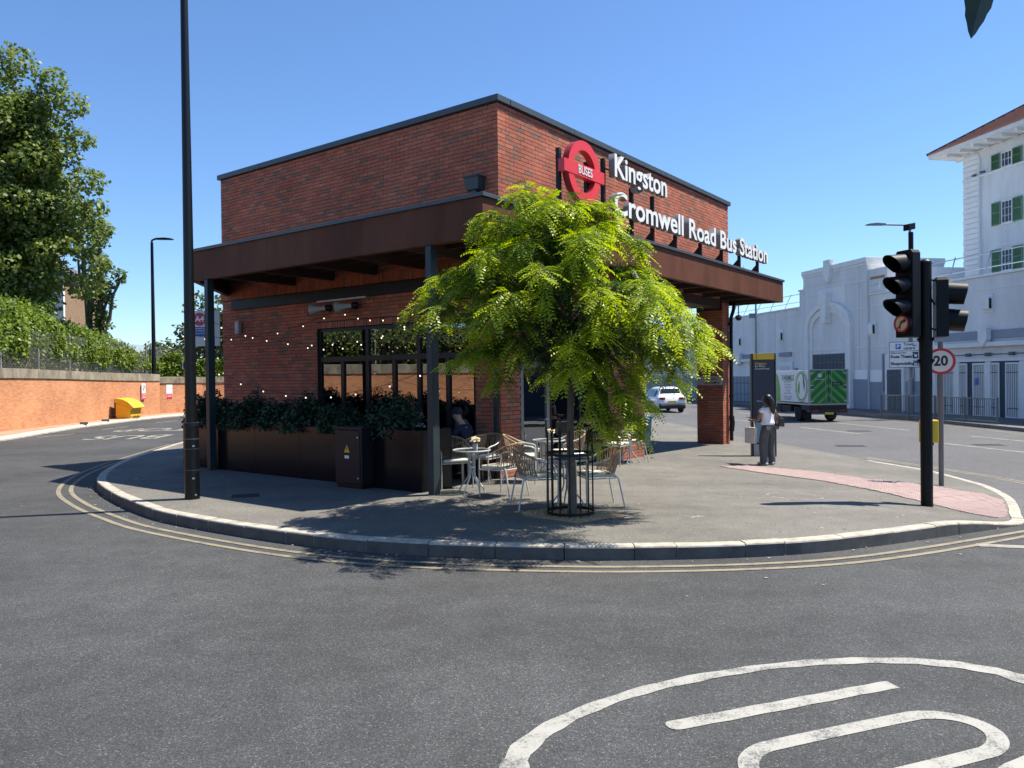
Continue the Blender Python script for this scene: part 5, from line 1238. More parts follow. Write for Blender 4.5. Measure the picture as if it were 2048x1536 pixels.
for i in range(len(RP)-1):
    p, q = RP[i], RP[i+1]; b = MB()
    for z in (1.02, .10): b.bar((p[0], p[1], WGZ+z), (q[0], q[1], WGZ+z), .04, .04)
    b.build('rail', M_RAIL, gr); L_ = np.linalg.norm(q-p)
    for k in range(1, int(L_/.115)): c = p+(q-p)*k*.115/L_; MB().box(c[0]-.011, c[0]+.011, c[1]-.011, c[1]+.011, WGZ+.12, WGZ+1.0).build('upright', M_RAIL, gr)
M_COL = mat('lamp_column_grey', (.20, .24, .28), .5, .3)
sl = slim_lamp('street_lamp', 'grey lamp column with a long arm and lantern, rising behind the traffic signals', (19.35, 37.1, WGZ), 9.05, .11, .06, (-1, -.15, 0), 1.35, M_COL, .95)
slim_lamp('street_lamp', 'slim grey lamp column standing behind the map pillar on the far footway', (17.1, 53.5, WGZ), 7.2, .10, .06, (-.3, 1, 0), .4, M_COL, .6)
MB().obox((17.1-.25, 53.5, 6.0), (.22, 0, 0), (0, .1, 0), (0, 0, .16)).build('equipment_box', M_COL, None).parent = None
o = bpy.data.objects['equipment_box']; props(o, 'small grey box on the slim lamp column behind the map pillar', 'box')
ps = thing('direction_sign', 'white direction sign listing Town centre, Rose Theatre and Shopmobility left of the signal pole', 'sign', (19.28, 36.86, 0), math.atan2(-.47, -.88)*0)
sd = Vector((-.47, -.88, 0)).normalized(); sx = Vector((0, 0, 1)).cross(sd); sx = Vector((-sd.y, sd.x, 0))
def sgn(u, v, d=0): return sd*d + sx*u + Vector((0, 0, v))
M_SIGNW = mat('grey_white_sign', (.78, .78, .77), .5); M_NAVY = mat('sign_navy', (.03, .05, .12), .5); M_SBLUE = mat('sign_blue', (.02, .10, .50), .45)
def spanel(u0, u1, v0, v1, m, d0, d1, name='panel'):
    b = MB(); b.prism([(u0, v0), (u1, v0), (u1, v1), (u0, v1)], sgn, d0, d1); return b.build(name, m, ps)
u0, u1, v0, v1 = -.98, .32, 2.17, 3.42
spanel(u0, u1, v0, v1, M_NAVY, .10, .12); spanel(u0+.025, u1-.025, v0+.025, 2.96, M_SIGNW, .1202, .123); spanel(u0+.025, u1-.025, 2.985, v1-.025, M_SIGNW, .1202, .123)
spanel(-.70, -.48, 3.06, 3.32, M_SBLUE, .1232, .126); 
def stext(body, size, u, v, m=M_BLK, align='LEFT', bold=.004): return lettering(body, size, sgn(u, v, .1265), sd, m, ps, align=align, bold=bold)
stext('P', .24, -.59, 3.19, M_WHITE, 'CENTER', .01); stext('Town', .19, -.36, 3.29); stext('centre', .19, -.36, 3.10)
stext('Follow town for:', .10, -.92, 2.88); stext('Rose Theatre', .19, -.92, 2.70, bold=.008); stext('Shopmobility', .19, -.92, 2.36, bold=.008)
spanel(.03, .27, 2.60, 2.92, M_NAVY, .1232, .126); spanel(.06, .27, 2.26, 2.50, M_NAVY, .1232, .126)
b = MB(); b.prism([(.08, 2.86), (.15, 2.78), (.24, 2.80), (.19, 2.66), (.12, 2.68)], sgn, .1262, .128); b.prism([(.10, 2.30), (.23, 2.30), (.23, 2.36), (.10, 2.36)], sgn, .1262, .128); b.prism([(.10, 2.38), (.15, 2.38), (.15, 2.46), (.10, 2.46)], sgn, .1262, .128); b.build('pictogram', M_WHITE, ps)
b = MB(); b.bar(sgn(.07, 2.4, .05), sgn(.07, 2.44, .05), .3, .12); b.bar(sgn(.07, 3.2, .05), sgn(.07, 3.24, .05), .3, .12); b.build('clamp', M_COL, ps)

# ------------------------------------------------------------------ lorry
M_LGREEN = mat('lorry_green', (.012, .135, .045), .4); M_LLIME = mat('lorry_lime', (.10, .33, .04), .4); M_LWHITE = mat('lorry_white', (.80, .81, .79), .45, var=.05, vscale=2); M_LGREY = mat('lorry_frame', (.35, .37, .38), .4, .6); M_TYRE = mat('tyre', (.014, .014, .015), .85); M_CHASS = mat('chassis', (.02, .02, .022), .7)
LYAW = math.atan2(.085, 1.0)
lo = thing('tipper_lorry', 'green and white box bodied lorry with green chevron rear doors driving away', 'lorry', (14.72, 35.6, zr(14, 35)), LYAW)
W2 = .92; zb, zt = .90, 2.42; LL = 3.6
b = MB(); b.box(-W2, W2, .03, LL, zb, zt); b.build('body', M_LWHITE, lo, bevel=.02)
for x in (-W2, W2):
    b = MB(); b.box(x-.045, x+.045, -.03, .05, zb-.03, zt+.04); b.build('corner_post', M_LGREY, lo)
MB().box(-W2+.046, W2-.046, -.03, .06, zt-.002, zt+.05).build('header', M_LGREY, lo); MB().box(-W2-.05, W2+.05, -.04, LL, zb-.10, zb-.031).build('sill', M_LGREY, lo)
for side, (x0, x1) in enumerate(((-W2+.05, -.012), (.012, W2-.05))):
    dd = MB().box(x0, x1, -.02, .025, zb-.02, zt-.01).build('rear_door', M_LGREEN, lo)
    b = MB(); w_ = x1-x0
    for k in range(-2, 5):                                 # chevrons leaning to the middle
        z0 = zb-.02+k*.42; sgn_ = 1 if side == 0 else -1
        P4 = [(x0, z0) if side == 0 else (x0, z0+w_*.9), (x1, z0+w_*.9) if side == 0 else (x1, z0), (x1, z0+w_*.9+.16) if side == 0 else (x1, z0+.16), (x0, z0+.16) if side == 0 else (x0, z0+w_*.9+.16)]
        # clip to the door
        poly = P4
        for zl, keep in ((zb-.015, 1), (zt-.015, -1)):
            out = []
            for i in range(len(poly)):
                a_, c_ = poly[i], poly[(i+1) % len(poly)]; ia = (a_[1]-zl)*keep >= 0; ic = (c_[1]-zl)*keep >= 0
                if ia: out.append(a_)
                if ia != ic: t_ = (zl-a_[1])/(c_[1]-a_[1]); out.append((a_[0]+(c_[0]-a_[0])*t_, zl))
            poly = out
            if not poly: break
        if len(poly) >= 3: b.prism(poly, lambda u, v, d: Vector((u, d, v)), -.0235, -.0205)
    b.build('chevrons', M_LLIME, dd)
    b = MB(); xs_ = (x1-.13) if side == 0 else (x0+.13); b.tube([(xs_, -.035, zb-.1), (xs_, -.035, zt)], .014, 6); b.build('locking_bar', M_LGREY, dd)
    b = MB()
    for z in (zb+.08, zb+.62, zb+.82, zt-.14): b.box(x0-.02 if side == 0 else x1-.14, x0+.14 if side == 0 else x1+.02, -.045, -.021, z-.02, z+.02)
    b.build('hinge', M_SILVER, dd)
b = MB(); b.lathe([(.10, 0), (.10, .004), (.08, .004), (.08, 0)], 20, (-.42, -.024, zt-.24), (0, -1, 0)); b.build('emblem', M_LWHITE, lo)
lettering('green waste', .09, (-.42, -.026, zt-.42), (0, -1, 0), M_LWHITE, lo)
b = MB(); b.box(.20, .62, -.028, -.024, zb+.80, zb+.96); b.build('label', M_BLK, lo); lettering('Keep clear', .07, (.41, -.0285, zb+.88), (0, -1, 0), M_LWHITE, lo)
# left side print: leaf mark in rings and the word FAIRMILE
def side(u, v, d): return Vector((-W2-d, u, v))
M_DGREEN = mat('print_dark_green', (.02, .14, .07), .5)
ringc = (.78, 1.66)
def ell(rx, rz, n=28): return [(ringc[0]+rx*math.cos(2*math.pi*k/n), ringc[1]+rz*math.sin(2*math.pi*k/n)) for k in range(n)]
for rx, rz, m, d in ((.66, .755, M_DGREEN, .002), (.62, .72, M_LWHITE, .004), (.58, .68, M_LLIME, .006), (.48, .60, M_LWHITE, .008)):
    b = MB(); b.prism(ell(rx, rz)[::-1], side, 0, d); b.build('print', m, lo)
for pts, m in (([(.62, 1.78), (.52, 2.02), (.56, 2.2), (.70, 2.28), (.62, 2.1)], M_DGREEN), ([(1.0, 1.24), (1.18, 1.42), (1.14, 1.75), (.98, 1.95), (.94, 1.6)], M_LLIME), ([(.50, 1.42), (.42, 1.70), (.52, 2.16), (.60, 1.76)], M_DGREEN)):
    b = MB(); b.prism(pts, side, .008, .0105); b.build('print', m, lo, fixn=True)
b = MB(); b.prism([(3.05, zb+.02), (3.58, zb+.02), (3.58, zt-.1), (3.32, zt-.3), (3.12, 1.6)], side, .0005, .003); b.build('print', M_LLIME, lo, fixn=True)
lettering('FAIRMILE', .36, (-W2-.004, 2.22, 2.06), (-1, 0, 0), M_DGREEN, lo, bold=.008, sx=.92)
for z, t_ in ((1.90, 'garden centre'), (1.74, 'Tree Surgery'), (1.60, 'Grounds Care'), (1.46, 'Fencing'), (1.32, 'Green Waste'), (1.15, 'fairmile grounds'), (1.04, 'call us today')): lettering(t_, .13, (-W2-.004, 2.25, z), (-1, 0, 0), M_GREYP, lo, sx=1.1)
ch = MB()
for x in (-.38, .38): ch.box(x-.05, x+.05, -.02, 5.4, .62, .79)
ch.box(-.9, .9, .02, .9, .55, .80); ch.box(-.88, .88, -.06, .04, .44, .60); ch.box(-.9, -.7, 2.0, 3.0, .42, .72); ch.box(-.86, -.55, 3.2, 3.6, .35, .75); ch.build('chassis', M_CHASS, lo)
def wheel(name, par, c, r, w, axis=(1, 0, 0)):
    b = MB(); b.lathe([(r*.55, -w/2), (r*.92, -w/2), (r, -w*.32), (r, w*.32), (r*.92, w/2), (r*.55, w/2)], 24, c, axis); o = b.build(name, M_TYRE, par, smooth=True)
    b = MB(); b.lathe([(r*.56, -w*.45), (r*.5, -w*.28), (r*.16, -w*.2), (r*.14, -w*.38), (.001, -w*.38)], 20, c, axis); b.lathe([(r*.56, w*.45), (r*.5, w*.28), (r*.16, w*.2), (.001, w*.2)], 20, c, axis); b.build('rim', M_LGREY, o, smooth=True); return o
for x in (-.74, .74): wheel('wheel', lo, (x, 1.25, .36), .36, .30); wheel('wheel', lo, (x, 4.45, .36), .36, .22)
b = MB(); b.box(-.21, .21, -.075, -.062, .36, .46); b.build('number_plate', mat('plate_yellow', (.75, .55, .05), .5), lo); lettering('LJ17 CNA', .085, (0, -.076, .41), (0, -1, 0), M_BLK, lo, sx=.9)
M_TAIL = mat('tail_lamp', (.25, .01, .01), .3)
for x in (-.66, .66): MB().box(x-.14, x+.14, -.075, -.061, .49, .59).build('tail_lamp', M_TAIL, lo)
for x in (-.6, .6): MB().box(x-.2, x+.2, .86, .88, .1, .45).build('mud_flap', M_CHASS, lo)
cb_ = MB(); cb_.prism([(3.72, .55), (5.35, .55), (5.4, 1.1), (5.1, 1.95), (4.8, 2.10), (3.72, 2.10)], lambda u, v, d: Vector((d, u, v)), -.9, .9); cb_.build('cab', M_LWHITE, lo, bevel=.05)
for x in (-.901, .901): b = MB(); b.prism([(4.3, 1.25), (5.1, 1.25), (4.95, 1.9), (4.3, 1.9)], lambda u, v, d: Vector((x+d, u, v)), -.004, .004); b.build('side_window', M_PANE, lo)
for x in (-1.02, 1.02): MB().box(x-.08, x+.08, 5.0, 5.06, 1.3, 1.65).build('mirror', M_CHASS, lo)

# ------------------------------------------------------------------ white car
M_CARW = mat('car_white', (.80, .81, .82), .22, coat=.6); M_CARGLASS = mat('car_glass', (.02, .025, .03), .05, spec=.7)
car = thing('parked_car', 'white hatchback car seen from behind on the street beyond the open passage', 'car', (9.55, 45.6, zr(9.5, 45)), R(5))
secs = [(0.0, .44, .62, .80, .70), (.06, .36, .95, .88, .72), (.35, .26, 1.18, .90, .66), (.55, .25, 1.48, .91, .60), (1.0, .24, 1.56, .91, .60), (2.2, .24, 1.55, .91, .60), (2.75, .24, 1.40, .91, .62), (3.35, .24, 1.05, .91, .74), (3.9, .26, .98, .89, .74), (4.25, .32, .86, .84, .70), (4.35, .42, .70, .76, .62)]
b = MB(); n = 12
for (y, z0, z1, w, wt_) in secs:
    zm = min(z1-.04, .92); 
    pr = [(-w*.9, z0), (-w, z0+.15), (-w, zm-.1), (-w*.97, zm), (-(wt_*.6+w*.4*.9), (zm+z1)/2+.02), (-wt_, z1-.05), (-wt_*.8, z1)]; pr = pr + [(-x, z) for x, z in pr[::-1]]
    b.v += [(x, y, z) for x, z in pr]
m_ = 14
for i in range(len(secs)-1):
    for k in range(m_): k2 = (k+1) % m_; b.f.append((i*m_+k, i*m_+k2, (i+1)*m_+k2, (i+1)*m_+k)); b.m.append(0)
b.f.append(tuple(range(m_))); b.f.append(tuple(range((len(secs)-1)*m_, len(secs)*m_))[::-1]); b.m += [0, 0]
b.build('body', M_CARW, car, smooth=True, sharp=50)
b = MB(); b.add([(-.62, .30, 1.02), (.62, .30, 1.02), (.55, .515, 1.43), (-.55, .515, 1.43)], [(0, 1, 2, 3)]); o = b.build('rear_window', M_CARGLASS, car); o.location = (0, -.04, .02)
for x in (-1, 1):
    b = MB(); b.add([(x*.885, .75, 1.0), (x*.885, 2.9, 1.0), (x*.70, 2.5, 1.42), (x*.675, .85, 1.42)], [(0, 1, 2, 3)]); o = b.build('side_window', M_CARGLASS, car); o.location = (x*.02, 0, 0)
    b = MB(); b.box(x*.60-.17, x*.60+.17, -.005, .10, .80, .94); b.build('tail_lamp', M_TAIL, car, bevel=.02)
b = MB(); b.box(-.80, .80, -.04, .06, .26, .48); b.build('bumper', M_CHASS, car, bevel=.03); b = MB(); b.box(-.26, .26, -.012, .0, .62, .73); b.build('number_plate', mat('plate_yellow', (.75, .55, .05), .5), car)
for x in (-.76, .76): wheel('wheel', car, (x, .80, .33), .33, .22); wheel('wheel', car, (x, 3.45, .33), .33, .22)
# ------------------------------------------------------------------ planters, cabinet, shrubs, tree
M_PLANT = mat('planter_dark_metal', (.006, .0065, .009), .2, .0, spec=.25, var=.1, vscale=1.5, world=True)
M_SOIL = mat('soil', (.03, .02, .013), .95)
def planter(label, b0, b1, a0, a1, h, seams):
    t = thing('planter', label, 'planter', C0 + Vector((0, 0, .15)), BROT)
    e = .03; q = MB()
    for (x0, x1, y0, y1) in ((a0, a0+e, b0, b1), (a1-e, a1, b0, b1), (a0+e+.001, a1-e-.001, b0, b0+e), (a0+e+.001, a1-e-.001, b1-e, b1)): q.box(x0, x1, y0, y1, 0, h)
    q.build('trough', M_PLANT, t, bevel=.006); MB().box(a0+e, a1-e, b0+e, b1-e, .3, h-.07).build('soil', M_SOIL, t)
    q = MB()
    for s_ in seams: q.box(a0-.0025, a0-.0005, s_-.004, s_+.004, .01, h-.01)
    if seams: q.build('seam', M_BLACK, t)
    return t
planter('long dark metal planter trough along the shaded side of the station', 3.28, 8.6, .22, .86, .97, (4.6, 6.0))
planter('shorter dark metal planter at the corner post beside the first cafe table', 1.42, 3.26, .13, .86, .99, ())
M_SHRUB = leaf_material('shrub_leaf', (.026, .062, .022), (.010, .030, .014), .4, .15)
M_STEM = mat('brown_stem', (.06, .04, .025), .9)
def shrub(label, b_, r, h, n, a=.54, zb_=1.08):
    p = bl(a, b_, zb_); t = thing('shrub', label, 'shrub', p, 0, 'evergreen shrubs in the planters'); st = MB()
    for k in range(7):
        d = Vector((random.uniform(-1, 1), random.uniform(-1, 1), 0))*r*.7; st.tube([(0, 0, -.05), d*.4+Vector((0, 0, h*.4)), d+Vector((0, 0, h*.85))], .009, 4)
    st.build('stems', M_STEM, t)
    d = rand_unit(n); d[:, 2] = np.abs(d[:, 2])*1.1-.15; rr = rng.uniform(.25, 1, n)**.55; lum = 1+.28*np.sin(d[:, 0]*5+b_)*np.cos(d[:, 1]*4+2*b_)
    P = d*rr[:, None]*lum[:, None]*np.array([r, r, h]); V = leaves_at(P, .06, .5, outward=d); quads_object('foliage', V, np.clip(rng.normal(.5, .3, n), 0, 1), M_SHRUB, t)
for i, (b_, r, h, l) in enumerate(((8.2, .45, .72, 'first from the lamp post'), (7.45, .48, .55, 'just behind the left canopy post'), (6.55, .52, .62, 'right of the left canopy post'), (5.65, .50, .52, 'in the middle of the row'), (4.75, .50, .60, 'at the left edge of the long window'), (3.85, .45, .45, 'at the right end of the long trough'))):
    shrub('dark evergreen shrub in the long planter, ' + l, b_, r, h, 3800)
shrub('rounded dark shrub in the short planter behind the electrical cabinet', 2.4, .5, .68, 3000)
# electrical cabinet
M_CAB = mat('cabinet_dark_grey', (.012, .014, .019), .42, .0, spec=.3, var=.1, vscale=2)
cab = thing('electrical_cabinet', 'dark grey electrical cabinet with a yellow warning triangle beside the planter', 'cabinet', C0+Vector((0, 0, .15)), BROT)
q = MB(); q.box(-.14, .12, 2.52, 3.18, .07, .98); q.build('body', M_CAB, cab, bevel=.008)
q = MB(); q.box(-.12, .10, 2.54, 3.16, -.02, .068); q.build('plinth', M_BLACK, cab); q = MB(); q.box(-.165, .14, 2.495, 3.205, .982, 1.03); q.build('cap', M_CAB, cab, bevel=.01)
q = MB(); q.box(-.152, -.1405, 2.56, 3.15, .09, .955); dr_ = q.build('door', M_CAB, cab, bevel=.004)
for z in (.86, .18):
    q = MB(); q.lathe([(.016, 0), (.016, .01), (.001, .012)], 12, (-.1525, 2.60, z), (-1, 0, 0)); q.build('lock', M_SILVER, dr_)
M_WARN = mat('warning_yellow', (.80, .47, .03), .5)
q = MB(); q.prism([(2.80, .60), (2.94, .60), (2.87, .73)], lambda u, v, d: Vector((d, u, v)), -.1545, -.1525); tri = q.build('warning_triangle', M_WARN, cab)
q = MB(); q.prism([(2.868, .70), (2.855, .655), (2.872, .655), (2.862, .618), (2.888, .667), (2.872, .667), (2.882, .70)], lambda u, v, d: Vector((d, u, v)), -.156, -.1546); q.build('bolt_symbol', M_BLK, tri, fixn=True)
MB().box(-.1545, -.1525, 2.82, 2.93, .50, .55).build('label_plate', M_WHITE, cab)

# ---- honey locust
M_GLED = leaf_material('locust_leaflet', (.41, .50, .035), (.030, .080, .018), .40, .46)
M_TBARK = mat('young_bark', (.145, .115, .085), .85, var=.4, vscale=18, bump=.5, bscale=40)
tr = thing('street_tree', 'young honey locust with bright yellow green drooping fronds in a black guard', 'tree', (.78, 10.2, .13))
q = MB(); TH = [(0, 0, -.1), (.01, 0, .5), (-.015, .02, 1.0), (.0, .0, 1.5), (.02, -.01, 2.0), (.0, .02, 2.7), (-.10, .0, 3.3), (-.28, .03, 3.9)]
q.tube(TH, [.065, .052, .048, .045, .040, .030, .019, .008], 12); q.build('trunk', M_TBARK, tr, smooth=True)
def trunk_pt(z): return Vector((np.interp(z, [p[2] for p in TH], [p[0] for p in TH]), np.interp(z, [p[2] for p in TH], [p[1] for p in TH]), z))
def crown_r(z): return float(np.interp(z, [1.2, 1.68, 2.08, 2.48, 2.88, 3.28, 3.68, 4.08, 4.4], [.6, 1.15, 1.75, 1.9, 1.95, 1.6, 1.22, .92, .40]))
def bez(p0, p1, p2, p3, t): return p0*(1-t)**3 + p1*3*t*(1-t)**2 + p2*3*t*t*(1-t) + p3*t**3
twigs = MB(); LP, LD, LA, LS = [], [], [], []
def frond(p, d, age, size): LP.append(p); LD.append(d); LA.append(min(1, max(0, age))); LS.append(size)
def shoot(p0, tip, r0, lift=.25, young=0.0, dens=1.0, start=.45):
    """arching shoot: sparse dark leaves inside, a spray of fronds toward its end"""
    L_ = (tip-p0).length; out = (tip-p0); out.z = 0; out = out.normalized() if out.length > 1e-3 else Vector((1, 0, 0))
    p1 = p0+out*L_*.25+Vector((0, 0, L_*lift)); p2 = tip+Vector((-out.x*.25*L_, -out.y*.25*L_, .16*L_+.05))
    pts = [bez(p0, p1, p2, tip, t) for t in np.linspace(0, 1, 9)]
    twigs.tube(pts, [r0*(1-.85*t) for t in np.linspace(0, 1, 9)], 5)
    n = int(dens*(7+15*min(1.0, L_))); side = 1
    for k in range(n):
        t = start+(1-start)*((k+random.random())/n)**.8; p = bez(p0, p1, p2, tip, t); d = (bez(p0, p1, p2, tip, min(1, t+.03))-bez(p0, p1, p2, tip, t-.03)).normalized()
        s_ = d.cross(Vector((0, 0, 1))); s_ = s_.normalized() if s_.length > .05 else Vector((1, 0, 0)); side = -side
        ld = d*random.uniform(.3, 1.0) + s_*side*random.uniform(.35, 1.1) + Vector((random.uniform(-.3, .3), random.uniform(-.3, .3), random.uniform(-.55, .40)))
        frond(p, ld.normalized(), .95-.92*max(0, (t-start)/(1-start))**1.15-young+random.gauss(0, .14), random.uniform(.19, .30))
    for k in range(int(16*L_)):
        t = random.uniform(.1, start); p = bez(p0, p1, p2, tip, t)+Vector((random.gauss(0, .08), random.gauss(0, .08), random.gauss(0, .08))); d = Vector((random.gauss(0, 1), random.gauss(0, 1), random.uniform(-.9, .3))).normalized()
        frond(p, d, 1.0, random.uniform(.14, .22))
    return pts
spots_ = []; NS = 92
for k in range(NS):
    z = 1.80+2.20*((k+.5)/NS)**.92+random.uniform(-.12, .12); ph = k*2.39996+random.uniform(-.35, .35); Rz = crown_r(z)
    rr = Rz*(random.uniform(.72, 1.04) if random.random() < .72 else random.uniform(.30, .62))
    asym = 1.0+.10*math.sin(ph*3+1)+.08*math.sin(ph*5)
    cx_ = float(np.interp(z, [1.2, 2.08, 2.5, 3.3, 3.7, 4.2], [.45, .10, -.05, -.28, -.18, -.28]))
    if math.sin(ph*2.0+z*3.1)+math.sin(ph*5.0-z*4.3) < -.72: continue          # notches in the outline
    spots_.append(Vector((rr*math.cos(ph)*asym+cx_, rr*math.sin(ph)*1.06*asym, z+random.uniform(-.12, .12))))
# fronds that stand out against the wall: left arm, right drooping arm, top tufts, low hanging ones
spots_ += [Vector(p) for p in ((-2.15, -.2, 2.72), (-2.0, .1, 3.05), (-1.95, -.4, 2.55), (-1.78, .2, 3.2), (-1.55, -.2, 3.0), (-1.22, .0, 3.95), (-1.05, -.2, 3.8), (-.45, -.2, 4.20), (-.32, .1, 4.12), (-.58, .1, 4.05), (.45, .1, 4.05), (.62, -.1, 3.95), (.36, 0, 4.02), (.95, 0, 3.6), (1.12, .1, 3.25), (1.3, -.2, 3.0), (1.65, .2, 2.72), (1.85, 0, 2.5), (2.0, -.2, 2.2), (1.9, .2, 2.0), (1.75, -.2, 2.35), (1.1, -.2, 1.45), (.95, .1, 1.22), (.75, -.3, 1.5), (.5, -.35, 1.15), (.35, -.3, 1.6), (.95, -.1, 1.08), (.62, -.3, 1.12), (-1.6, -.3, 2.05), (-1.3, -.4, 2.1), (.2, -2.0, 2.7), (-.5, -2.1, 2.9), (.8, -1.9, 2.6), (.0, -1.7, 3.2), (-1.0, -1.7, 2.6), (1.2, -1.6, 2.4))]
for sp in spots_:
    h = sp.z; reach = math.hypot(sp.x, sp.y); z0 = min(3.7, max(1.85, h-.22-.20*reach+random.uniform(-.1, .25)))
    if h < 1.95: z0 = random.uniform(2.0, 2.6)
    yg = max(0, (h-3.4))*.25 + (.15 if random.random() < .3 else 0)
    pts = shoot(trunk_pt(z0), sp, .013, .30 if h > z0 else .40, yg, 1.25, .52 if reach > .9 else .35)
    for _ in range(2):
        i = random.choice((5, 6, 7)); p = pts[i]; off = Vector((random.uniform(-.36, .36), random.uniform(-.36, .36), random.uniform(-.36, .10)))
        shoot(p, p+off, .005, .2, yg, .9, .15)
twigs.build('branches', M_TBARK, tr, smooth=True)
# compound leaves: a thin arching midrib with opposite leaflets
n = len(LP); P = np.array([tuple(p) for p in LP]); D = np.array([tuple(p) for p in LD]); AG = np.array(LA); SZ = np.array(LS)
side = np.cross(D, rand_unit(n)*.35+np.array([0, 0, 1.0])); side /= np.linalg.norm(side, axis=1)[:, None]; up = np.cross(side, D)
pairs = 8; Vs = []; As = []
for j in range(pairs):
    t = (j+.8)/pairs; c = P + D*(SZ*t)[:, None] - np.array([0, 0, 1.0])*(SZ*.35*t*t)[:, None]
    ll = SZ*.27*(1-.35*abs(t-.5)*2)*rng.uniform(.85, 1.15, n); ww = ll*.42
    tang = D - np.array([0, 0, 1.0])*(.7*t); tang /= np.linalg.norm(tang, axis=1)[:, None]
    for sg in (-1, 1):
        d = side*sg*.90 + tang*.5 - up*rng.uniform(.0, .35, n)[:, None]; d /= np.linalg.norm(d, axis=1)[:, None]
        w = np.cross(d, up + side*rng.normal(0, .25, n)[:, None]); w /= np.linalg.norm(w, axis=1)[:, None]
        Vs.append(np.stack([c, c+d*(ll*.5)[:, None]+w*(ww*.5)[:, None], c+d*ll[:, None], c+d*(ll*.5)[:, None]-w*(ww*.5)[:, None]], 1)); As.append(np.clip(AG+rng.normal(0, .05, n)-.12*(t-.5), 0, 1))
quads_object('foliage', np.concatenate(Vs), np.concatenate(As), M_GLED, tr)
# guard and gravel pit
pit = MB(); pc = np.array([.72, 10.15]); pz = pave_z(.72, 10.15)
def sq(s_): return [(pc[0]+s_*x, pc[1]+s_*y, pz+.006) for x, y in ((-1, .15), (.1, -.78), (1, -.12), (-.05, .82))]
pit.add(sq(.80), [(0, 1, 2, 3)]); o = pit.build('tree_pit', mat('resin_gravel', (.46, .30, .16), .9, var=.45, vscale=60, bump=.9, bscale=90, world=True, detail=5)); o['kind'] = 'structure'
gv = MB()
for k in range(900):
    u, v = random.uniform(-1, 1), random.uniform(-1, 1); x = pc[0]+.36*u+.37*v; y = pc[1]-.40*u+.40*v*.4+.0
    s_ = random.uniform(.006, .013); gv.obox((x, y, pz+.008), (s_, random.uniform(-.004, .004), 0), (0, s_*.8, random.uniform(-.003, .003)), (0, 0, s_*.5))
gv.build('tree_pit_gravel', mat('loose_gravel', (.52, .34, .19), .9, var=.5, vscale=25, world=True), kind='stuff')
gd = thing('tree_guard', 'round black iron guard of upright bars with hoops about the tree trunk', 'tree guard', (.76, 10.18, pave_z(.76, 10.18)))
for k in range(14):
    t = 2*math.pi*(k+.3)/14; r_ = .305; MB().tube([(r_*math.cos(t), r_*math.sin(t), -.01), (r_*math.cos(t), r_*math.sin(t), 1.10), (r_*1.06*math.cos(t), r_*1.06*math.sin(t), 1.14)], .0095, 8).build('guard_bar', M_BLACK, gd, smooth=True)
for z in (.03, .80):
    q = MB(); ring = [(.318*math.cos(t), .318*math.sin(t)) for t in np.linspace(0, 2*math.pi, 40)]
    A = [(x, y, z) for x, y in ring]; B_ = [(x, y, z+.035) for x, y in ring]; q.strip(A, B_); q.strip([(x*.97, y*.97, z) for x, y in ring], [(x*.97, y*.97, z+.035) for x, y in ring]); q.strip(A, [(x*.97, y*.97, z) for x, y in ring]); q.strip(B_, [(x*.97, y*.97, z+.035) for x, y in ring]); q.build('hoop', M_BLACK, gd)

# ------------------------------------------------------------------ cafe chairs and tables
M_TUBEGREY = mat('light_grey_tube', (.50, .50, .48), .4, .25); M_ROPE = mat('beige_rope', (.36, .25, .155), .8, var=.3, vscale=30); M_CUSH = mat('cream_cushion', (.62, .58, .48), .9, var=.1, vscale=10, bump=.3, bscale=40)
def make_chair(loc, rz, label):
    t = thing('cafe_chair', label, 'chair', loc, rz, 'rope back chairs at the cafe tables')
    hoop = [(.27, .23, .0), (.27, .235, .55), (.275, .20, .625), (.29, .06, .655), (.288, -.08, .70), (.25, -.21, .765), (.15, -.295, .81), (0, -.325, .825)]
    full = hoop + [(-x, y, z) for x, y, z in hoop[-2::-1]]
    hc = smooth_curve(full, .04)
    nh = len(hc); lo_i = int(nh*.37)-2
    q = MB(); q.tube([tuple(p) for p in hc], .0125, 8); q.build('arm_frame', M_TUBEGREY, t, smooth=True)
    rope_part = [p for p in hc if p[2] > .70]
    q = MB(); q.tube([tuple(p) for p in rope_part], .0165, 8); q.build('rim', M_ROPE, t, smooth=True)
    for x in (-1, 1):
        q = MB(); q.tube([(x*.20, -.20, .46), (x*.225, -.25, .40), (x*.25, -.33, 0)], .0115, 8); q.build('leg', M_TUBEGREY, t, smooth=True)
    q = MB(); q.tube([(.268, .22, .42), (.25, -.19, .425), (.12, -.235, .43), (-.12, -.235, .43), (-.25, -.19, .425), (-.268, .22, .42)], .011, 8, closed=True); q.build('seat_frame', M_TUBEGREY, t, smooth=True)
    q = MB(); low = smooth_curve([(.235, -.06, .46), (.21, -.17, .465), (.10, -.225, .47), (-.10, -.225, .47), (-.21, -.17, .465), (-.235, -.06, .46)], .012); ns = 44
    for k in range(ns):
        f = k/(ns-1); a_ = low[int(f*(len(low)-1))]; c_ = rope_part[int((f)*(len(rope_part)-1))]; m_ = (np.array(a_)+np.array(c_))/2; m_[1] -= .015
        jit = .012*math.sin(k*1.9); q.tube([tuple(a_), (m_[0]+jit, m_[1], m_[2]), tuple(c_)], .0052, 4)
    q.build('rope_back', M_ROPE, t)
    q = MB(); q.box(-.235, .235, -.20, .235, .435, .485); q.build('cushion', M_CUSH, t, bevel=.02)
    return t
def face_rz(d): return math.atan2(-d[0], d[1])            # local +y is the front
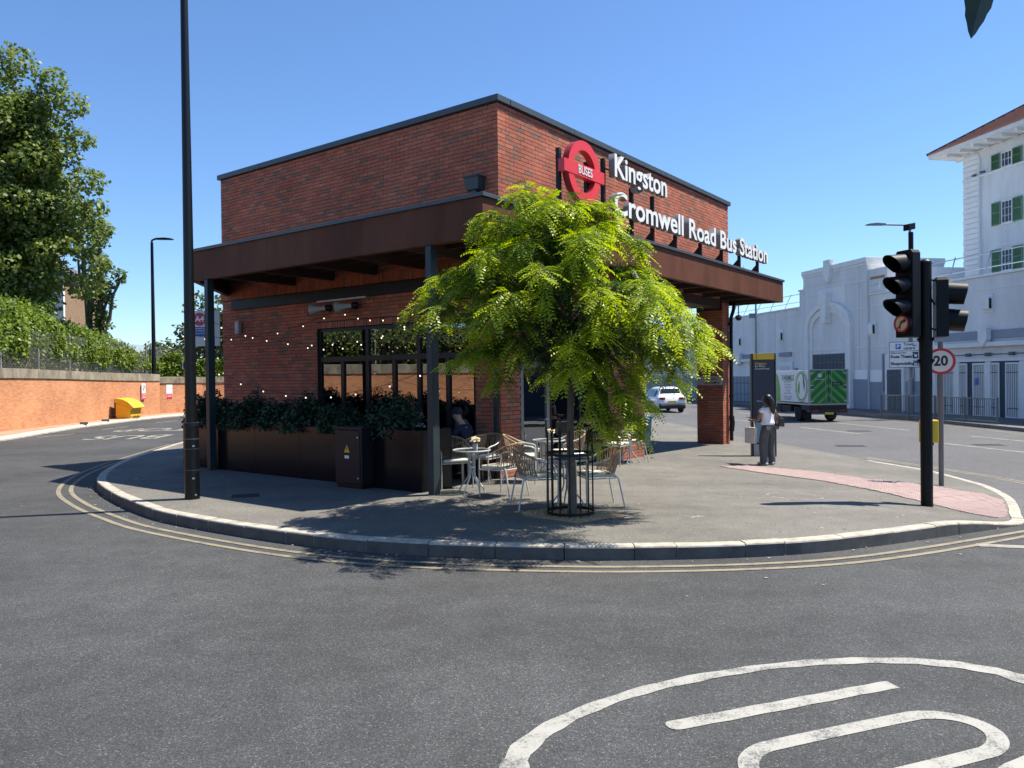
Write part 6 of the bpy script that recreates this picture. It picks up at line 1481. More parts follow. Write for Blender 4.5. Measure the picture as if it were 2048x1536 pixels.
CH = [((-1.0, 12.82), (.35, -.94), 'rope back chair half hidden by the grey canopy post, behind the first table'),
      ((-.52, 13.45), (-.55, -.83), 'rope back chair behind the flower pot of the first table'),
      ((-.17, 11.82), (-.80, .60), 'rope back chair pulled up to the right of the first table'),
      ((.16, 13.4), (.96, -.05), 'rope back chair facing right between the brick corner pier and the tree'),
      ((.33, 10.78), (.97, .24), 'rope back chair left of the tree guard with dappled cream cushion'),
      ((1.20, 10.95), (-.98, -.19), 'rope back chair right of the tree guard in full sun'),
      ((.28, 14.65), (1, -.2), 'rope back chair in front of the glass door handle'),
      ((1.04, 14.45), (-.9, -.4), 'rope back chair right of the small table near the shop glazing, behind the trunk'),
      ((2.18, 16.3), (.85, -.52), 'rope back chair with a tall rim left of the farthest table'),
      ((2.66, 17.1), (-1, 0), 'chair in front of the blue bin right of the farthest table')]
chair0 = None
for (x, y), d, label in CH:
    z = pave_z(x, y)
    if chair0 is None: chair0 = make_chair((x, y, z), face_rz(d), label); continue
    c = copy_tree(chair0); c.location = (x, y, z); c.rotation_euler = (0, 0, face_rz(d)); c['label'] = label
M_TGLASS = glass_material('table_glass', (.55, .60, .60), .10)
def make_table(loc, rz, label):
    t = thing('bistro_table', label, 'table', loc, rz, 'round glass topped cafe tables'); r_ = .295
    q = MB(); q.tube([(r_*math.cos(a), r_*math.sin(a), .672) for a in np.linspace(0, 2*math.pi, 40, endpoint=False)], .0145, 8, closed=True); q.build('rim', M_TUBEGREY, t, smooth=True)
    q = MB(); q.lathe([(r_-.005, .670), (r_-.005, .677), (.0001, .6771)], 40); q.build('glass_top', M_TGLASS, t)
    for k in range(4):
        a = math.pi/4+k*math.pi/2; c_, s_ = math.cos(a), math.sin(a)
        q = MB(); q.tube([(.17*c_, .17*s_, .662), (.10*c_, .10*s_, .63), (.055*c_, .055*s_, .56), (.05*c_, .05*s_, .32), (.07*c_, .07*s_, .24), (.19*c_, .19*s_, .10), (.225*c_, .225*s_, .04), (.235*c_, .235*s_, 0)], .0125, 8); q.build('leg', M_TUBEGREY, t, smooth=True)
    q = MB(); q.tube([(.05*math.cos(a), .05*math.sin(a), .40) for a in np.linspace(0, 2*math.pi, 16, endpoint=False)], .012, 6, closed=True); q.tube([(.05*math.cos(a), .05*math.sin(a), .60) for a in np.linspace(0, 2*math.pi, 16, endpoint=False)], .01, 6, closed=True); q.build('collar', M_TUBEGREY, t, smooth=True)
    return t
TB = [((-.66, 12.22), .3, 'round glass table with flower pot right of the grey canopy post'), ((.77, 10.88), .9, 'round glass table directly behind the tree guard, no flower pot'), ((.67, 14.2), .2, 'small round table with flower pot before the shop glazing'), ((2.54, 16.75), .5, 'farthest round table, near the blue bin, with a pale flower pot')]
tab0 = None
for (x, y), rz, label in TB:
    z = pave_z(x, y)
    if tab0 is None: tab0 = make_table((x, y, z), rz, label); continue
    c = copy_tree(tab0); c.location = (x, y, z); c.rotation_euler = (0, 0, rz); c['label'] = label
M_POT = mat('white_pot', (.62, .62, .60), .5); M_PETAL = mat('cream_petals', (.72, .62, .38), .8, var=.25, vscale=30); M_GRN = mat('flower_green', (.10, .14, .04), .8)
def flower_pot(loc, label, r=.05):
    t = thing('flower_pot', label, 'flower pot', loc, 0, 'small pots of flowers on the cafe tables')
    MB().lathe([(.036, 0), (.044, .095), (.040, .095), (.036, .085), (.0001, .085)], 16).build('pot', M_POT, t, smooth=True)
    q = MB()
    for k in range(16):
        a = random.uniform(0, 6.28); rr = random.uniform(.01, .07); q.tube([(0, 0, .08), (rr*.5*math.cos(a), rr*.5*math.sin(a), .13), (rr*math.cos(a), rr*math.sin(a), .16)], .0025, 4)
    q.build('stems', M_GRN, t); q = MB()
    for k in range(46):
        a = random.uniform(0, 6.28); rr = random.uniform(0, .088); c_ = Vector((rr*math.cos(a), rr*math.sin(a), .165+random.uniform(-.02, .045)-rr*.25)); q.obox(c_, (random.uniform(.008, .018), .004, .004), (-.004, random.uniform(.008, .016), .003), (0, .002, .006))
    q.build('blossom', M_PETAL, t)
flower_pot((-.60, 12.24, pave_z(-.6, 12.2)+.678), 'white pot of cream flowers on the first table by the canopy post')
flower_pot((.71, 14.2, pave_z(.7, 14.2)+.678), 'white pot of pale flowers on the small table before the shop glazing')
flower_pot((2.58, 16.8, pave_z(2.58, 16.8)+.678), 'pot of pinkish flowers on the farthest table by the blue bin')
# blue recycling bin
bb = thing('recycling_bin', 'blue wheeled recycling bin standing by the brick wall of the passage', 'bin', bl(8.5, 1.95, pave_z(3.2, 19.2)), BROT); bb.scale = (.8, .8, .85)
M_BBLUE = mat('bin_blue', (.012, .13, .36), .4, var=.08, vscale=4)
q = MB(); v = [(-.26, -.30, .12), (.26, -.30, .12), (.26, .30, .12), (-.26, .30, .12), (-.31, -.36, 1.0), (.31, -.36, 1.0), (.31, .36, 1.0), (-.31, .36, 1.0)]; q.add(v, [(0, 3, 2, 1), (4, 5, 6, 7), (0, 1, 5, 4), (1, 2, 6, 5), (2, 3, 7, 6), (3, 0, 4, 7)]); q.build('body', M_BBLUE, bb, bevel=.03)
q = MB(); q.box(-.34, .34, -.40, .38, 1.002, 1.06); q.build('lid', M_BBLUE, bb, bevel=.02); MB().box(-.25, .25, -.28, .28, -.02, .118).build('base', M_BLACK, bb)
# ------------------------------------------------------------------ traffic signals
ts = thing('traffic_signal', 'black traffic signal pole with three light and two light heads and yellow push box', 'traffic lights', (6.42, 11.86, pave_z(6.42, 11.86)))
M_SIG = mat('signal_black', (.0045, .005, .006), .5, 0, spec=.25, var=.15, vscale=4); TZ = 3.82
q = MB(); q.tube([(0, 0, -.2), (0, 0, TZ-.03), (0, 0, TZ)], [.0865, .0865, .06], 24); q.build('pole', M_SIG, ts, smooth=True)
def head(fd, c, n_asp, H, R0, pitch, vis, hw, top, lo=.34):
    """signal head facing fd; c = centre of the face plane, local to the pole base"""
    fd = Vector(fd).normalized(); sx_ = Vector((-fd.y, fd.x, 0)); c = Vector(c)
    def f(u, v, d): return c + sx_*u + Vector((0, 0, v)) + fd*d
    q = MB(); prof = [(-hw, -H/2), (hw, -H/2), (hw, H/2-.05), (hw*.8, H/2), (-hw*.8, H/2), (-hw, H/2-.05)]; q.prism(prof, f, -.17, 0); hd = q.build('head', M_SIG, ts, bevel=.012, fixn=True)
    z0 = H/2-top; lens_m = [mat('lens_red', (.030, .003, .003), .2), mat('lens_amber', (.025, .012, .002), .2), mat('lens_green', (.002, .014, .008), .2)]
    for k in range(n_asp):
        zc = z0-pitch*k; q = MB(); N_ = 18
        arc = [math.pi*(-.46)+math.pi*1.92*j/N_ for j in range(N_+1)]
        ln = [vis*(lo+(1-lo)*max(0, (math.sin(t)+.55)/1.55)**.8) for t in arc]
        a_ = [f(R0*math.cos(t), zc+R0*math.sin(t), .0) for t in arc]; b_ = [f(R0*.97*math.cos(t), zc-.03*l_/vis+R0*.97*math.sin(t), l_) for t, l_ in zip(arc, ln)]
        q.strip(a_, b_); a2 = [f((R0-.008)*math.cos(t), zc+(R0-.008)*math.sin(t), .0) for t in arc]; b2 = [f((R0*.97-.008)*math.cos(t), zc-.03*l_/vis+(R0*.97-.008)*math.sin(t), l_) for t, l_ in zip(arc, ln)]; q.strip(b2, a2); q.strip(b_, b2)
        q.build('visor', M_SIG, hd, smooth=True, fixn=False)
        lens = MB(); lens.lathe([(R0*.9, 0), (R0*.7, .018), (.001, .028)], 20, f(0, zc, .002), fd); lens.build('lens', lens_m[k if n_asp == 3 else (0, 2)[k]], hd, smooth=True)
    return f, hd
SV = Vector((-.97, -.25, 0)).normalized()
fd1 = Vector((-.93, -.37, 0)).normalized()
f1, h1 = head(fd1, (-.37, -.07, 3.29), 3, 1.34, .142, .335, .36, .16, .20, .42)
# box sign below the three lights
q = MB(); q.lathe([(.150, -.10), (.155, 0), (.15, .03), (.001, .031)], 28, f1(0, -.46, .02), fd1); bx = q.build('sign_box', M_SIG, h1, smooth=True)
q = MB(); q.lathe([(.128, 0), (.128, .003), (.001, .0031)], 32, f1(0, -.46, .052), fd1); q.build('sign_face', mat('sign_cream', (.66, .50, .30), .4), bx)
q = MB(); q.tube([f1(.118*math.cos(t), -.46+.118*math.sin(t), .057) for t in np.linspace(0, 2*math.pi, 36, endpoint=False)], .013, 6, closed=True); q.bar(f1(-.085, -.545, .058), f1(.085, -.375, .058), .022, .006, up=fd1); q.build('red_ring', mat('ring_red', (.55, .03, .02), .4), bx, smooth=True)
q = MB(); pts_ = [(-.025, -.54), (-.025, -.475), (-.015, -.44), (.01, -.42), (.045, -.42)]; q.tube([f1(u, v, .056) for u, v in pts_], .011, 6); q.prism([(.04, -.455), (.085, -.42), (.04, -.385)], f1, .056, .062); q.build('arrow', M_BLK, bx, fixn=True)
# brackets and cable of the left head, detector above
q = MB(); 
for z in (3.80, 2.63): q.tube([(0, 0, z-.02 if z < 3.7 else 3.6), (-.02, 0, z), tuple(f1(0, 0, -.08)*1.0 + Vector((0, 0, z-f1(0, 0, 0).z)))], .016, 8)
q.tube([(-.09, .02, 3.45), (-.09, .02, 3.86), (-.16, -.02, 3.90), (-.22, -.06, 3.88)], .013, 8); q.tube([tuple(f1(.0, .1, -.16)), (-.07, .06, 3.42), (-.03, .06, 3.3), (-.02, .07, 3.1), (-.06, .05, 3.0)], .018, 8); q.build('bracket', M_SIG, ts, smooth=True)
q = MB(); q.tube([tuple(f1(.02, .60, -.13)), tuple(f1(.02, .95, -.13))], .036, 12); q.build('detector_stem', M_SIG, ts, smooth=True)
q = MB(); c_ = f1(.02, 1.03, -.10); q.obox(c_, fd1*.07+Vector((0, 0, -.015)), Vector((-fd1.y, fd1.x, 0))*.055, (0, 0, .05)); q.build('detector', M_SIG, ts, bevel=.01)
fd2 = Vector((.93, -.36, 0)).normalized()
f2, h2 = head(fd2, (.33, .0, 3.08), 2, .92, .172, .415, .28, .20, .235, .80)
q = MB()
for z in (3.48, 2.72): q.tube([(0, 0, z), (.12, .02, z+.03), tuple(f2(0, 0, -.10)*1.0+Vector((0, 0, z-3.10)))], .015, 8)
q.tube([(.08, .03, 3.25), (.16, .03, 3.12), (.26, .02, 3.26)], .02, 8); q.build('bracket', M_SIG, ts, smooth=True)
q = MB()
for z in (2.55, 2.22): q.tube([(0, 0, z), (0, 0, z+.05)], .105, 16)
for k in range(6): 
    a = k*math.pi/3; q.obox((.11*math.cos(a), .11*math.sin(a), 2.59), (.02*math.cos(a), .02*math.sin(a), 0), (-.012*math.sin(a), .012*math.cos(a), 0), (0, 0, .02)); q.obox((.11*math.cos(a), .11*math.sin(a), 2.26), (.02*math.cos(a), .02*math.sin(a), 0), (-.012*math.sin(a), .012*math.cos(a), 0), (0, 0, .02))
q.tube([(0, 0, 2.2), (0, 0, 2.62)], .094, 20); q.build('clamp', M_SIG, ts, smooth=True)
M_PUSH = mat('push_box_yellow', (.72, .48, .02), .4); q = MB(); q.box(-.02, .25, .09, .20, .97, 1.33); q.build('push_box', M_PUSH, ts, bevel=.02); MB().box(.12, .17, .10, .16, .935, .97).build('push_box_base', M_BLACK, ts)
# 20 sign on its own post
sp_ = thing('speed_limit_sign', 'round white 20 sign with a red ring on a grey post behind the signals', 'speed limit sign', (8.26, 14.74, pave_z(8.26, 14.74))); SD = Vector((-.44, -.90, 0)).normalized(); SX = Vector((-SD.y, SD.x, 0))
M_PGREY = mat('post_grey', (.13, .13, .125), .5, .2); q = MB(); q.tube([(0, 0, -.1), (0, 0, 2.78)], .046, 16); q.build('post', M_PGREY, sp_, smooth=True)
zc = 2.40; q = MB(); q.lathe([(.252, -.004), (.252, .004), (.001, .0041)], 40, SD*.06+Vector((0, 0, zc)), SD); q.build('ring', mat('sign_ring_red', (.46, .015, .04), .4), sp_)
q = MB(); q.lathe([(.203, 0), (.203, .002), (.001, .0021)], 40, SD*.0645+Vector((0, 0, zc)), SD); q.build('face', mat('sign_face_white', (.62, .60, .56), .5), sp_)
lettering('20', .265, SD*.0675+Vector((0, 0, zc-.0)), SD, M_BLK, sp_, bold=.009, sx=.92)
q = MB(); q.bar(SD*.05+SX*.08+Vector((0, 0, zc+.1)), SD*.05-SX*.08+Vector((0, 0, zc+.1)), .03, .02); q.bar(SD*.05+SX*.08+Vector((0, 0, zc-.1)), SD*.05-SX*.08+Vector((0, 0, zc-.1)), .03, .02); q.build('clip', M_PGREY, sp_)
# map pillar
mp_ = thing('map_pillar', 'tall navy pedestrian map pillar with a yellow top behind the woman', 'map pillar', (6.24, 18.95, pave_z(6.24, 18.95)-.0), -.04); mp_.scale = (.92, 1, 1)
M_MNAVY = mat('pillar_navy', (.008, .012, .040), .25); M_MYEL = mat('pillar_yellow', (.72, .45, .01), .4); M_MGREY = mat('pillar_grey', (.30, .30, .29), .45, .4)
q = MB(); q.box(-.285, .285, .004, .13, .12, 2.40); q.build('body', M_MNAVY, mp_); q = MB(); q.box(-.285, .285, 0, .13, 2.401, 2.545); q.build('yellow_top', M_MYEL, mp_); q = MB(); q.box(-.28, .28, .01, .12, -.12, .3); q.build('foot', M_MGREY, mp_)
q = MB(); q.box(-.33, -.286, -.006, .136, -.12, 2.545); q.box(.286, .32, -.006, .136, -.12, 2.545); q.build('edge', M_BLACK, mp_); MB().box(-.283, .283, -.003, .0, -.1, .30).build('foot', M_MGREY, mp_)
lettering('Kingston', .085, (-.235, -.001, 2.30), (0, -1, 0), mat('pillar_amber', (.6, .4, .03), .5), mp_, align='LEFT', bold=.002); lettering('Bus Station', .06, (-.235, -.001, 2.235), (0, -1, 0), M_WHITE, mp_, align='LEFT'); lettering('Cromwell Road', .06, (-.235, -.001, 2.17), (0, -1, 0), M_WHITE, mp_, align='LEFT'); lettering('Town centre', .06, (-.20, -.001, 1.37), (0, -1, 0), M_WHITE, mp_, align='LEFT')
q = MB(); q.tube([(-.2, -.004, 2.49), (-.19, -.004, 2.46), (-.2, -.004, 2.43)], .006, 4); q.tube([(-.19, -.004, 2.46), (-.175, -.004, 2.43)], .006, 4); q.lathe([(.012, 0), (.001, .003)], 10, (-.197, -.001, 2.508), (0, -1, 0)); q.build('walker_symbol', M_BLK, mp_)
q = MB()
for x in (.10, .18): 
    for z in (1.30, 1.38): q.box(x-.03, x+.03, -.003, -.001, z-.02, z+.02)
q.build('icon', M_WHITE, mp_)
M_MAP = mat('map_print', (.20, .34, .36), .5, var=.35, vscale=18, c2=(.10, .22, .30), detail=2)
MB().box(-.05, .27, -.003, -.0005, .86, 1.24).build('map', M_MAP, mp_); MB().box(-.24, -.07, -.003, -.0005, .86, 1.18).build('map', M_MNAVY, mp_); MB().box(-.24, .27, -.003, -.0005, .34, .84).build('map', M_MAP, mp_)
# notice on the brick pier
nt_ = thing('pier_notice', 'pale direction plate with an arrow on the far brick pier under the canopy', 'sign', C0, BROT); M_PLATE = mat('plate_beige', (.42, .38, .33), .5)
MB().box(12.60, 12.658, B0+.02, B0+.78, 1.66, 1.92).build('plate', M_PLATE, nt_, bevel=.004)
lettering('Information', .085, (12.598, B0+.56, 1.845), (-1, 0, 0), M_BLK, nt_, align='LEFT', bold=.002); lettering('Bus Stops', .085, (12.598, B0+.56, 1.735), (-1, 0, 0), M_BLK, nt_, align='LEFT', bold=.002)
q = MB(); fn_ = lambda u, v, d: Vector((12.598-d, B0+.70-u, v)); q.prism([(-.03, 1.88), (.03, 1.88), (-.03, 1.82)], fn_, 0, .002); q.bar(fn_(-.01, 1.86, .001), fn_(.035, 1.81, .001), .012, .002, up=(1, 0, 0)); q.build('arrow', M_BLK, nt_, fixn=True)
q = MB(); q.lathe([(.03, 0), (.03, .002), (.018, .002), (.018, 0)], 16, fn_(.50, 1.735, 0), (-1, 0, 0)); q.prism([(.56, 1.71), (.62, 1.71), (.59, 1.765)], fn_, 0, .002); q.build('symbol', M_BLK, nt_, fixn=True)
# dome camera and bracket at the end of the canopy
dc = thing('dome_camera', 'small dome security camera hanging from the canopy end by the far pier', 'camera', C0, BROT)
q = MB(); q.tube([(13.55, 1.2, 4.06), (13.55, 1.2, 3.72)], .02, 8); q.build('stem', M_SILVER, dc); q = MB(); q.lathe([(.05, .08), (.10, .05), (.11, 0)], 16, (13.55, 1.2, 3.65)); q.build('housing', M_SILVER, dc, smooth=True); q = MB(); q.lathe([(.001, -.09), (.06, -.07), (.09, -.02), (.092, 0)], 16, (13.55, 1.2, 3.648)); q.build('dome', M_BLK, dc, smooth=True)
# horn loudspeakers under the steel beam
M_HORN = mat('horn_grey', (.42, .43, .42), .5)
for i, (b_, tilt, label) in enumerate(((6.05, 1, 'grey horn loudspeaker on the wall under the beam, left one of the pair'), (5.25, -1, 'grey horn loudspeaker on the wall under the beam, right one of the pair'))):
    h = thing('horn_loudspeaker', label, 'loudspeaker', C0, BROT, 'horn loudspeakers'); ax = Vector((-.45, .9*1.0, -.08)).normalized() if i == 0 else Vector((-.55, .75, -.1)).normalized()
    c_ = Vector((A0-.30, b_, 3.48)); q = MB(); q.lathe([(.05, -.24), (.05, -.1), (.06, -.06), (.085, .02), (.13, .14), (.125, .14), (.08, .03), (.03, .0), (.001, .0)], 20, c_, ax); q.build('horn', M_HORN, h, smooth=True)
    q = MB(); q.lathe([(.001, -.34), (.065, -.33), (.07, -.22), (.05, -.2)], 16, c_, ax); q.build('driver', M_BLACK, h, smooth=True); q = MB(); q.bar(c_-ax*.1, (A0-.003, b_-.1, 3.45), .03, .03); q.build('bracket', M_BLACK, h)
wb2 = thing('wall_light', 'small pale box lamp on the side wall next to the left canopy post', 'lamp', C0, BROT); q = MB(); q.box(A0-.12, A0-.003, 9.2, 9.36, 3.1, 3.4); q.build('casing', M_HORN, wb2, bevel=.03)

# ------------------------------------------------------------------ festoon lights
M_BULB = mat('festoon_bulb', (1.0, .86, .62), .3, emit=1.0); M_WIRE = mat('festoon_wire', (.012, .012, .012), .6)
bulb_me = MB().lathe([(.001, -.028), (.009, -.025), (.0125, -.014), (.010, -.004), (.008, 0)], 10).mesh('bulb', M_BULB, smooth=True)
cap_me = MB().lathe([(.010, 0), (.010, .028), (.004, .034)], 8).mesh('socket', M_BLACK)
def festoon(label, p, q_, sag, n):
    t = thing('festoon_lights', label, 'string lights', C0, BROT, 'strings of warm bulbs under the canopy'); p, q_ = Vector(p), Vector(q_)
    pts = [p.lerp(q_, s_)-Vector((0, 0, 4*sag*s_*(1-s_))) for s_ in np.linspace(0, 1, 25)]; w = MB(); w.tube(pts, .0045, 5); w.build('cable', M_WIRE, t)
    for k in range(n):
        s_ = (k+.5+random.uniform(-.12, .12))/n; c_ = p.lerp(q_, s_)-Vector((0, 0, 4*sag*s_*(1-s_)+.035)); o = inst('bulb', bulb_me, t, c_); inst('socket', cap_me, o)
festoon('upper string of bulbs swagged from the left canopy post toward the loudspeakers', (.2, 8.9, 3.05), (1.9, 5.5, 3.42), .30, 7)
festoon('string of bulbs from the left canopy post swagged low across the side wall', (.15, 7.32, 3.2), (1.9, 3.2, 3.05), .42, 9)
festoon('string of bulbs from the loudspeakers to the window head at right', (1.9, 5.4, 3.42), (.6, 1.5, 3.25), .22, 7)
festoon('string of bulbs sagging along the far end of the side wall', (1.8, 9.8, 3.3), (.15, 7.35, 2.9), .25, 7)
festoon('lowest string of bulbs hung between the two canopy posts above the planter shrubs', (.1, 7.3, 2.25), (.1, 1.12, 2.15), .50, 9)
festoon('string of bulbs crossing in front of the transom panes of the long window', (1.6, 6.4, 2.75), (.3, 1.6, 3.0), .25, 6)
# ------------------------------------------------------------------ people
def skin_mesh(name, joints, edges, root, m, parent, sub=2, flat=1.0):
    """one continuous surface grown about a joint skeleton"""
    keys = list(joints); me = bpy.data.meshes.new(name); me.from_pydata([joints[k][0] for k in keys], [(keys.index(a), keys.index(b_)) for a, b_ in edges], [])
    o = link(bpy.data.objects.new('tmp_skin', me)); md = o.modifiers.new('skin', 'SKIN'); md.use_smooth_shade = True; md.branch_smoothing = .6
    sv = me.skin_vertices[0].data
    for i, k in enumerate(keys):
        r_ = joints[k][1]; sv[i].radius = r_ if isinstance(r_, tuple) else (r_, r_); sv[i].use_root = (k == root)
    s = o.modifiers.new('sub', 'SUBSURF'); s.levels = sub; s.render_levels = sub
    bpy.context.view_layer.update(); dg = bpy.context.evaluated_depsgraph_get(); nm = bpy.data.meshes.new_from_object(o.evaluated_get(dg)); nm.name = name
    bpy.data.objects.remove(o); nm.materials.clear(); nm.materials.append(m)
    nm.polygons.foreach_set('use_smooth', [True]*len(nm.polygons)); return link(bpy.data.objects.new(name, nm), parent)
def chain(*n): return [(n[i], n[i+1]) for i in range(len(n)-1)]
def hand(par, wrist, d, palm_n, m, curl=.5, right=True):
    """palm, four unequal bent fingers and a thumb from the palm's side"""
    d = Vector(d).normalized(); n = Vector(palm_n).normalized(); s = d.cross(n).normalized()*(1 if right else -1); w = Vector(wrist); q = MB()
    q.tube([w-d*.01, w+d*.03, w+d*.075], [.019, .024, .025], 8)
    for k, (off, L_) in enumerate(((-.026, .062), (-.009, .072), (.009, .067), (.025, .052))):
        a = w+d*.075+s*off; b_ = a+d*L_*.45+n*L_*.12*curl; c = b_+d*L_*.3*(1-curl*.5)+n*L_*.35*curl; q.tube([a, b_, c, c+d*L_*.1+n*L_*.25*curl], [.0085, .008, .007, .005], 6)
    a = w+d*.03-s*.026; q.tube([a, a-s*.02+d*.022+n*.01, a-s*.026+d*.048+n*.016], [.011, .009, .006], 6)
    return q.build('hand', m, par, smooth=True)
def face_parts(par, c, fd, r, m_skin, m_eye, m_lip):
    c = Vector(c); fd = Vector(fd).normalized(); s = Vector((fd.y, -fd.x, 0)).normalized(); q = MB()
    q.tube([c+fd*r*.96+Vector((0, 0, .012)), c+fd*(r*1.12)+Vector((0, 0, -.012)), c+fd*r*.97+Vector((0, 0, -.022))], [.008, .014, .009], 6)
    for sg in (-1, 1): q.lathe([(.001, -.012), (.022, -.008), (.024, .004), (.001, .010)], 10, c+s*sg*r*.93-fd*.01+Vector((0, 0, -.005)), s*sg)
    q.build('nose_and_ears', m_skin, par, smooth=True); e = MB()
    for sg in (-1, 1): e.lathe([(.001, -.006), (.010, 0), (.001, .005)], 8, c+s*sg*.032+fd*r*.90+Vector((0, 0, .018)), fd)
    e.build('eyes', m_eye, par, smooth=True); l_ = MB(); l_.tube([c+s*sg*.022+fd*(r*.92+(.006 if sg == 0 else 0))+Vector((0, 0, -.048)) for sg in (-1, 0, 1)], .006, 6); l_.build('mouth', m_lip, par, smooth=True)
M_SKINB = mat('brown_skin', (.24, .12, .075), .55); M_SKINP = mat('fair_skin', (.46, .28, .20), .55); M_EYE = mat('eye_dark', (.03, .02, .02), .2); M_LIP = mat('lip', (.30, .12, .10), .5)
M_HAIRB = mat('black_hair', (.012, .010, .010), .38, var=.3, vscale=60, stretch=(8, 8, 1)); M_TEE = mat('white_tshirt', (.78, .78, .80), .85, bump=.15, bscale=14); M_JEANG = mat('charcoal_jeans', (.085, .085, .09), .85, var=.2, vscale=9, bump=.2, bscale=16)
M_LEATHER = mat('black_leather', (.012, .012, .013), .3); M_CANVAS = mat('cream_canvas', (.62, .60, .54), .9, var=.1, vscale=8, bump=.3, bscale=10); M_TRAIN = mat('pale_trainer', (.55, .54, .52), .7)
wz = pave_z(5.66, 16.95)
wo_ = thing('person', 'woman seen from behind in white top and charcoal jeans facing the map pillar', 'person', (5.66, 16.95, wz), R(24)); wo_.scale = (1.12, 1.08, 1.0)
J = dict(pelvis=((0, 0, .86), (.135, .105)), belly=((0, .01, .98), (.115, .09)), chest=((0, 0, 1.16), (.135, .095)), nb=((0, -.005, 1.29), (.07, .06)), neck=((0, .005, 1.35), .047), jaw=((-.008, .03, 1.41), (.066, .075)), head=((-.01, .02, 1.475), (.074, .088)), top=((-.01, .012, 1.535), (.055, .065)),
         shl=((-.155, -.005, 1.255), .052), ell=((-.215, .03, 1.01), .040), wrl=((-.185, .235, .985), .027), shr=((.155, -.005, 1.255), .052), elr=((.205, -.02, 1.0), .040), wrr=((.165, .14, .87), .027),
         hpl=((-.085, 0, .80), .098), knl=((-.095, .02, .44), .062), anl=((-.10, -.03, .075), .040), tol=((-.11, .11, .03), .032), hpr=((.085, 0, .80), .098), knr=((.095, .055, .44), .062), anr=((.105, .01, .075), .040), tor=((.13, .15, .03), .032))
EDG = chain('pelvis', 'belly', 'chest', 'nb', 'neck', 'jaw', 'head', 'top') + chain('chest', 'shl', 'ell', 'wrl') + chain('chest', 'shr', 'elr', 'wrr') + chain('pelvis', 'hpl', 'knl', 'anl', 'tol') + chain('pelvis', 'hpr', 'knr', 'anr', 'tor')
skin_mesh('body', {k: (v[0], tuple(x*.78 for x in v[1]) if isinstance(v[1], tuple) else v[1]*.78) if k in ('pelvis', 'belly', 'chest', 'shl', 'shr', 'hpl', 'hpr', 'knl', 'knr') else v for k, v in J.items()}, EDG, 'pelvis', M_SKINB, wo_)
hand(wo_, (-.185, .235, .985), (-.05, 1, .15), (.9, 0, -.3), M_SKINB, .9, False); hand(wo_, (.165, .14, .87), (-.1, .7, -.5), (-1, 0, 0), M_SKINB, .6, True)
face_parts(wo_, (-.01, .02, 1.465), (-.75, .66, 0), .083, M_SKINB, M_EYE, M_LIP)
skin_mesh('top', dict(w=((0, .0, .875), (.168, .138)), w2=((0, .0, .94), (.156, .124)), b=((0, .01, 1.02), (.146, .114)), c=((0, 0, 1.17), (.155, .112)), n=((0, -.005, 1.285), (.085, .068)), sl=((-.150, -.005, 1.25), .064), al=((-.192, .012, 1.155), .062), sr=((.150, -.005, 1.25), .064), ar=((.186, -.015, 1.155), .062)),
          chain('w', 'w2', 'b', 'c', 'n')+chain('c', 'sl', 'al')+chain('c', 'sr', 'ar'), 'c', M_TEE, wo_)
skin_mesh('jeans', dict(w=((0, 0, .975), (.138, .112)), p=((0, -.005, .87), (.165, .135)), hl=((-.09, -.005, .76), .112), kl=((-.10, .02, .44), .092), fl=((-.105, -.01, .10), .088), ll=((-.105, -.005, .03), .090), hr=((.09, 0, .76), .112), kr=((.10, .05, .44), .092), fr=((.11, .03, .10), .088), lr=((.11, .035, .03), .090)),
          chain('w', 'p', 'hl', 'kl', 'fl', 'll')+chain('p', 'hr', 'kr', 'fr', 'lr'), 'p', M_JEANG, wo_)
for x, y, t_ in ((-.105, .0, .05), (.115, .045, -.12)):
    q = MB(); d = Vector((math.sin(-t_)*1.0, math.cos(t_), 0)); q.tube([Vector((x, y, .035))-d*.10, Vector((x, y, .045))-d*.05, Vector((x, y, .045))+d*.06, Vector((x, y, .032))+d*.15, Vector((x, y, .026))+d*.175], [.030, .040, .042, .034, .016], 10); q.build('shoe', M_TRAIN, wo_, smooth=True)
q = MB(); q.lathe([(.001, .098), (.045, .092), (.072, .065), (.087, .02), (.088, -.03), (.075, -.08), (.05, -.10)], 18, (-.006, -.006, 1.475), (.06, -.10, 1)); q.tube([(-.02, -.06, 1.50), (.0, -.105, 1.42), (.012, -.115, 1.33), (.03, -.120, 1.24), (.04, -.115, 1.17), (.045, -.11, 1.13)], [.062, .066, .060, .050, .034, .010], 12); q.tube([(-.06, .0, 1.52), (-.085, -.03, 1.44), (-.075, -.07, 1.35)], [.03, .035, .02], 8); q.build('hair', M_HAIRB, wo_, smooth=True, sharp=80)
q = MB(); q.box(-.16, -.05, -.142, -.138, .80, .88); q.box(.05, .16, -.142, -.138, .80, .88); q.build('back_pocket', mat('pocket_grey', (.12, .12, .125), .85), wo_)
bag = thing('shoulder_bag', 'black leather shoulder bag hanging at the right hip of the woman', 'bag', (5.66, 16.95, wz), R(24))
q = MB(); q.add([(.12, -.22, .86), (.36, -.15, .84), (.36, -.05, .84), (.12, -.10, .86), (.15, -.21, 1.06), (.33, -.16, 1.04), (.33, -.08, 1.04), (.15, -.12, 1.06)], [(0, 3, 2, 1), (4, 5, 6, 7), (0, 1, 5, 4), (1, 2, 6, 5), (2, 3, 7, 6), (3, 0, 4, 7)]); q.build('pouch', M_LEATHER, bag, bevel=.03)
q = MB(); q.tube([(.155, -.16, 1.05), (.16, -.10, 1.22), (.165, -.03, 1.325), (.18, .05, 1.25), (.24, -.02, 1.12), (.32, -.12, 1.04)], .010, 6); q.build('strap', M_LEATHER, bag, smooth=True)
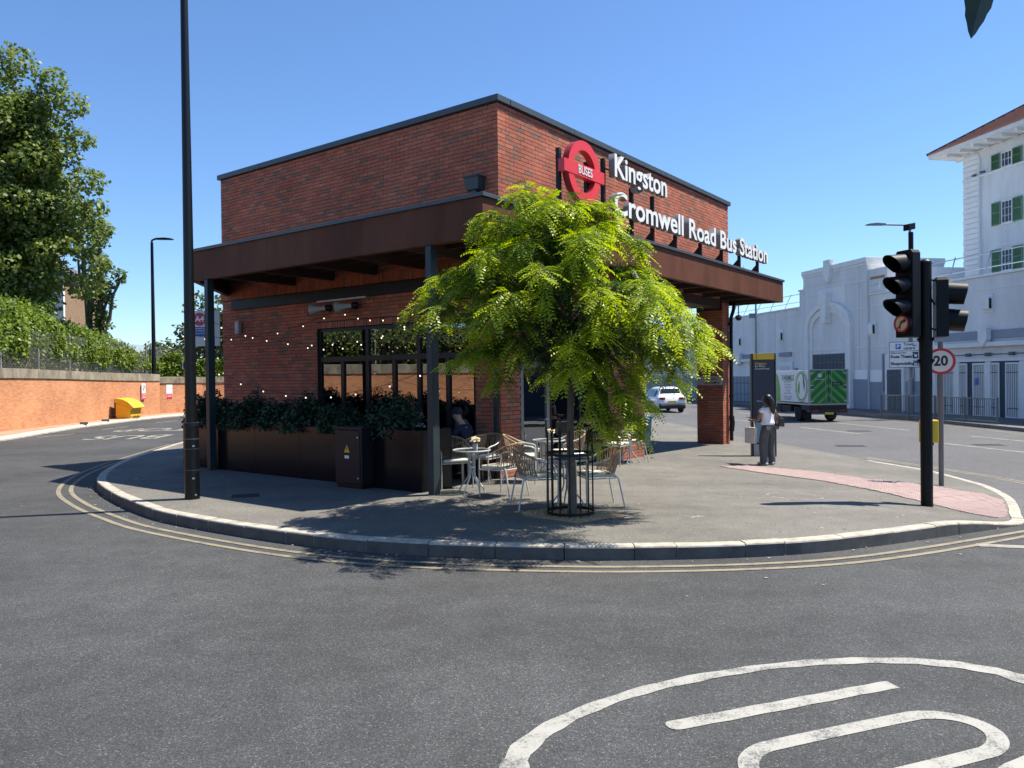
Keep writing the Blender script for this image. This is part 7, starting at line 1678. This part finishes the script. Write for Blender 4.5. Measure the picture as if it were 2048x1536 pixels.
tb2 = thing('tote_bag', 'cream canvas tote bag hanging from the left hand of the woman', 'bag', (5.66, 16.95, wz), R(24))
q = MB(); q.add([(-.30, .12, .48), (-.30, .42, .48), (-.18, .40, .47), (-.18, .14, .47), (-.275, .09, .84), (-.275, .44, .83), (-.195, .43, .83), (-.195, .10, .84)], [(0, 3, 2, 1), (0, 1, 5, 4), (1, 2, 6, 5), (2, 3, 7, 6), (3, 0, 4, 7), (4, 5, 6, 7)]); o = q.build('sack', M_CANVAS, tb2, bevel=.02)
for e_ in range(1): pass
q = MB(); q.tube([(-.235, .16, .81), (-.20, .22, .97), (-.19, .27, .99), (-.20, .31, .97), (-.235, .38, .81)], .009, 6); q.build('handle', M_CANVAS, tb2, smooth=True)
# two guests seated by the long window
def seated(label, p, d, c_top, c_leg, skin, lean=.12, hair=None, cap=None):
    z = pave_z(p.x, p.y); t = thing('person', label, 'person', (p.x, p.y, z), face_rz(d)); L_ = lean
    S_ = lambda y, zz: y + L_*max(0, zz-.5)*1.6
    J = dict(pelvis=((0, -.05, .50), (.14, .11)), belly=((0, S_(-.06, .66), .66), (.125, .10)), chest=((0, S_(-.06, .86), .86), (.145, .105)), nb=((0, S_(-.05, 1.0), 1.0), (.07, .06)), neck=((0, S_(-.02, 1.06), 1.06), .05), jaw=((0, S_(.03, 1.11), 1.11), (.066, .078)), head=((0, S_(.02, 1.18), 1.175), (.078, .092)), top=((0, S_(.01, 1.24), 1.235), (.058, .07)),
             shl=((-.17, S_(-.05, .96), .96), .056), ell=((-.235, S_(.06, .72), .73), .044), wrl=((-.10, .36, .725), .03), shr=((.17, S_(-.05, .96), .96), .056), elr=((.235, S_(.06, .72), .73), .044), wrr=((.11, .35, .725), .03),
             hpl=((-.09, .0, .49), .10), knl=((-.12, .38, .49), .07), anl=((-.12, .36, .09), .045), tol=((-.12, .50, .035), .036), hpr=((.09, .0, .49), .10), knr=((.12, .38, .49), .07), anr=((.13, .30, .09), .045), tor=((.13, .44, .035), .036))
    JB = {k: (v[0], tuple(x*.72 for x in v[1]) if isinstance(v[1], tuple) else v[1]*.72) if k in ('pelvis', 'belly', 'chest', 'shl', 'shr', 'hpl', 'hpr', 'ell', 'elr', 'knl', 'knr') else v for k, v in J.items()}
    skin_mesh('body', JB, EDG, 'pelvis', skin, t); g = lambda k, a=.016: (J[k][0], tuple(x+a for x in J[k][1]) if isinstance(J[k][1], tuple) else J[k][1]+a)
    skin_mesh('jacket', dict(pelvis=g('pelvis'), belly=g('belly'), chest=g('chest'), nb=g('nb', .012), shl=g('shl'), ell=g('ell'), wl=((-.13, .29, .727), .042), shr=g('shr'), elr=g('elr'), wr=((.14, .28, .727), .042)), chain('pelvis', 'belly', 'chest', 'nb')+chain('chest', 'shl', 'ell', 'wl')+chain('chest', 'shr', 'elr', 'wr'), 'chest', c_top, t)
    skin_mesh('trousers', dict(pelvis=g('pelvis', .02), hpl=g('hpl'), knl=g('knl', .018), fl=((-.12, .36, .10), .065), hpr=g('hpr'), knr=g('knr', .018), fr=((.13, .30, .10), .065)), chain('pelvis', 'hpl', 'knl', 'fl')+chain('pelvis', 'hpr', 'knr', 'fr'), 'pelvis', c_leg, t)
    hand(t, (-.10, .36, .725), (.5, .8, -.05), (0, 0, -1), skin, .6, False); hand(t, (.11, .35, .725), (-.5, .8, -.05), (0, 0, -1), skin, .6, True)
    hc = Vector((0, S_(.02, 1.18), 1.165)); face_parts(t, hc, (0, 1, -.1), .088, skin, M_EYE, M_LIP)
    for x, y in ((-.12, .36), (.13, .30)): q = MB(); q.tube([(x, y-.07, .05), (x, y, .06), (x, y+.12, .05), (x, y+.2, .03)], [.04, .048, .045, .025], 10); q.build('shoe', M_LEATHER, t, smooth=True)
    if hair: q = MB(); q.lathe([(.001, .105), (.05, .096), (.085, .06), (.098, .0), (.09, -.05)], 16, hc+Vector((0, -.022, .012)), (0, -.35, 1)); q.build('hair', hair, t, smooth=True)
    if cap: q = MB(); q.lathe([(.001, .12), (.055, .11), (.092, .07), (.103, .02), (.104, -.005)], 16, hc+Vector((0, -.008, .025)), (0, -.12, 1)); q.tube([hc+Vector((-.06, .085, .03)), hc+Vector((0, .16, .02)), hc+Vector((.06, .085, .03))], .010, 6); q.build('cap', cap, t, smooth=True)
    return t
M_NAVYJ = mat('navy_jacket', (.010, .014, .035), .8, bump=.2, bscale=14); M_DARKT = mat('dark_trousers', (.02, .02, .024), .85)
p1 = bl(1.62, 1.72); p2 = bl(1.58, 2.98)
seated('seated man in a navy jacket and cap leaning over a table beneath the long window', p1, (-.8, .6), M_NAVYJ, M_DARKT, M_SKINP, .20, cap=M_NAVYJ)
seated('seated guest in a white shirt behind the grey canopy post, back of the planter', p2, (.75, -.66), M_TEE, M_DARKT, M_SKINP, .10, hair=M_HAIRB)
for p, d, l in ((p1, (-.8, .6), 'rope back chair under the man in the navy cap'), (p2, (.75, -.66), 'rope back chair under the guest in the white shirt')):
    c = copy_tree(chair0); c.location = (p.x, p.y, pave_z(p.x, p.y)); c.rotation_euler = (0, 0, face_rz(d)); c['label'] = l
pm_ = (p1+p2)/2; c = copy_tree(tab0); c.location = (pm_.x, pm_.y, pave_z(pm_.x, pm_.y)); c['label'] = 'table between the two seated guests under the long window'
q = MB(); q.lathe([(.03, 0), (.036, .10), (.033, .10), (.028, .01), (.001, .01)], 14, (pm_.x+.10, pm_.y-.06, pave_z(pm_.x, pm_.y)+.678)); o = q.build('cup', M_POT, smooth=True); props(o, 'white cup on the table between the two seated guests', 'cup')
# leaf of a tree over the camera, hanging into the top right corner
tg = thing('overhanging_twig', 'dark serrated leaf on a twig hanging into the top right corner', 'twig', (1.0, 1.60, 2.86))
M_DLEAF = mat('dark_leaf', (.022, .035, .010), .5, var=.3, vscale=20)
q = MB(); q.tube([(.8, .3, .35), (.35, .12, .20), (.12, .03, .13), (.02, 0, .09), (-.25, -.05, .12)], [.007, .005, .004, .003, .001], 6); q.build('stem', M_STEM, tg)
def leaf(tip, base, w, lean):
    tip, base = Vector(tip), Vector(base); d = tip-base; L_ = d.length; d.normalize(); s = d.cross(Vector((lean, 1, 0)).normalized()).normalized(); n_ = s.cross(d); A = []; B_ = []; M_ = []
    for k in range(13):
        t = k/12; ww = w*math.sin(math.pi*min(1, .06+t*.94))**.8*(1-.35*t)*(1+.09*(k % 2)); c = base+d*L_*t+n_*.008*math.sin(t*3); M_.append(c); A.append(c+s*ww+n_*.01*ww/w); B_.append(c-s*ww+n_*.01*ww/w)
    q = MB(); q.strip(A, M_); q.strip(M_, B_); return q.build('leaf', M_DLEAF, tg, smooth=True)
leaf((-.035, .0, -.17), (.022, .0, .02), .036, .0); leaf((.26, .05, .02), (.20, .08, .16), .035, .3); leaf((-.2, 0, .04), (-.15, 0, .11), .02, -.2); leaf((.5, .2, .12), (.42, .15, .23), .034, .2)
